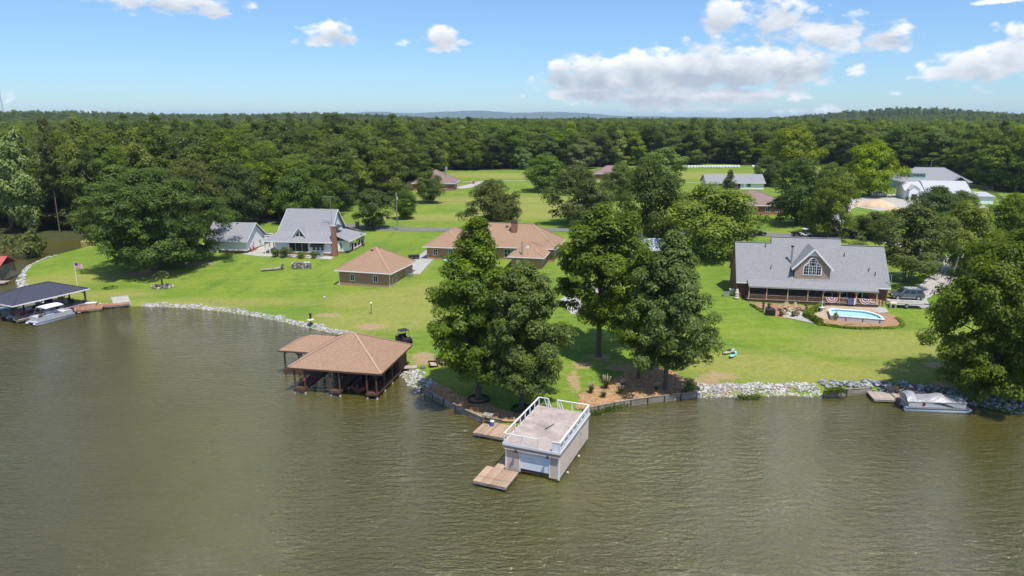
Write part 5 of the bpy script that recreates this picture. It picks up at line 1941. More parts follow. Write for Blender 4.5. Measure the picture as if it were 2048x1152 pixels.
    for x, y in ((5.6, 3.6), (4.9, 6.9), (17.8, 5.9), (21.4, 3.8), (22.3, 3.2)):
        z = z_at(y)
        MB().tube((x, y, z - .1), (x, y, z + .65), .07, .07, 7).build('vent_pipe', 'black_metal', rf)
    MB().path([(Wd + .25, 1.8, 2.2), (Wd + .25, 1.8, 5.0), (Wd - .05, 1.8, 5.2)], .045, 6).build('service_mast', 'steel', t)
    MB().box(-2.2, -1.2, 1.6, 2.6, -.1, .9).build('air_unit', 'steel', t)


mat('screen_glass', (.012, .013, .014), .7, .2, 2.)
sgm = MATS['screen_glass'].node_tree
_b = next(n for n in sgm.nodes if n.type == 'BSDF_PRINCIPLED')
_b.inputs['Alpha'].default_value = .72
build_grey_house()


# ------------------------------------------------------------------ far houses
def simple_house(name, label, loc, yaw, Wd, Dp, ze, rise, wallm, roofm, hip=True, wins=(), side_wins=(), cat='house', ov=.6):
    t = thing(name, label, cat, (loc[0], loc[1], loc[2] - .1), yaw)
    MB().box(0, Wd, 0, Dp, -.6, ze - .02).build('wall', wallm, t)
    if hip:
        mb = MB()
        hips = hip_roof(mb, -ov, Wd + ov, -ov, Dp + ov, ze, rise, .08)
        rf = mb.build('roof', roofm, t)
        ridge_caps(hips, roofm, rf, .28)
        fascia(-ov, Wd + ov, -ov, Dp + ov, ze - .22, ze - .02, 'white_trim', rf, .06)
    else:
        yr = Dp / 2
        rf = MB().slab([(-ov, -ov, ze - .2), (Wd + ov, -ov, ze - .2), (Wd + ov, yr, ze + rise), (-ov, yr, ze + rise)], .14).build('roof', roofm, t)
        MB().slab([(-ov, yr + .003, ze + rise - .003), (Wd + ov, yr + .003, ze + rise - .003), (Wd + ov, Dp + ov, ze - .2), (-ov, Dp + ov, ze - .2)], .14).build('roof_slope', roofm, rf)
        MB().box(-ov, Wd + ov, -ov - .06, -ov - .003, ze - .4, ze - .21).build('fascia_board', 'white_trim', rf)
        gable(t, Wd - .15, 0, Dp, yr, ze, ze + rise - .2, wallm)
        gable(t, 0, 0, Dp, yr, ze, ze + rise - .2, wallm)
    for x, z, w, h in wins:
        window(t, x, z, w, h, 0, 2, 2)
    for y, z, w, h in side_wins:
        window(t, y, z, w, h, Wd, 2, 2, face='right')
    return t


p = G(824, 379)
t = simple_house('brick_house', 'far brick house with a mauve hip roof in the green field', (p[0] + 1, p[1] - 4, p[2]), math.radians(-2), 16.5, 16, 3.0, 4.8, 'brick_chimney', 'shingle_mauve',
                 wins=((3, .9, 1.3, 1.5), (8, .9, 1.3, 1.5), (13, .9, 1.3, 1.5)), side_wins=((4, .9, 1.2, 1.4),))
MB().box(16.51, 16.56, 10, 14.8, .1, 2.5).build('garage_door', 'white_trim', t)
MB().box(12, 12.9, 8.2, 9.0, 6.5, 9.0).build('chimney', 'steel', t)
p = G(1413, 378)
t = simple_house('white_ranch_house', 'low white house with a pale grey roof before the hay bales', p, math.radians(-2), 23, 10, 2.8, 3.0, 'white_siding', 'shingle_grey', False,
                 wins=((2.5, 1.0, 1.1, 1.2), (5.5, 1.0, 1.1, 1.2), (9, .9, 1.6, 1.4), (17, .9, 1.6, 1.4)))
MB().box(12.5, 13.6, -.06, -.004, .0, 2.2).build('door', 'wood_dark', t)
for x in (10.8, 14.8):
    MB().box(x, x + .16, -1.5, -1.34, 0, 2.5).build('porch_post', 'white_trim', t)
p = G(1185, 362)
simple_house('ranch_house', 'far house roof seen between the dark trees', (p[0] + 2, p[1] + 6, p[2]), math.radians(-4), 16, 11, 3.0, 3.4, 'brick_chimney', 'shingle_mauve', True, wins=((5, .9, 1.4, 1.4), (10, .9, 1.4, 1.4)))
p = G(1462, 432)
t = simple_house('brown_roof_house', 'house with a flat brown grey roof behind the bright green tree', (66.5, 215.0, hgt(75, 216)), math.radians(-3), 19, 17, 3.0, 3.7, 'brick_chimney', 'shingle_mauve', True,
                 wins=((12, .9, 1.4, 1.4), (15, .9, 1.2, 1.4)))
p = G(1272, 520)
simple_house('metal_shed', 'small shed with a ribbed grey metal roof between the trees', (p[0], p[1], p[2]), math.radians(-4), 5.2, 5.4, 2.6, 1.9, 'wood_weathered', 'grey_metal_roof', False, wins=((2.6, 1.0, .9, .9),), cat='shed', ov=.4)


def build_barn():
    p = G(1808, 399)
    yaw = math.radians(-11)
    t = thing('white_barn', 'white metal barn with a bright white roof and lean to', 'barn', (p[0], p[1], p[2] - .1), yaw)
    t.scale = (1, 1, .86)
    MB().box(0, 3.6, .5, 9.5, -.5, 4.2).build('wall', 'white_siding', t)
    MB().box(3.6, 20.5, -1.0, 9.5, -.5, 4.2).build('wall', 'white_siding', t)
    rf = MB().slab([(6.0, -1.6, 4.2), (21, -1.6, 4.2), (21, 4.4, 7.8), (6.0, 4.4, 7.8)], .12).build('roof', 'white_metal_roof', t)
    MB().slab([(6.0, 4.403, 7.797), (21, 4.403, 7.797), (21, 10.2, 4.2), (6.0, 10.2, 4.2)], .12).build('roof_slope', 'white_metal_roof', rf)
    MB().slab([(-.4, -.1, 4.0), (5.99, -1.4, 4.0), (5.99, 4.4, 7.2), (-.4, 4.4, 7.2)], .12).build('roof_slope', 'white_metal_roof', rf)
    MB().slab([(-.4, 4.403, 7.197), (5.99, 4.403, 7.197), (5.99, 10, 4.0), (-.4, 10, 4.0)], .12).build('roof_slope', 'white_metal_roof', rf)
    gable(t, 20.3, -1.0, 9.5, 4.4, 4.2, 7.6, 'white_siding')
    gable(t, .0, .5, 9.5, 4.4, 4.2, 7.0, 'white_siding')
    # ribs of the metal roof
    for i in range(15):
        x = 6.5 + i
        MB().beam((x, -1.58, 4.24), (x, 4.36, 7.83), .06, .05).build('roof_rib', 'white_metal_roof', rf)
    # small entrance gable
    for s in (-1, 1):
        q = [(2.6 + s * 1.9, -2.0, 4.6), (2.6, -2.0, 6.3), (2.6, 3.4, 6.3), (2.6 + s * 1.9, 1.2, 4.6)]
        MB().slab(q if s < 0 else [q[1], q[0], q[3], q[2]], .1).build('entrance_roof', 'white_metal_roof', rf)
    MB().loft([[(.9, -1.7, -.5), (4.3, -1.7, -.5), (4.3, -1.7, 4.7), (2.6, -1.7, 6.2), (.9, -1.7, 4.7)], [(.9, .6, -.5), (4.3, .6, -.5), (4.3, .6, 4.7), (2.6, .6, 6.2), (.9, .6, 4.7)]]).build('entrance', 'white_siding', t)
    MB().box(1.7, 3.5, -1.76, -1.703, .1, 2.6).build('door', 'black_metal', t)
    # lower shed on the right
    MB().box(14, 25, -9.5, -1.02, -.8, 3.2).build('wall', 'white_siding', t)
    MB().slab([(13.6, -10, 3.2), (25.5, -10, 3.2), (25.5, -1.7, 4.1), (13.6, -1.7, 4.1)], .12).build('roof_slope', 'white_metal_roof', rf)
    # grey house behind
    q = G(1790, 378)
    h = simple_house('grey_farmhouse', 'grey roofed house with a teal dormer behind the white barn', (q[0] + 3, q[1] + 2, q[2]), math.radians(-10), 26, 15, 3.2, 5.2, 'teal_siding', 'shingle_grey', True)
    d = MB().box(4.0, 9.6, 1.4, 5.0, 4.3, 6.4).build('dormer', 'teal_siding', h)
    MB().slab([(3.6, .9, 6.3), (10, .9, 6.3), (10, 6.4, 7.5), (3.6, 6.4, 7.5)], .12).build('dormer_roof', 'shingle_grey', d)
    for x in (5.6, 6.8, 8.0):
        window(d, x, 4.9, .9, 1.0, 1.4, 2, 1)
    MB().box(-.6, 5, -2.6, -.02, -.4, .4).box(-.5, -.35, -2.5, -2.35, .4, 3.1).box(4.7, 4.85, -2.5, -2.35, .4, 3.1).box(-.5, 4.85, -2.5, -2.42, 1.1, 1.25).build('porch', 'white_trim', h)
    MB().slab([(-.9, -2.9, 3.0), (5.4, -2.9, 3.0), (5.4, .0, 3.4), (-.9, .0, 3.4)], .1).build('porch_roof', 'shingle_grey', h)
    for s in (-1, 1):
        z = [(22 + s * 3.2, -1.0, 3.0), (22, -1.0, 5.2), (22, 6.0, 5.2), (22 + s * 3.2, 2.0, 3.0)]
        MB().slab(z if s < 0 else [z[1], z[0], z[3], z[2]], .12).build('gable_roof', 'shingle_grey', h)


build_barn()

# ------------------------------------------------------------------ timber walls at the water
def timber_wall(label, pts_px, z1, material='wood_weathered', rows=3, seg=2.2, h=.95):
    L = smooth_line([at(a, b)[:2] for a, b in pts_px], .5)
    # equal bays
    acc = [0]
    for a, b in zip(L[:-1], L[1:]):
        acc.append(acc[-1] + (b - a).length)

    def pt(d):
        for i in range(len(L) - 1):
            if acc[i + 1] >= d:
                return L[i].lerp(L[i + 1], (d - acc[i]) / max(1e-6, acc[i + 1] - acc[i]))
        return L[-1]
    n = max(1, int(acc[-1] / seg))
    o = pt(0)
    t = thing('timber_wall', label, 'retaining wall', (o.x, o.y, 0))
    for i in range(n):
        a, b = pt(acc[-1] * i / n) - o, pt(acc[-1] * (i + 1) / n) - o
        for k in range(rows):
            zc = z1 - h * (k + .5) / rows
            j = random.uniform(-.015, .015)
            MB().beam((a.x, a.y + j, zc), (b.x, b.y + j, zc), .09, h / rows - .02).build('plank', material, t)
        MB().tube((a.x, a.y - .1, -1.2), (a.x, a.y - .1, z1 + random.uniform(-.04, .05)), .085, .08, 7).build('post', 'wood_dark', t)
        MB().beam((a.x, a.y + .02, z1 + .03), (b.x, b.y + .02, z1 + .03), .22, .05).build('cap_board', material, t)
    return t


timber_wall('curved timber retaining wall left of the tan boathouse', [(843, 786), (852, 790), (905, 818), (967, 847), (1004, 852)], .72)
timber_wall('curved timber retaining wall right of the tan boathouse', [(1165, 831), (1180, 827), (1250, 813), (1320, 804), (1394, 795)], .74)
timber_wall('straight weathered wooden bulkhead left of the covered pontoon boat', [(1646, 795), (1690, 792), (1738, 789)], .85, rows=4, h=1.1)


# ------------------------------------------------------------------ dark roofed dock on the left
def build_dark_dock():
    o = at(25, 612, 3.3)
    yaw = math.radians(66)
    t = thing('covered_dock', 'dark shingled open boat dock on the left shore', 'boathouse', (o[0], o[1], 0), yaw)
    Ln, Wd, ze, rise = 13.2, 8.6, 3.3, 1.75
    mb = MB()
    hips = hip_roof(mb, 0, Ln, 0, Wd, ze, rise, .08)
    rf = mb.build('roof', 'shingle_dark', t)
    ridge_caps(hips, 'shingle_dark', rf, .22)
    fascia(0, Ln, 0, Wd, ze - .22, ze - .02, 'white_trim', rf, .06)
    zd = .65
    planks(t, (.5, 12.8), 4.9, 7.9, zd, 'deck_plank_grey', 'y', w=.2)
    planks(t, (8.6, 12.8), .5, 4.88, zd, 'deck_plank_grey', 'y', w=.2)
    planks(t, (.5, 8.58), .35, 1.5, zd, 'deck_plank_grey', 'y', w=.2)
    for x in (.6, 4.5, 8.5, 12.6):
        for y in (.55, 4.9, 7.9):
            MB().box(x - .11, x + .11, y - .11, y + .11, -1.5, ze - .05).build('post', 'wood_dark', t)
            for s in (-1, 1):
                if 0 < x + s * .8 < Ln:
                    MB().beam((x + s * .1, y, 2.45), (x + s * .75, y, 3.1), .12).build('brace', 'wood_dark', t)
    for q in ((.4, 12.9, .40, .46), (.4, 12.9, 7.9, 7.96), (12.82, 12.88, .47, 7.89)):
        MB().box(*q, zd - .3, zd - .045).build('rim_board', 'wood_weathered', t)
    MB().cham(9.6, 10.6, 6.6, 7.6, zd, zd + 1.25, .05).build('storage_cabinet', 'black_metal', t)
    c, s = math.cos(yaw), math.sin(yaw)
    return (lambda x, y, z=0: (o[0] + x * c - y * s, o[1] + x * s + y * c, z)), yaw


DD, DD_YAW = build_dark_dock()


def adirondack(label, loc, yaw, material, group='garden chairs', sc=1.0):
    t = thing('adirondack_chair', label, 'chair', loc, yaw, group)
    t.scale = (sc, sc, sc)
    MB().slab([(-.27, -.35, .38), (.27, -.35, .38), (.27, .2, .26), (-.27, .2, .26)], .04).build('seat', material, t)
    for i in range(5):
        x = -.22 + i * .11
        hh = .80 - .05 * abs(i - 2) ** 1.5
        MB().beam((x, .16, .24), (x * 1.15, .16 + hh * .42, .24 + hh), .095, .025).build('back_slat', material, t)
    for s in (-1, 1):
        MB().box(s * .36 - .07, s * .36 + .07, -.42, .34, .56, .59).build('arm', material, t)
        MB().box(s * .33 - .03, s * .33 + .03, -.36, -.28, 0, .56).build('leg', material, t)
        MB().beam((s * .30, -.3, .34), (s * .30, .52, .04), .035, .12).build('leg', material, t)
    return t


def round_table(label, loc, r, h, material, name='patio_table'):
    t = thing(name, label, 'table', loc)
    MB().tube((0, 0, h - .04), (0, 0, h), r, r, 14).build('table_top', material, t)
    MB().tube((0, 0, .03), (0, 0, h - .04), .05, .05, 8).build('pedestal', material, t)
    MB().tube((0, 0, 0), (0, 0, .03), r * .5, r * .5, 12).build('foot', material, t)
    return t


adirondack('dark garden chair nearest the lake under the dark roofed dock', DD(11.3, 2.6, .65), DD_YAW + 1.9, 'wood_dark')
adirondack('dark garden chair beside the corner post under the dark roofed dock', DD(12.1, 4.0, .65), DD_YAW + 2.1, 'wood_dark')
round_table('small grey table under the dark roofed dock', DD(10.1, 2.2, .65), .5, .7, 'steel')

# orange plank dock beside it
t = plank_dock('dock', 'reddish plank dock with a white bench box left of the concrete ramp', [(0, 4.6, -3.2, -.1), (4.62, 8.6, -1.6, -.1)], .62, 'deck_plank_red', at(150, 613, .62), math.radians(22), pw=.2)
for k in (0, .45):
    MB().tube((.9 + k, -3.25, -.3), (.9 + k, -3.25, 1.5), .04, .04, 6).build('ladder_rail', 'deck_plank_red', t)
for z in (-.1, .25):
    MB().box(.92, 1.33, -3.29, -3.21, z, z + .05).build('ladder_step', 'white_trim', t)
b = thing('bench_box', 'white lidded storage bench on the reddish plank dock', 'storage box', at(183, 612, .63), math.radians(8))
MB().box(-.85, .85, -.35, .35, 0, .55).build('box_body', 'stone_tan', b)
MB().cham(-.9, .9, -.4, .4, .552, .64, .03).build('lid', 'white_trim', b)

# concrete ramp
p0, p1, p2, p3 = G(222, 598), G(256, 594), G(263, 611), G(229, 617)
rp = MB().slab([(p3[0], p3[1], .38), (p2[0], p2[1], .40), (p1[0], p1[1], max(p1[2], .6) + .30), (p0[0], p0[1], max(p0[2], .6) + .30)], .6).build('boat_ramp', 'concrete')
tag(rp, 'grey concrete slab ramp at the water edge right of the reddish dock', 'ramp')

# red roofed boathouse at the left edge
o = at(-60, 563, .5)
t = thing('red_roof_boathouse', 'grey boathouse with a red metal roof at the left edge of the inlet', 'boathouse', (o[0], o[1], 0), math.radians(8))
MB().box(0, 5.6, 0, 6.4, .3, 3.3).build('wall', 'wood_weathered', t)
rf = MB().slab([(-.5, -.6, 3.2), (6.1, -.6, 3.2), (6.1, 3.2, 5.0), (-.5, 3.2, 5.0)], .1).build('roof', 'red_metal_roof', t)
MB().slab([(-.5, 3.203, 4.997), (6.1, 3.203, 4.997), (6.1, 7, 3.2), (-.5, 7, 3.2)], .1).build('roof_slope', 'red_metal_roof', rf)
for i in range(9):
    MB().beam((-.2 + i * .75, -.58, 3.24), (-.2 + i * .75, 3.18, 5.03), .05, .04).build('roof_rib', 'red_metal_roof', rf)
MB().box(4.1, 5.1, -.05, -.004, .45, 2.4).build('door', 'steel', t)
MB().box(4.2, 5.0, -.075, -.052, 1.2, 2.3).build('pane', 'glass_dark', t)
for i in range(12):
    MB().box(-1 + i * .72, -.30 + i * .72, -2.6, -.06, .42, .5).build('plank', 'deck_plank_grey', t)
for x in (0, 3.5, 7):
    MB().tube((x, -2.4, -1.5), (x, -2.4, .42), .1, .1, 7).tube((x, -.3, -1.5), (x, -.3, .42), .1, .1, 7).build('pile', 'wood_dark', t)


# ------------------------------------------------------------------ boats
def pontoon_boat(label, loc, yaw, L=7.2, Wd=2.5, cover=False, bimini=True, panel='aluminium_panel', motor_at=-1, tube_m='silver'):
    """bow at +x"""
    t = thing('pontoon_boat', label, 'boat', loc, yaw)
    for y in (-Wd / 2 + .32, Wd / 2 - .32):
        pts = [(-L / 2, y, .16), (L / 2 - 1.1, y, .16), (L / 2 - .55, y, .22), (L / 2 - .15, y, .36), (L / 2, y, .44)]
        MB().path(pts, [.33, .33, .29, .15, .03], 12).build('pontoon', tube_m, t, True)
    MB().box(-L / 2 + .05, L / 2 - .35, -Wd / 2, Wd / 2, .50, .60).build('deck', 'aluminium_panel', t)
    MB().box(-L / 2 + .04, L / 2 - .34, -Wd / 2 - .02, -Wd / 2 - .003, .49, .615).build('rub_rail', 'steel', t)
    zf0, zf1 = .66, 1.28
    xs = [-L / 2 + .35, -L / 2 + 1.6, -.2, 1.3, L / 2 - .9]
    for s in (-1, 1):
        y = s * (Wd / 2 - .08)
        for i in range(4):
            if s < 0 and i == 2 and not cover:
                MB().box(xs[i] + .02, xs[i] + .5, y - .012, y + .012, zf0, zf1).build('fence_panel', panel, t)
                continue
            MB().box(xs[i] + .02, xs[i + 1] - .02, y - .012, y + .012, zf0, zf1).build('fence_panel', panel, t)
        MB().tube((xs[0], y, zf1 + .03), (xs[-1], y, zf1 + .03), .03, .03, 6).build('rail', 'steel', t)
        for x in xs:
            MB().tube((x, y, .6), (x, y, zf1 + .03), .024, .024, 6).build('rail_post', 'steel', t)
    for x in (xs[0], xs[-1]):
        MB().box(x - .012, x + .012, -Wd / 2 + .1, Wd / 2 - .1, zf0, zf1).build('fence_panel', panel, t)
    m = MB().cham(-L / 2 - .55, -L / 2 - .05, -.22, .22, .75, 1.25, .08).build('motor', 'boat_black', t)
    MB().box(-L / 2 - .38, -L / 2 - .16, -.07, .07, -.5, .748).build('motor_leg', 'boat_black', m)
    if cover:
        # tarpaulin, hooped at the stern and sagging toward the bow
        r = random.Random(4)
        rings = []
        for i in range(15):
            f = i / 14
            x = xs[0] - .15 + (xs[-1] + .25 - xs[0]) * f
            crown = 1.62 + .62 * math.exp(-((f - .10) / .10) ** 2) + .34 * math.exp(-((f - .62) / .12) ** 2) - .10 * math.sin(f * 9) - .18 * f
            ring = []
            for k in range(11):
                u = -1 + 2 * k / 10
                zz = 1.30 + (crown - 1.30) * (1 - abs(u) ** 2.2) + r.uniform(-.03, .03)
                ring.append((x + r.uniform(-.02, .02), u * (Wd / 2 - .02), zz))
            rings.append(ring + [(x, Wd / 2 - .03, 1.22), (x, 0, 1.26), (x, -Wd / 2 + .03, 1.22)])
        MB().loft(rings).build('tarpaulin', 'tarp', t)
        y = -Wd / 2 + .055
        sw = [(-.9, 1.14), (-.2, 1.20), (.6, 1.10), (1.2, .90), (1.75, .72), (1.2, .76), (.5, .92), (-.2, 1.08)]
        MB().sprism(sw, y - .025, y - .018).build('stripe', 'black_metal', t)
        MB().disc((-1.75, y - .022, 1.0), .19, 'y', .012, 16).build('emblem', 'boat_red', t)
    else:
        for (x0, x1, y0, y1) in ((-L / 2 + .5, -L / 2 + 1.5, -Wd / 2 + .15, Wd / 2 - .15), (xs[2], xs[3] + .4, Wd / 2 - .8, Wd / 2 - .15), (xs[3] + .3, xs[4] - .1, -Wd / 2 + .15, -Wd / 2 + .8)):
            MB().cham(x0, x1, y0, y1, .6, 1.05, .05).box(x0, x1, y1 - .2, y1 - .01, 1.05, 1.35).build('seat', 'boat_wrap' if not bimini else 'white_fabric', t)
        MB().cham(-.6, .1, -Wd / 2 + .2, -.2, .6, 1.45, .06).build('helm_console', 'white_fabric', t)
    if bimini:
        rings = []
        for i in range(7):
            f = i / 6
            x = -1.7 + 3.0 * f
            rings.append([(x, (-1 + 2 * k / 8) * Wd / 2, 2.55 + .16 * (1 - (-1 + 2 * k / 8) ** 2) + .05 * math.sin(f * math.pi)) for k in range(9)] + [(x, Wd / 2, 2.47), (x, -Wd / 2, 2.47)])
        MB().loft(rings).build('bimini_top', 'canopy_white', t, False)
        for s in (-1, 1):
            for x0, x1 in ((-.4, -1.65), (-.4, -.2), (-.2, 1.25), (1.9, 1.25)):
                MB().tube((x0, s * (Wd / 2 - .08), 1.3), (x1, s * (Wd / 2 - .06), 2.55), .022, .022, 6).build('bimini_pole', 'steel', t)
    return t


a, b = at(45, 652, 0), at(140, 637, 0)
yl = math.atan2(b[1] - a[1], b[0] - a[0])
pontoon_boat('white pontoon boat with a white bimini top moored at the dark roofed dock', ((a[0] + b[0]) / 2 + .1, (a[1] + b[1]) / 2 + .9, 0), math.radians(66) + math.pi, L=7.0)
pontoon_boat('red panelled pontoon boat parked under the dark roofed dock', DD(4.4, 3.2, .15), math.radians(66) + math.pi, L=6.8, bimini=False, panel='boat_red')
a, b = at(1812, 824, 0), at(1949, 829, 0)
pontoon_boat('silver pontoon boat under a grey tarpaulin on the right shore', ((a[0] + b[0]) / 2, (a[1] + b[1]) / 2 + 1.25, 0), math.atan2(b[1] - a[1], b[0] - a[0]), L=7.5, cover=True, bimini=False)


def runabout(label, loc, yaw, hull, L=5.2, Wd=2.0):
    t = thing('motorboat', label, 'boat', loc, yaw)
    rings = []
    for i in range(9):
        f = i / 8
        w = Wd / 2 * (1 - max(0, (f - .45) / .55) ** 2.2) + .02
        x = -L / 2 + L * f
        rings.append([(x, -w, .75 + .15 * f), (x, -w * .9, .35), (x, 0, -.1 + .5 * max(0, f - .6)), (x, w * .9, .35), (x, w, .75 + .15 * f), (x, w * .8, .78 + .15 * f), (x, 0, (.80 if f > .45 else .45) + .18 * f), (x, -w * .8, .78 + .15 * f)])
    MB().loft(rings).build('hull', hull, t)
    MB().slab([(.1, -.75, .95), (.35, -.6, .98), (.35, .6, .98), (.1, .75, .95)], .05).add([(.3, -.7, .95), (.3, .7, .95), (-.05, .6, 1.35), (-.05, -.6, 1.35)], [(0, 1, 2, 3)]).build('windscreen', 'glass_dark', t)
    for y in (-.45, .45):
        MB().cham(-.9, -.3, y - .28, y + .28, .5, 1.05, .06).build('seat', 'boat_black', t)
    MB().cham(-L / 2 - .35, -L / 2 + .1, -.2, .2, .55, 1.1, .06).build('motor', 'boat_black', t)
    return t


runabout('dark red motorboat in the right slip of the brown boathouse', BB(8.4, 4.2, .15), BB_YAW + math.pi / 2, 'boat_red')
runabout('black personal watercraft at the store wall of the brown boathouse', BB(9.3, 6.9, .25), BB_YAW + math.pi / 2, 'boat_black', 2.6, 1.1)
runabout('grey covered boat beyond the dark roofed dock at the left edge', at(-8, 628, .1), math.radians(30), 'boat_wrap', 6.0, 2.3)

# floats and docks by the right boat
t = plank_dock('dock', 'low grey plank platform left of the covered pontoon boat', [(0, 3.2, -2.6, 0)], .45, 'deck_plank_grey', at(1733, 782, .45), math.radians(-8), axis='x')
t2 = plank_dock('dock', 'pale plank platform with two garden chairs beside the covered pontoon boat', [(0, 4.2, -2.5, 0.2)], .58, 'deck_plank_grey', at(1776, 780, .58), math.radians(-8), axis='x')
p = at(1783, 784, .58)
adirondack('weathered garden chair on the right platform facing the bulkhead', (p[0], p[1], .58), 2.4, 'wood_weathered')
p = at(1796, 786, .58)
adirondack('weathered garden chair on the right platform next to the pontoon boat', (p[0], p[1], .58), 2.0, 'wood_weathered')

# kayaks on the lawn
def kayak(label, base, yaw, material):
    p = G(*base)
    t = thing('kayak', label, 'kayak', (p[0], p[1], p[2]), yaw, 'kayaks on the lawn')
    rings = []
    for i in range(13):
        f = -1 + 2 * i / 12
        w = .36 * max(.03, 1 - abs(f) ** 2.4)
        x = 1.5 * f
        lift = .18 * abs(f) ** 3
        rings.append([(x, w * math.cos(a), .20 + lift + (.2 if math.sin(a) > 0 else .17) * math.sin(a) * max(.12, 1 - abs(f) ** 3)) for a in [k * math.pi / 5 for k in range(10)]])
    MB().loft(rings).build('hull', material, t, True)
    c = [(.48 * math.cos(a), .24 * math.sin(a), .405) for a in [k * math.pi / 8 for k in range(17)]]
    MB().path(c, .035, 6).build('cockpit_rim', 'black_metal', t)
    MB().loft([[(.45 * math.cos(a), .22 * math.sin(a), .385) for a in [k * math.pi / 6 for k in range(12)]], [(.45 * math.cos(a), .22 * math.sin(a), .402) for a in [k * math.pi / 6 for k in range(12)]]]).build('cockpit', 'boat_black', t)


kayak('aqua kayak lying on the right lawn', (1466, 712), math.radians(58), 'aqua')
kayak('khaki kayak lying next to the aqua one', (1458, 706), math.radians(42), 'khaki')

# ------------------------------------------------------------------ lawn furniture on the left
p = G(156, 580)
t = thing('flagpole', 'white flagpole with a striped flag behind the dark roofed dock', 'flagpole', p)
zt = zat(152, 525, p[1]) - p[2]
MB().tube((0, 0, -.2), (0, 0, zt), .06, .035, 8).build('pole', 'white_trim', t)
MB().ball((0, 0, zt + .06), .09, 8, 6).build('finial', 'steel', t)


def flag_mesh(x0, x1, z0, z1, ph=0):
    rings = []
    n = 10
    for i in range(n + 1):
        f = i / n
        x = x0 + (x1 - x0) * f
        y = .12 * math.sin(f * 7 + ph) * f
        dz = -.28 * f
        rings.append(((x, y, z0 + dz), (x, y, z1 + dz), (x, y + .012, z1 + dz), (x, y + .012, z0 + dz)))
    return rings


fl = MB().loft(flag_mesh(.07, 1.55, zt - 1.0, zt - .08)).build('flag', 'white_fabric', t)
sh = (zt - .08 - (zt - 1.0)) / 13
for k in range(13):
    if k % 2 == 0:
        z = zt - 1.0 + sh * k
        MB().loft([[(q[0][0], q[0][1] - .004, q[0][2] - (zt - 1.0) + z), (q[0][0], q[0][1] - .004, q[0][2] - (zt - 1.0) + z + sh), (q[0][0], q[0][1] + .016, q[0][2] - (zt - 1.0) + z + sh), (q[0][0], q[0][1] + .016, q[0][2] - (zt - 1.0) + z)] for q in flag_mesh(.07, 1.55, zt - 1.0, zt - .08)]).build('stripe', 'red_fabric', fl)
z = zt - 1.0 + sh * 6
MB().loft([[(q[0][0], q[0][1] - .008, q[0][2] - (zt - 1.0) + z), (q[0][0], q[0][1] - .008, q[0][2] - (zt - 1.0) + z + sh * 7), (q[0][0], q[0][1] + .02, q[0][2] - (zt - 1.0) + z + sh * 7), (q[0][0], q[0][1] + .02, q[0][2] - (zt - 1.0) + z)] for q in flag_mesh(.07, 1.55, zt - 1.0, zt - .08)[:5]]).build('canton', 'blue_fabric', fl)


def palm(label, base, top):
    p = G(*base)
    h = zat(base[0], top, p[1]) - p[2]
    t = thing('palm', label, 'palm', p)
    MB().path([(0, 0, -.2), (.03, 0, h * .3), (0, .02, h * .62)], [.20, .15, .13], 9).build('trunk', 'bark', t)
    r = random.Random(3)
    for i in range(18):
        a = i * 2.4
        e = r.uniform(-.35, .95)
        L = r.uniform(1.1, 1.5)
        d = Vector((math.cos(a) * math.cos(e), math.sin(a) * math.cos(e), math.sin(e)))
        c = Vector((0, 0, h * .62))
        q = c + d * L * .55
        mb = MB()
        mb.tube(c, q, .018, .014, 5)
        s = d.cross(Vector((0, 0, 1))).normalized()
        for k in range(-5, 6):
            b = (d + s * k * .26).normalized()
            tip = q + b * L * .6 + Vector((0, 0, -.10 - .03 * abs(k)))
            w = d.cross(s) * .05 + s * .075
            mb.add([q, q + b * L * .3 + w, tip, q + b * L * .3 - w], [(0, 1, 2, 3)])
        mb.build('frond', 'leaf_shrub', t)
    r = random.Random(5)
    for i in range(22):
        a = i / 22 * 6.283
        b = MB().ball((1.9 * math.cos(a) + r.uniform(-.1, .1), 1.2 * math.sin(a) + r.uniform(-.1, .1), .14), (r.uniform(.2, .32), r.uniform(.18, .28), r.uniform(.25, .5)), 7, 5, .2, r)
        b.build('stone', 'stone_dark' if i % 4 else 'stone_tan', t)
    for i in range(4):
        MB().tube((r.uniform(-1.2, 1.2), r.uniform(-.6, .6), 0), (r.uniform(-1.2, 1.2), r.uniform(-.6, .6), .5), .14, .2, 8).build('planter_pot', 'stone_dark', t)


palm('small fan palm ringed by stones and pots on the left lawn', (325, 575), 538)

# swing under the oak
p = G(350, 523)
t = thing('garden_swing', 'dark metal garden swing in the shade right of the oak trunk', 'swing', p, .15)
for s in (-1, 1):
    MB().tube((s * 1.2, -.6, 0), (s * 1.05, 0, 2.0), .04, .04, 6).build('leg', 'wood_dark', t)
    MB().tube((s * 1.2, .6, 0), (s * 1.05, 0, 2.0), .04, .04, 6).build('leg', 'wood_dark', t)
MB().tube((-1.15, 0, 2.0), (1.15, 0, 2.0), .045, .045, 6).build('top_bar', 'wood_dark', t)
MB().box(-.7, .7, -.3, .25, .45, .52).build('seat', 'black_cover', t)
MB().box(-.7, .7, .2, .27, .52, 1.05).build('backrest', 'black_cover', t)
for s in (-1, 1):
    MB().tube((s * .65, 0, .5), (s * .65, 0, 2.0), .012, .012, 5).build('chain', 'steel', t)

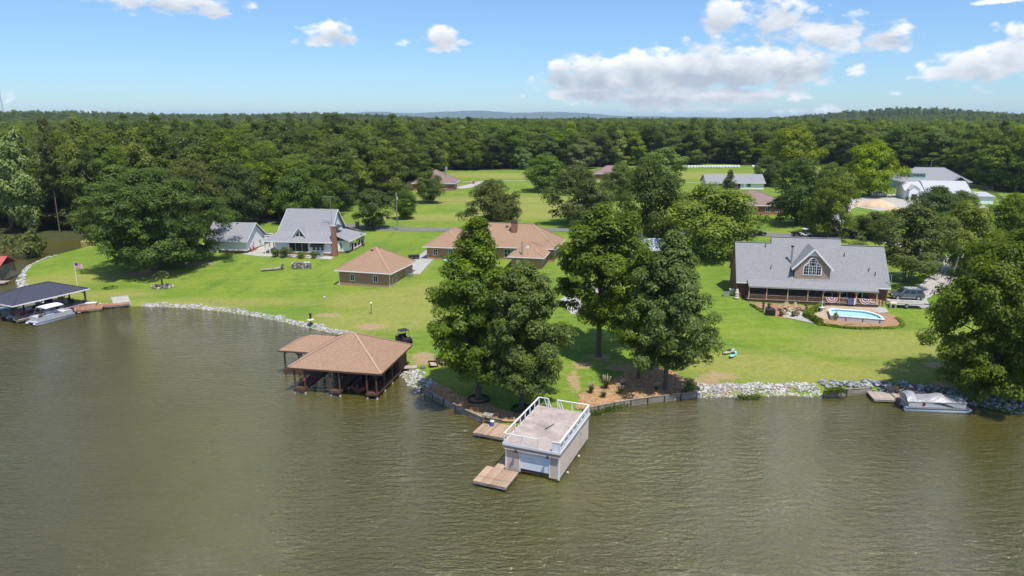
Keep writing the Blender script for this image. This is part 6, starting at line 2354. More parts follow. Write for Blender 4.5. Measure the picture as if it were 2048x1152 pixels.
# stacked firewood and the felled trunk
p = G(603, 537)
t = thing('woodpile', 'stack of split grey logs on the lawn before the white house', 'woodpile', p, math.radians(-4))
r = random.Random(8)
for k in range(6):
    for i in range(15):
        x = -1.9 + i * .27 + r.uniform(-.04, .04) + (.12 if k % 2 else 0)
        z = .15 + k * .235
        if k == 5 and r.random() < .35:
            continue
        y0 = -.45 + r.uniform(-.12, .12)
        MB().tube((x, y0, z), (x + r.uniform(-.05, .05), y0 + .95, z), r.uniform(.10, .15), r.uniform(.10, .14), 6).build('log', 'stone_white' if r.random() < .35 else ('wood_weathered' if r.random() < .6 else 'stone_dark'), t)
p = G(550, 541)
t = thing('fallen_trunk', 'felled grey tree trunk with its upturned root on the lawn', 'fallen tree', p, math.radians(8))
MB().path([(-2.8, -.3, .25), (-1.2, 0, .28), (.3, .1, .35), (1.3, .4, .45)], [.22, .28, .34, .42], 9).build('trunk', 'bark_pale', t)
MB().path([(-.8, .7, .2), (.4, .9, .25), (2.2, 1.2, .2)], [.14, .18, .14], 8).build('limb', 'bark_pale', t)
for i in range(9):
    a = i * .7
    MB().path([(1.3, .4, .5), (1.5 + .2 * math.cos(a), .4 + .6 * math.sin(a), .5 + .55 * abs(math.cos(a)) + .2), (1.7, .4 + 1.0 * math.sin(a), .55 + 1.0 * abs(math.cos(a)))], [.2, .12, .04], 6).build('root', 'bark_pale', t)

p = G(622, 651)
t = thing('bird_feeder', 'bird feeder on a post with a pale tray near the white stones', 'bird feeder', p)
MB().tube((0, 0, -.2), (0, 0, 1.2), .06, .06, 7).build('post', 'wood_dark', t)
MB().tube((0, 0, 1.0), (0, 0, 1.08), .55, .5, 12).build('tray', 'white_trim', t)
MB().box(-.16, .16, -.14, .14, 1.2, 1.95).build('hopper', 'wood_dark', t)
MB().box(-.24, .24, -.22, .22, 1.95, 2.02).build('roof', 'wood_dark', t)
MB().tube((0, 0, .0), (0, 0, .12), .4, .3, 10).build('base', 'black_cover', t)
p = G(743, 628)
t = thing('lamp_post', 'short wooden lamp post with a white cap on the middle lawn', 'lamp post', p)
MB().box(-.08, .08, -.08, .08, -.2, 1.75).build('post', 'wood_weathered', t)
MB().ball((0, 0, 1.9), (.2, .2, .17), 9, 6).build('lamp_head', 'white_trim', t)
p = G(649, 596)
b = MB().ball((0, 0, .14), (.24, .2, .18), 9, 6, .1).build('white_rock', 'stone_white')
b.location = p
tag(b, 'single white rock on the lawn below the felled trunk', 'rock')
p = BO(-.4, .3)
b = MB().ball((0, 0, .12), (.4, .28, .2), 8, 5, .15).build('white_rock', 'stone_white')
b.location = p
tag(b, 'white rock at the left corner of the brick outbuilding', 'rock')
p = BO(11.6, 7.2, .0)
t = thing('air_conditioner', 'grey air conditioner beside the brick outbuilding wall', 'air conditioner', (p[0], p[1], hgt(p[0], p[1])), BO_YAW)
MB().cham(-.45, .45, -.45, .45, 0, .9, .08).build('case', 'steel', t)
MB().tube((0, 0, .9), (0, 0, .94), .36, .36, 14).build('fan_grille', 'black_metal', t)
for i, (x, y, w, h, m, lb) in enumerate([(5.0, -3.2, .8, .5, 'black_cover', 'dark bin behind the brick outbuilding roof')]):
    pass
p = G(828, 518)
t = thing('parked_cart', 'dark utility trailer parked behind the brick outbuilding', 'trailer', p, .2)
MB().box(-1.2, 1.2, -.6, .6, .4, .9).build('box_body', 'black_metal', t)
for s in (-1, 1):
    MB().disc((0, s * .66, .3), .3, 'y', .14).build('wheel', 'rubber', t)


def wheel(parent, x, y, r=.36, w=.22, rim='steel'):
    o = MB().tube((x, y - w / 2, r), (x, y + w / 2, r), r, r, 16).build('wheel', 'rubber', parent)
    s = -1 if y < 0 else 1
    MB().tube((x, y + s * (w / 2 - .01), r), (x, y + s * (w / 2 + .012), r), r * .62, r * .58, 14).build('rim', rim, o)
    return o


def car(name, label, loc, yaw, paint, L=5.2, Wd=2.0, H=1.85, kind='suv'):
    """front at -x"""
    t = thing(name, label, 'car', loc, yaw)
    h, w = L / 2, Wd / 2
    if kind == 'suv':
        low = [(-h, .45), (-h + .1, .80), (-h + .2, 1.0), (-h + 1.35, 1.14), (h - .1, 1.18), (h, .9), (h - .02, .45), (h - .3, .34), (-h + .3, .34)]
        top = [(-h + 1.25, 1.12), (-h + 2.05, H - .06), (-h + 2.5, H), (h - .75, H), (h - .45, H - .1), (h - .10, 1.16)]
    elif kind == 'sedan':
        low = [(-h, .45), (-h + .1, .75), (-h + 1.3, .92), (h - .9, .96), (h - .05, .9), (h, .5), (h - .3, .3), (-h + .3, .3)]
        top = [(-h + 1.2, .9), (-h + 2.0, H - .05), (h - 1.7, H), (h - .7, .94)]
    else:
        low = [(-h, .5), (-h + .1, .9), (-h + .2, 1.05), (-h + 1.4, 1.14), (h - 2.1, 1.16), (h, 1.16), (h, .5), (h - .3, .42), (-h + .3, .42)]
        top = [(-h + 1.35, 1.12), (-h + 2.0, H - .05), (-h + 2.4, H), (h - 2.3, H), (h - 2.1, 1.14)]

    def body(poly, ws):
        rings = []
        for y, k in ws:
            cx = sum(p[0] for p in poly) / len(poly)
            rings.append([(cx + (x - cx) * k, y, z) for x, z in poly])
        return MB().loft(rings[::-1])
    bd = body(low, [(-w, .975), (-w + .10, 1.0), (w - .10, 1.0), (w, .975)]).build('body', paint, t)
    wt = w - .22

    def cab(y_low, y_top, grow=0.0, poly=top):
        zs = [z for _, z in poly]
        z0, z1 = min(zs), max(zs)
        L_, R_ = [], []
        for x, z in poly:
            f = (z - z0) / (z1 - z0)
            y = y_low + (y_top - y_low) * f
            L_.append((x, -y - grow, z)); R_.append((x, y + grow, z))
        return MB().loft([R_, L_])
    cab(w - .06, wt).build('cabin', paint, t)
    # side glass, one pane each side, proud of the cabin
    z0, z1 = min(z for _, z in top), max(z for _, z in top)
    xa, xb = top[0][0], top[-1][0]
    gl = [(xa + .42, z0 + .05), (xa + .86, z1 - .17), (top[-2][0] - .02 if kind == 'suv' else top[-2][0] - .12, z1 - .17), (xb - .30, z0 + .05)]
    n = 3 if kind == 'suv' else 2
    for s in (-1, 1):
        for i in range(n):
            a0, a1 = i / n, (i + 1) / n
            def lp(f, lo):
                p, q = (gl[0], gl[3]) if lo else (gl[1], gl[2])
                return (p[0] + (q[0] - p[0]) * f, p[1] + (q[1] - p[1]) * f)
            quad = [lp(a0 + .02, True), lp(a1 - .02, True), lp(a1 - .02, False), lp(a0 + .02, False)]
            def yy(z, e):
                f = (z - z0) / (z1 - z0)
                return s * ((w - .06) + (wt - w + .06) * f + e)
            MB().loft([[(x, yy(z, .004), z) for x, z in quad], [(x, yy(z, .016), z) for x, z in quad]]).build('window', 'glass_dark', t)
    q0, q1 = top[0], top[1]
    MB().loft([[(q0[0] + .05, -w + .2, q0[1] + .05), (q0[0] + .05, w - .2, q0[1] + .05), (q1[0] - .05, wt - .08, q1[1] - .06), (q1[0] - .05, -wt + .08, q1[1] - .06)],
               [(q0[0] + .02, -w + .2, q0[1] + .07), (q0[0] + .02, w - .2, q0[1] + .07), (q1[0] - .08, wt - .08, q1[1] - .04), (q1[0] - .08, -wt + .08, q1[1] - .04)]]).build('windscreen', 'glass_dark', t)
    for x in (-h + .95, h - 1.05):
        for s in (-1, 1):
            wheel(t, x, s * (w - .10), .38 if kind != 'sedan' else .32)
            a = [(x + .47 * math.cos(k * math.pi / 8), .38 + .47 * math.sin(k * math.pi / 8)) for k in range(9)]
            MB().sprism([(px_, pz) for px_, pz in a], min(s * (w + .002), s * (w + .008)), max(s * (w + .002), s * (w + .008))).build('wheel_arch', 'black_metal', t)
    for s in (-1, 1):
        MB().box(-h - .012, -h + .12, s * (w - .45) - .2, s * (w - .45) + .2, .78, .92).build('headlight', 'white_trim', t)
        MB().box(h - .10, h + .012, s * (w - .2) - .1, s * (w - .2) + .1, .80, 1.08).build('tail_light', 'red_fabric', t)
        MB().box(-h + 1.55, -h + 1.75, s * (w + .12) - .1, s * (w + .12) + .1, 1.1, 1.26).build('mirror', paint, t)
    MB().box(-h - .02, -h + .03, -w + .55, w - .55, .62, .88).build('grille', 'black_metal', t)
    if kind == 'suv':
        for s in (-1, 1):
            MB().tube((-h + 2.4, s * (wt - .12), H + .06), (h - .8, s * (wt - .12), H + .06), .025, .025, 6).build('roof_rail', 'steel', t)
        MB().box(-h + .4, h - .3, -w - .006, w + .006, .42, .50).build('sill_trim', 'steel', t)
    if kind == 'pickup':
        MB().box(h - 2.0, h - .1, -w + .15, w - .15, 1.162, 1.17).build('cargo_bed', 'black_metal', t)
    return t


def cpos(px, py):
    return G(px, py)


p = GH(28.6, 6.2)
car('parked_suv', 'dark grey SUV parked at the right end of the big grey roofed house', (p[0], p[1], hgt(p[0], p[1]) + .06), GH_YAW + math.radians(2), 'car_grey', 5.3, 2.05, 1.93)
p = G(1513, 471)
car('parked_car', 'black car on the road left behind the big grey roof', (p[0], p[1], p[2] + .08), math.radians(176), 'car_black', 4.7, 1.85, 1.45, 'sedan')
p = G(1690, 472)
car('parked_truck', 'dark pickup on the road right of the thick tree trunk', (p[0], p[1], p[2] + .08), math.radians(178), 'car_black', 5.6, 2.0, 1.85, 'pickup')
p = G(1757, 393)
car('white_pickup', 'white pickup parked under the bright round tree near the barn', (p[0], p[1], p[2] + .08), math.radians(174), 'car_white', 5.6, 2.0, 1.85, 'pickup')
p = G(398, 503)
car('parked_car', 'dark car half hidden by the oak left of the white garage', (p[0], p[1], p[2]), math.radians(30), 'car_black', 4.5, 1.85, 1.5, 'suv')


def open_cart(name, label, loc, yaw, roof_m, body_m, bed=False, tall=1.9):
    t = thing(name, label, 'utility cart', loc, yaw)
    MB().sprism([(-1.35, .45), (-1.3, .75), (-.7, .95), (-.55, .55), (.5, .55), (.5, .85), (1.35, .85), (1.35, .42), (.9, .34), (-1.0, .34)], -.68, .68).build('body', body_m, t)
    MB().cham(-.1, .45, -.6, .6, .56, .86, .05).box(.36, .47, -.6, .6, .86, 1.3).build('seat', 'black_cover', t)
    for x0, x1 in ((-.65, -.35), (.55, .5)):
        for s in (-1, 1):
            MB().tube((x0, s * .62, .75), (x1, s * .58, tall), .03, .03, 6).build('roll_bar', 'black_metal', t)
    MB().cham(-.6, .75, -.66, .66, tall, tall + .07, .03).build('roof', roof_m, t)
    MB().tube((-.45, .3, .85), (-.25, .3, 1.1), .02, .02, 5).disc((-.25, .3, 1.1), .16, 'x', .03).build('steering_wheel', 'black_metal', t)
    for x in (-.95, .95):
        for s in (-1, 1):
            wheel(t, x, s * .62, .32, .24, 'black_metal')
    if bed:
        MB().box(1.36, 3.4, -.7, .7, .5, .58).box(1.36, 3.4, -.7, -.66, .58, .95).box(1.36, 3.4, .66, .7, .58, .95).box(3.36, 3.4, -.655, .655, .58, .95).build('cargo_bed', 'black_metal', t)
        for s in (-1, 1):
            wheel(t, 2.6, s * .8, .3, .2)
    return t


p = G(808, 685)
open_cart('utility_vehicle', 'black side by side buggy parked behind the brown boathouse', p, math.radians(128), 'black_metal', 'black_cover')
p = G(1610, 473)
open_cart('utility_vehicle', 'pale golf cart with a small trailer on the road behind the grey roof', (p[0], p[1], p[2] + .08), math.radians(178), 'canopy_white', 'white_trim', True)

# flat trailer in front of the SUV
p = G(1812, 614)
t = thing('flat_trailer', 'low open trailer with white side rails beside the dark brick wall', 'trailer', (p[0], p[1], p[2] + .08), GH_YAW)
MB().box(-2.6, 2.3, -.95, .95, .58, .68).build('bed', 'wood_weathered', t)
for s in (-1, 1):
    MB().box(-2.6, 2.3, s * .97 - .03, s * .97 + .03, .80, .88).build('side_rail', 'white_trim', t)
    for i in range(7):
        x = -2.5 + i * .78
        MB().box(x - .03, x + .03, s * .97 - .029, s * .97 + .029, .58, .80).build('rail_post', 'white_trim', t)
    MB().box(-2.6, 2.3, s * .97 - .035, s * .97 + .035, .48, .575).build('frame', 'white_trim', t)
    wheel(t, -.3, s * 1.1, .34, .2)
MB().beam((2.3, .5, .55), (3.7, 0, .55), .08).beam((2.3, -.5, .55), (3.7, 0, .55), .08).box(3.55, 3.65, -.05, .05, 0, .9).build('tongue', 'black_metal', t)


# ------------------------------------------------------------------ pool, patio and bed in front of the big house
def frame(pa, pb):
    return math.atan2(pb[1] - pa[1], pb[0] - pa[0]), math.hypot(pb[0] - pa[0], pb[1] - pa[1])


drape('mulch_bed', wobble(W((1640, 628), (1662, 618), (1700, 612), (1748, 614), (1768, 626), (1790, 632), (1806, 645), (1803, 652), (1770, 656), (1700, 655), (1655, 650), (1630, 640)), .15, .8, 9), .05, 'mulch_red', 'reddish bark bed around the raised pool')
drape('patio', W((1640, 640), (1618, 622), (1640, 612), (1752, 612), (1768, 618), (1763, 626), (1690, 619), (1658, 628), (1656, 640)), .08, 'flagstone', 'tan flagstone paving left of the pool')
drape('mulch_bed', wobble(W((1500, 606), (1610, 612), (1632, 618), (1612, 628), (1600, 640), (1560, 636), (1540, 630), (1518, 622), (1506, 612)), .12, .8, 10), .05, 'mulch_red', 'reddish bed around the fire pit seats')
drape('path', W((1560, 622), (1590, 618), (1618, 620), (1610, 632), (1640, 646), (1632, 648), (1600, 642), (1566, 634)), .075, 'concrete', 'grey paved circle and path by the hedge')
drape('patio', W((1748, 616), (1770, 616), (1778, 626), (1756, 627)), .09, 'concrete', 'small concrete slab at the porch end')

pa, pb = G(1661, 640), G(1768, 648)
pyaw, PL = frame(pa, pb)
pool = thing('swimming_pool', 'raised white rimmed pool with bright blue water before the porch', 'pool', (pa[0], pa[1], min(pa[2], pb[2]) - .05), pyaw)
PD, PH = 4.6, .82
outl = [(0, 0), (PL, 0), (PL, .9)]
for i in range(1, 8):
    a = math.radians(90 * i / 8)
    outl.append((PL - 2.6 + 2.6 * math.cos(a), .9 + (PD - .9) * math.sin(a)))
outl += [(PL - 2.6, PD), (.8, PD), (.2, PD - .5), (0, PD - 1.1)]
cx, cy = PL / 2, PD / 2


def inset(k):
    return [(x + (k if x < cx else -k) * min(1, abs(x - cx) / 1.0), y + (k if y < cy else -k) * min(1, abs(y - cy) / 1.0)) for x, y in outl]


n = len(outl)
inn = inset(.32)
MB().loft([[(x, y, -.5) for x, y in outl], [(x, y, PH - .08) for x, y in outl]], False).build('pool_wall', 'pool_skirt', pool)
mb = MB()
ou2 = inset(-.06)
mb.add([(x, y, PH) for x, y in ou2] + [(x, y, PH) for x, y in inn] + [(x, y, PH - .09) for x, y in ou2] + [(x, y, PH - .09) for x, y in inn],
       [(i, (i + 1) % n, n + (i + 1) % n, n + i) for i in range(n)] + [(i, 2 * n + i, 2 * n + (i + 1) % n, (i + 1) % n) for i in range(n)] + [(n + i, n + (i + 1) % n, 3 * n + (i + 1) % n, 3 * n + i) for i in range(n)])
mb.build('coping', 'pool_shell', pool)
MB().loft([[(x, y, PH - .09) for x, y in inn], [(x, y, -.4) for x, y in inset(.36)]], False).build('liner', 'pool_liner', pool)
t_ = NT('pool_water')
t_.color((.40, .66, .72)); t_.set(Roughness=.08, IOR=1.33)
v_ = t_.coord('Object')
t_.bump(t_.noise(v_, 2.2, 3), .25, .05)
MB().add([(x, y, PH - .30) for x, y in inset(.34)], [tuple(range(n))]).build('pool_water', 'pool_water', pool)
for x in (2.2, 4.6, 7.0):
    if x < PL - .4:
        MB().box(x - .05, x + .05, -.06, -.004, -.3, PH - .1).build('wall_strut', 'wood_dark', pool)
st = thing('fountain_statue', 'grey pedestal fountain at the left corner of the pool', 'statue', (pa[0] + .2, pa[1] + 3.9, pa[2]))
MB().tube((0, 0, 0), (0, 0, .9), .3, .16, 10).tube((0, 0, .9), (0, 0, 1.05), .42, .46, 12).tube((0, 0, 1.05), (0, 0, 1.6), .1, .07, 8).build('pedestal', 'stone_white', st)
MB().ball((0, 0, 1.8), (.18, .18, .24), 8, 6).build('figure', 'teal_siding', st)
p = G(1673, 641)
px_tree(B1, 'potted_shrub', (1671, 641), 624, 10, 'small potted shrub at the front left corner of the pool', 'shrubs', minh=1.0)
t = thing('garden_hose', 'thin dark hose lying before the pool wall', 'hose', G(1700, 650))
MB().path([(-1.0, -.3, .06), (-.2, .1, .08), (.8, .2, .06), (2.0, -.1, .06)], .04, 6).build('hose_run', 'black_metal', t)

# curved boxwood hedge: one continuous crown of small leaves
def hedge(label, pts, w, h, material, seed, name='hedge'):
    L = smooth_line([G(a, b)[:2] for a, b in pts], .4)
    r = np.random.default_rng(seed)
    o = L[0]
    P, N = [], []
    for q in L:
        z = hgt(q.x, q.y)
        for _ in range(150):
            a = r.uniform(0, math.pi); rr = r.uniform(.86, 1.06)
            th = r.uniform(0, 6.28)
            dx, dy, dz = math.cos(a) * math.cos(th), math.cos(a) * math.sin(th), math.sin(a)
            P.append((q.x - o.x + dx * w * rr + r.uniform(-.2, .2), q.y - o.y + dy * w * rr + r.uniform(-.2, .2), z + max(.02, dz * h * rr)))
            N.append((dx, dy, dz + .3))
    P, N = np.array(P), np.array(N) + r.normal(size=(len(N), 3)) * .35
    N /= np.linalg.norm(N, axis=1)[:, None]
    T = np.cross(N, r.normal(size=N.shape)); T /= np.linalg.norm(T, axis=1)[:, None]
    B = np.cross(N, T)
    s = .13 * r.uniform(.6, 1.3, len(P))[:, None]
    V = np.stack([P - T * s, P + B * s * .7, P + T * s, P - B * s * .7], 1).reshape(-1, 3)
    me = np_mesh(name, V, np.arange(len(V)).reshape(-1, 4), material)
    at_ = me.attributes.new('leafrand', 'FLOAT', 'FACE')
    at_.data.foreach_set('value', r.uniform(0, 1, len(P)).astype(np.float32))
    t = thing(name, label, 'hedge', (o.x, o.y, 0))
    link('foliage', me, t)
    mb = MB()
    for q in L[::3]:
        z = hgt(q.x, q.y)
        mb.tube((q.x - o.x, q.y - o.y, z - .1), (q.x - o.x, q.y - o.y, z + h * .7), w * .55, w * .4, 6)
    mb.build('stems', 'wood_dark', t)


hedge('curved clipped green hedge between the fire pit and the pool', [(1642, 617), (1632, 622), (1617, 629), (1613, 634), (1624, 640), (1634, 646), (1640, 648)], .55, .95, 'leaf_hedge', 1)
hedge('low clumpy green border along the front of the pool bed', [(1640, 650), (1660, 652), (1690, 656), (1730, 658), (1758, 657)], .28, .3, 'leaf_hedge', 2, 'border_planting')
hedge('low clumpy green border at the right end of the pool bed', [(1772, 657), (1795, 656), (1804, 651), (1803, 645), (1795, 638)], .25, .28, 'leaf_hedge', 3, 'border_planting')
hedge('low green border left of the fire pit bed', [(1503, 611), (1512, 616), (1520, 621), (1524, 624)], .22, .28, 'leaf_hedge', 4, 'border_planting')

# fire pit seats, grill and odds and ends
fp = G(1583, 623)
t = thing('fire_pit', 'round stone fire pit between the wooden chairs', 'fire pit', fp)
for i in range(12):
    a = i / 12 * 6.283
    MB().cham(.62 * math.cos(a) - .17, .62 * math.cos(a) + .17, .62 * math.sin(a) - .15, .62 * math.sin(a) + .15, 0, .42, .04).build('stone', 'stone_tan', t)
MB().tube((0, 0, .02), (0, 0, .1), .5, .5, 12).build('ash_bed', 'black_cover', t)
for px, py, yw, lb in ((1572, 619, 2.7, 'raw wood garden chair behind the fire pit on the left'), (1594, 620, -2.7 + 6.28, 'raw wood garden chair behind the fire pit on the right'),
                       (1562, 622, 2.2, 'low wooden garden chair at the left of the fire pit'), (1605, 623, -2.0, 'low wooden garden chair at the right of the fire pit'),
                       (1568, 630, .7, 'wooden garden chair before the fire pit, seen from behind'), (1593, 632, -.6, 'wooden garden chair before the fire pit beside the path')):
    q = G(px, py)
    adirondack(lb, (q[0], q[1], q[2] + .08), yw + math.pi, 'wood_raw', 'fire pit chairs', 1.15)
for px, py, lb in ((1562, 633, 'dark planter pot with a small plant before the chairs on the left'), (1586, 634, 'dark planter pot with a small plant before the chairs on the right'), (1612, 619, 'round planter with pale flowers near the porch steps'), (1538, 617, 'planter with leafy plants beside the covered grill')):
    q = G(px, py)
    t = thing('planter', lb, 'planter', (q[0], q[1], q[2] + .03))
    MB().tube((0, 0, 0), (0, 0, .42), .22, .30, 10).build('pot', 'wood_dark', t)
    o = link('plant', B1['crown'], t)
    o.scale = (.28, .28, .32); o.location = (0, 0, .35)
q = G(1540, 630)
t = thing('covered_grill', 'barbecue grill under a black cover beside the fire pit bed', 'grill', q, GH_YAW)
MB().cham(-.75, .75, -.42, .42, 0, 1.05, .10).build('cover', 'black_cover', t)
MB().ball((0, 0, 1.0), (.62, .38, .32), 12, 6).build('lid_cover', 'black_cover', t, True)
q = G(1526, 622)
t = thing('totem_post', 'carved dark post at the left of the fire pit bed', 'garden ornament', q)
for k in range(4):
    MB().ball((0, 0, .35 + k * .5), (.22, .2, .3), 8, 6, .08).build('carved_block', 'wood_dark', t)
q = GH(-.1, .6)
t = thing('stone_statue', 'white stone ornament stacked at the left corner of the brick house', 'statue', q)
for k, (r_, z) in enumerate(((.42, .25), (.36, .7), (.4, 1.1), (.26, 1.5))):
    MB().ball((0, 0, z), (r_, r_ * .85, .3), 9, 6, .12).build('stone', 'statue', t)
q = GH(24.6, -.1)
t = thing('stone_statue', 'white carved animal ornament at the right corner of the brick house', 'statue', q)
MB().path([(-.5, 0, .75), (.0, 0, .85), (.5, 0, .8)], [.25, .3, .26], 9).build('body', 'statue', t)
for x in (-.4, .4):
    for y in (-.16, .16):
        MB().tube((x, y, 0), (x, y, .7), .08, .1, 7).build('leg', 'statue', t)
MB().path([(.5, 0, .9), (.75, 0, 1.3), (.95, 0, 1.3)], [.2, .17, .12], 8).build('head', 'statue', t)
for k, x in enumerate((22.5, 22.95, 23.5)):
    q = GH(x, .9)
    b = MB().box(-.14, .14, -.1, .1, 0, 1.1 - .15 * k).build('wood_post', 'wood_raw')
    b.location = q
    tag(b, ['leftmost', 'middle', 'rightmost'][k] + ' short wooden post against the dark brick wall', 'post', 'posts against the brick wall')


def bunting(label, x):
    """pleated half round fan hanging on the porch rail"""
    q = GH(x, -.42, 1.30)
    t = thing('bunting', label, 'bunting', q, GH_YAW, 'porch bunting')
    for (r0, r1, m) in ((.0, .22, 'white_fabric'), (.22, .40, 'blue_fabric'), (.40, .58, 'white_fabric'), (.58, .78, 'red_fabric'), (.78, .90, 'white_fabric')):
        mb = MB()
        N = 24
        V = []
        for i in range(N + 1):
            a = math.pi + math.pi * i / N
            pl = -.03 if i % 2 else .0
            for r_ in (max(r0, .02), r1):
                V.append((r_ * math.cos(a), pl, r_ * math.sin(a)))
                V.append((r_ * math.cos(a), pl + .012, r_ * math.sin(a)))
        F = []
        for i in range(N):
            b = i * 4
            F += [(b, b + 2, b + 6, b + 4), (b + 1, b + 5, b + 7, b + 3)]
        mb.add(V, F)
        mb.build('fabric_band', m, t)


bunting('red white and blue half round bunting on the left porch rail', 15.0)
bunting('red white and blue half round bunting on the right porch rail', 20.2)
q = GH(18.1, -.45, .2)
t = thing('porch_banner', 'blue starry cloth hanging over the porch rail', 'banner', q, GH_YAW)
rings = [[(-.6, -.05 - .05 * math.sin(k * 1.3), z), (.35, -.05 + .04 * math.sin(k * 1.7), z), (.35, -.03 + .04 * math.sin(k * 1.7), z), (-.6, -.03 - .05 * math.sin(k * 1.3), z)] for k, z in enumerate((0, .3, .6, .9, 1.15))]
MB().loft(rings).build('cloth', 'blue_fabric', t)
MB().box(.37, .60, -.06, -.04, .05, 1.15).build('cloth_edge', 'white_fabric', t)
for i in range(14):
    MB().disc((-.52 + .27 * (i % 4) + (.1 if i // 4 % 2 else 0), -.115, .2 + .24 * (i // 4)), .045, 'y', .02, 5).build('star', 'white_fabric', t)
for x, lb in ((15.0, 'hanging fern at the left open bay of the porch'), (20.6, 'hanging fern at the right open bay of the porch')):
    q = GH(x, -.1, 1.9)
    t = thing('hanging_fern', lb, 'hanging plant', q, 0, 'porch ferns')
    o = link('fronds', B1['crown'], t); o.scale = (.40, .40, .30)
    MB().tube((0, 0, .1), (0, 0, .3), .2, .26, 10).build('basket', 'wood_dark', t)
    MB().tube((0, 0, .3), (0, 0, .75), .012, .012, 4).build('hanger', 'black_metal', t)
for k, (x, lb) in enumerate(((14.6, 'dark rocking chair behind the left bunting'), (16.9, 'dark rocking chair behind the middle porch rail'), (20.8, 'dark rocking chair behind the right bunting'))):
    q = GH(x, .9, .52)
    adirondack(lb, q, GH_YAW, 'black_metal', 'porch chairs')

# ------------------------------------------------------------------ point: tree ring, ornamental grasses, table
for base, r_, lb in (((957, 800), 1.25, 'black edging ring around the tallest lakeside tree'), ((1043, 819), 1.1, 'black edging ring around the tree behind the boathouse railing')):
    q = G(*base)
    ring = [(r_ * math.cos(a), r_ * math.sin(a), .15) for a in [k * math.pi / 12 for k in range(25)]]
    o = MB().path(ring, .14, 6).build('edging_ring', 'rubber')
    o.location = q
    tag(o, lb, 'edging')


def grass_tuft(label, base, r_, h, seed):
    q = G(*base)
    g = np.random.default_rng(seed)
    mb = MB()
    pl = MB()
    for i in range(190):
        a, e = g.uniform(0, 6.28), g.uniform(.35, 1.0)
        L = h * g.uniform(.6, 1.1)
        d = Vector((math.cos(a) * r_ * e * 1.2, math.sin(a) * r_ * e * 1.2, 0))
        s = Vector((-math.sin(a), math.cos(a), 0)) * .035
        m1 = d * .35 + Vector((0, 0, L * .65)); m2 = d + Vector((0, 0, L * g.uniform(.55, .95)))
        mb.add([s * -1, s, m1 + s * .8, m1 - s * .8, m2], [(0, 1, 2, 3), (3, 2, 4)])
    for i in range(18):
        a = g.uniform(0, 6.28)
        d = Vector((math.cos(a), math.sin(a), 0)) * r_ * g.uniform(.1, .8)
        pl.path([d * .6 + Vector((0, 0, h * .7)), d + Vector((0, 0, h * g.uniform(1.0, 1.25)))], [.03, .05], 5)
    t = thing('ornamental_grass', label, 'ornamental grass', q, 0, 'grasses in the wood chip bed')
    mb.build('blades', 'leaf_shrub', t)
    pl.build('plumes', 'stone_tan', t)


for i, (b, r_, h, lb) in enumerate((((1182, 787), .6, 1.2, 'leftmost feathery grass clump at the lawn edge of the bed'), ((1212, 778), .8, 1.5, 'largest feathery grass clump at the back of the bed'),
                                    ((1207, 796), .5, .9, 'short grass clump in the open wood chips'), ((1241, 789), .6, 1.1, 'rounded grass clump in front of the slim tree'),
                                    ((1246, 776), .5, 1.0, 'grass clump in the shade left of the slim trunk'), ((1312, 782), .45, .9, 'small shaded clump left of the broad tree trunk'))):
    grass_tuft(lb, b, r_, h, 40 + i)
for i, (pts, lb) in enumerate((([(1185, 830), (1205, 826), (1230, 820), (1252, 814)], 'green weeds growing at the foot of the right timber wall'), ([(1478, 797), (1500, 799), (1520, 796)], 'green water weeds before the pale right stones'), ([(1655, 786), (1672, 783), (1690, 786)], 'leafy weeds growing on the wooden bulkhead'))):
    L = [at(*q, .1 if i != 2 else .8) for q in pts]
    g = np.random.default_rng(70 + i)
    mb = MB()
    for _ in range(420):
        k = g.integers(0, len(L) - 1)
        f = g.uniform()
        c = Vector(L[k]).lerp(Vector(L[k + 1]), f) + Vector((g.uniform(-.5, .5), g.uniform(-.45, .45), g.uniform(0, .5)))
        a = Vector(g.normal(size=3)).normalized() * .16
        b = Vector(g.normal(size=3)).normalized() * .09
        mb.add([c - a, c + b, c + a, c - b], [(0, 1, 2, 3)])
    o = mb.build('shore_weeds', 'leaf_shrub')
    tag(o, lb, 'weeds', kind='stuff')

q = at(976, 846, .58)
t = thing('bait_table', 'small grey table with shelf on the plank dock by the left wall', 'table', (q[0], q[1], .585), BH_YAW)
for x in (-.45, .45):
    for y in (-.3, .3):
        MB().box(x - .05, x + .05, y - .05, y + .05, 0, .95).build('leg', 'wood_weathered', t)
MB().box(-.55, .55, -.4, .4, .952, 1.02).build('table_top', 'wood_weathered', t)
MB().box(-.45, .45, -.3, .3, .35, .40).build('shelf', 'wood_weathered', t)
q = at(981, 850, .58)
t = thing('blue_cooler', 'blue bucket cooler standing beside the small grey dock table', 'cooler', (q[0] + .2, q[1] - .2, .585))
MB().tube((0, 0, 0), (0, 0, .5), .2, .23, 12).build('bucket', 'cooler_blue', t)
MB().tube((0, 0, .5), (0, 0, .56), .24, .24, 12).build('lid', 'white_trim', t)
q = G(866, 733)
t = thing('tilted_crate', 'tilted wooden frame lying on the lawn right of the brown boathouse', 'crate', (q[0], q[1], q[2] + .25), .5)
t.rotation_euler = (.5, .2, .5)
for a in ((-.6, .6, -.5, -.42), (-.6, .6, .42, .5), (-.6, -.52, -.41, .41), (.52, .6, -.41, .41)):
    MB().box(*a, 0, .3).build('frame_board', 'wood_dark', t)
MB().box(-.5, .5, -.4, .4, .02, .06).build('panel', 'stone_tan', t)
q = G(846, 737)
b = MB().ball((0, 0, .12), (.4, .3, .22), 8, 5, .2).build('grey_rock', 'stone_dark')
b.location = q
tag(b, 'grey rock on the bare patch right of the brown boathouse', 'rock')
q = G(1197, 713)

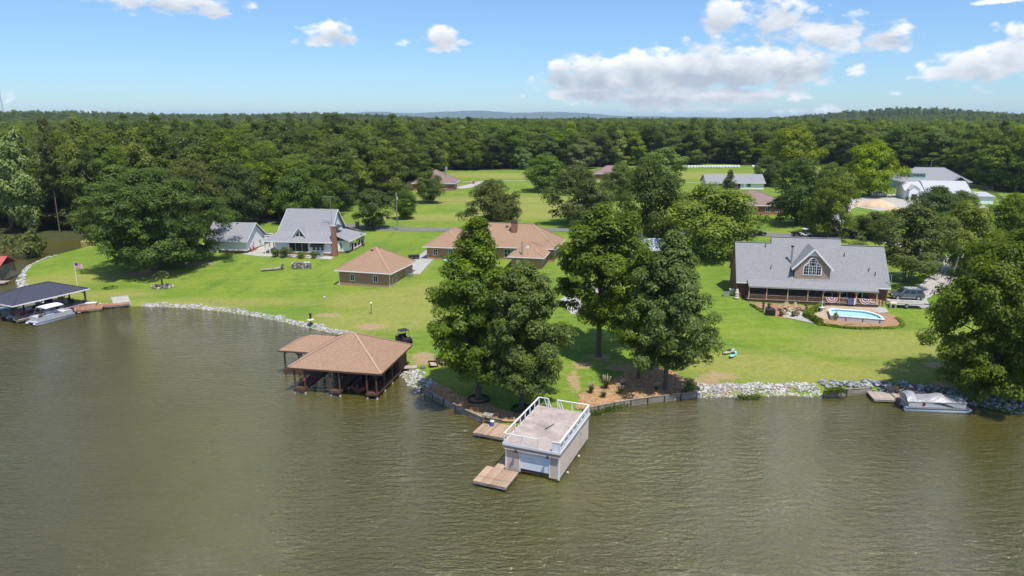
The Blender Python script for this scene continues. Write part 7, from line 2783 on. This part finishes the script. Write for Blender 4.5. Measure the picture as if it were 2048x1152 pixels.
# ------------------------------------------------------------------ poles and wires
def pole(label, base, top, lean=(0, 0), cross=True, light=False):
    p = G(*base)
    h = zat(base[0], top, p[1]) - p[2]
    t = thing('utility_pole', label, 'utility pole', p, 0, 'utility poles')
    MB().tube((0, 0, -.5), (lean[0], lean[1], h), .17, .11, 9).build('pole', 'utility_wood', t)
    if cross:
        MB().box(lean[0] - .04, lean[0] + .04, lean[1] - 1.1, lean[1] + 1.1, h - .65, h - .52).build('crossarm', 'utility_wood', t)
        for y in (-.95, .95):
            MB().tube((lean[0], lean[1] + y, h - .52), (lean[0], lean[1] + y, h - .30), .05, .04, 7).build('insulator', 'steel', t)
    if light:
        MB().tube((lean[0] + .22, lean[1] - .1, h - 2.1), (lean[0] + .22, lean[1] - .1, h - 1.3), .2, .2, 10).build('transformer', 'aluminium_panel', t)
    return Vector((p[0] + lean[0], p[1] + lean[1], p[2] + h - .3))


w1 = pole('pale utility pole beside the road right of the magnolia', (795, 460), 384, light=True)
w2 = pole('utility pole standing before the brown roofed house', (1044, 537), 482, cross=False)
w3 = pole('leaning utility pole right of the driveway', (1897, 572), 492, lean=(1.4, 0), cross=True, light=True)
w4 = pole('utility pole in front of the white barn', (1822, 432), 390, lean=(.3, 0))
w5 = pole('far thin pole behind the grey farmhouse', (1858, 362), 321, cross=False)


def wire(label, a, b, sag):
    a, b = Vector(a), Vector(b)
    pts = []
    for i in range(17):
        f = i / 16
        p = a.lerp(b, f)
        p.z -= sag * 4 * f * (1 - f)
        pts.append(p - a)
    o = MB().path(pts, .022, 5).build('power_line', 'wire')
    o.location = a
    tag(o, label, 'power line', 'power lines')


wire('upper power line from the magnolia pole to the right', w1, (75, 184, 14.5), 1.1)
wire('lower power line from the magnolia pole to the right', w1 - Vector((0, 0, 1.6)), (75, 184, 11.8), 1.2)
wire('upper power line from the magnolia pole to the left', w1, (-120, 226, 15.0), 1.2)
wire('lower power line from the magnolia pole to the left', w1 - Vector((0, 0, 1.6)), (-120, 226, 12.6), 1.3)
wire('service wire from the middle pole to the brown roofed house', w2, BRH(26.5, 3.0, 4.6), .4)
wire('service wire from the leaning pole to the grey roofed house', w3 - Vector((0, 0, .4)), GH(24.3, 1.8, 5.1), .7)
wire('power line from the leaning pole to the road', w3, (84, 184, 13.5), 1.0)
wire('guy wire of the barn pole', w4, (w4.x + 9, w4.y - 3, 3.8), .0)

# cell tower on the skyline
q = Vector(((8 - 1024) / FPX * 1400, 1400 * 1.0, 0))
d = ray(8, 236)
k = 1400 / d[1]
bx = d[0] * k
t = thing('radio_tower', 'thin lattice radio tower on the left skyline', 'tower', (bx, 1400, hgt(bx, 1400)))
zt = zat(3, 160, 1400) - hgt(bx, 1400)
for i in range(3):
    a = i * 2.094
    MB().tube((1.6 * math.cos(a), 1.6 * math.sin(a), 0), (.6 * math.cos(a), .6 * math.sin(a), zt), .22, .16, 5).build('leg', 'steel', t)
for j in range(16):
    z = zt * (j + .5) / 16
    rr = 1.6 - (1.0) * (j + .5) / 16
    for i in range(3):
        a, b = i * 2.094, (i + 1) * 2.094
        MB().tube((rr * math.cos(a), rr * math.sin(a), z - zt / 32), (rr * math.cos(b), rr * math.sin(b), z + zt / 32), .1, .1, 4).build('lattice_bar', 'steel', t)
for z in (zt - 1, zt - 6):
    for i in range(3):
        a = i * 2.094 + .5
        MB().box(1.8 * math.cos(a) - .4, 1.8 * math.cos(a) + .4, 1.8 * math.sin(a) - .3, 1.8 * math.sin(a) + .3, z - 1.2, z + 1.2).build('antenna_panel', 'aluminium_panel', t)
MB().tube((0, 0, zt), (0, 0, zt + 7), .12, .05, 5).build('mast', 'steel', t)

# ------------------------------------------------------------------ field and barn yard
for i in range(24):
    f = i / 23
    px = 1366 + (1500 - 1366) * f if i < 20 else 1506 + (i - 20) * 7
    q = G(px, 336 - .6 * f)
    t = thing('hay_bale', f'white wrapped round hay bale, number {["one", "two", "three", "four", "five", "six", "seven", "eight", "nine", "ten", "eleven", "twelve", "thirteen", "fourteen", "fifteen", "sixteen", "seventeen", "eighteen", "nineteen", "twenty", "twenty one", "twenty two", "twenty three", "twenty four"][i]} from the left in the row', 'hay bale', (q[0], q[1], q[2]), math.radians(random.uniform(-12, 12)), 'row of wrapped hay bales')
    MB().path([(0, -.75, .72), (0, -.68, .72), (0, .68, .72), (0, .75, .72)], [.62, .74, .74, .62], 14).build('bale_body', 'bale_wrap', t, True)
    MB().tube((0, -.76, .72), (0, -.752, .72), .5, .5, 12).build('bale_face', 'bale_wrap', t)

q = G(1752, 413)
r = random.Random(6)


def heap(label, q, rx, ry, h, seed):
    r = np.random.default_rng(seed)
    V, F = [], []
    n, m_ = 28, 10
    for i in range(m_ + 1):
        f = i / m_
        for j in range(n):
            a = j / n * 6.283
            k = 1 + .12 * math.sin(3 * a + seed) + .08 * math.sin(5 * a) + r.uniform(-.02, .02)
            rad = math.cos(f * math.pi / 2) ** .9 if i < m_ else .0
            V.append((rx * rad * k * math.cos(a), ry * rad * k * math.sin(a), -.3 + (h + .3) * f * (1 - .05 * r.uniform())))
    for i in range(m_):
        for j in range(n):
            F.append((i * n + j, i * n + (j + 1) % n, (i + 1) * n + (j + 1) % n, (i + 1) * n + j))
    o = MB().add(V, F).build('sand_heap', 'sand', None, True)
    o.location = q
    tag(o, label, 'heap')


heap('large tan sand heap in the barn yard', (q[0], q[1], q[2]), 6.2, 4.2, 2.6, 1)
q = G(1722, 411)
heap('smaller pink sand heap left of the large one', (q[0], q[1], q[2]), 3.0, 2.4, 1.6, 2)
q = G(1790, 420)
heap('grey gravel heap before the white barn', (q[0], q[1], q[2]), 5.0, 2.6, .8, 3)


def post_fence(label, pts, h, material, step=3.0, rails=2, mesh_m=None):
    L = smooth_line([G(a, b)[:2] for a, b in pts], step)
    o = L[0]
    t = thing('fence', label, 'fence', (o.x, o.y, 0))
    Z = [hgt(q.x, q.y) for q in L]
    for q, z in zip(L, Z):
        MB().box(q.x - o.x - .06, q.x - o.x + .06, q.y - o.y - .06, q.y - o.y + .06, z - .3, z + h).build('post', material, t)
    for a, b, za, zb in zip(L[:-1], L[1:], Z[:-1], Z[1:]):
        for k in range(rails):
            e = h * (.95 - .8 * k / max(1, rails - 1 if rails > 1 else 1))
            MB().beam((a.x - o.x, a.y - o.y, za + e), (b.x - o.x, b.y - o.y, zb + e), .05, .12).build('rail', material, t)


post_fence('grey board fence behind the white barn', [(1918, 374), (1950, 377), (1985, 381)], 1.6, 'wood_weathered', 2.5, 5)
post_fence('thin dark fence running down the lawn right of the barn', [(1975, 384), (1990, 392), (2004, 402), (2012, 408)], 1.4, 'wood_dark', 3.0, 3)
post_fence('thin fence along the small paddock by the white shed', [(1952, 405), (1975, 406), (2008, 407)], 1.2, 'wood_weathered', 3.0, 3)


def mailbox(label, base, brick=True):
    q = G(*base)
    t = thing('mailbox', label, 'mailbox', q)
    if brick:
        MB().box(-.45, .45, -.45, .45, -.2, 1.55).build('pillar', 'brick_chimney', t)
        MB().box(-.55, .55, -.55, .55, 1.552, 1.68).build('cap', 'stone_tan', t)
        MB().box(-.7, .7, -.6, .6, -.1, .08).build('slab', 'concrete_white', t)
    else:
        MB().box(-.06, .06, -.06, .06, -.2, 1.05).build('post', 'wood_dark', t)
        MB().path([(0, -.3, 1.2), (0, .3, 1.2)], .17, 8).build('letter_box', 'black_metal', t)
        MB().box(-.6, .6, -.4, .4, -.1, .06).build('slab', 'concrete_white', t)
    return t


mailbox('red brick mailbox pillar at the road left of the magnolia', (715, 456))
mailbox('black mailbox on a post by the right hand drive', (1883, 556), False)
mailbox('far brick mailbox pillar by the white concrete drive', (947, 368))
q = G(895, 540)
t = thing('blue_parasol', 'small blue parasol half hidden by the tallest lakeside tree', 'parasol', q)
MB().tube((0, 0, 0), (0, 0, 2.2), .03, .03, 6).build('pole', 'steel', t)
MB().loft([[(.9 * math.cos(a), .9 * math.sin(a), 2.1) for a in [k * math.pi / 4 for k in range(8)]], [(.05 * math.cos(a), .05 * math.sin(a), 2.45) for a in [k * math.pi / 4 for k in range(8)]]]).build('canopy', 'aqua', t)
q = G(1126, 527)
t = thing('air_conditioner', 'pale air conditioner at the right end of the brown roofed house', 'air conditioner', q, -.2)
MB().cham(-.45, .45, -.45, .45, 0, .9, .08).build('case', 'aluminium_panel', t)
MB().tube((0, 0, .9), (0, 0, .94), .36, .36, 14).build('fan_grille', 'black_metal', t)
for px, py, lb, m in ((503, 503, 'reclining lawn chair with a red cushion beside the garage', 'cushion_red'), (509, 500, 'second red cushioned lawn chair nearer the arbour', 'cushion_red')):
    q = G(px, py)
    adirondack(lb, (q[0], q[1], q[2] + .05), 2.6, m, 'patio chairs', 1.2)
q = G(1463, 590)
t = thing('garbage_bin', 'pale wheeled bins at the left corner of the brick house', 'bin', q)
MB().loft([[(-.3, -.3, 0), (.3, -.3, 0), (.3, .3, 0), (-.3, .3, 0)], [(-.36, -.38, 1.05), (.36, -.38, 1.05), (.36, .38, 1.05), (-.36, .38, 1.05)]]).build('bin_body', 'steel', t)
MB().box(-.38, .38, -.4, .42, 1.052, 1.12).build('lid', 'white_trim', t)

# ------------------------------------------------------------------ air
def build_haze():
    m = bpy.data.materials.new('haze_air')
    m.use_nodes = True
    nt = m.node_tree
    nt.nodes.clear()
    out = nt.nodes.new('ShaderNodeOutputMaterial')
    pv = nt.nodes.new('ShaderNodeVolumePrincipled')
    pv.inputs['Color'].default_value = (.66, .82, 1.0, 1)
    pv.inputs['Density'].default_value = 0.00006
    pv.inputs['Anisotropy'].default_value = 0.0
    nt.links.new(pv.outputs[0], out.inputs['Volume'])
    MATS['haze_air'] = m
    MB().box(-17500, 17500, -3200, 17800, -2.8, 128).build('haze', 'haze_air')
    tag(bpy.data.objects['haze'], 'thin blue summer haze over the far woods', None, kind='stuff')


build_haze()
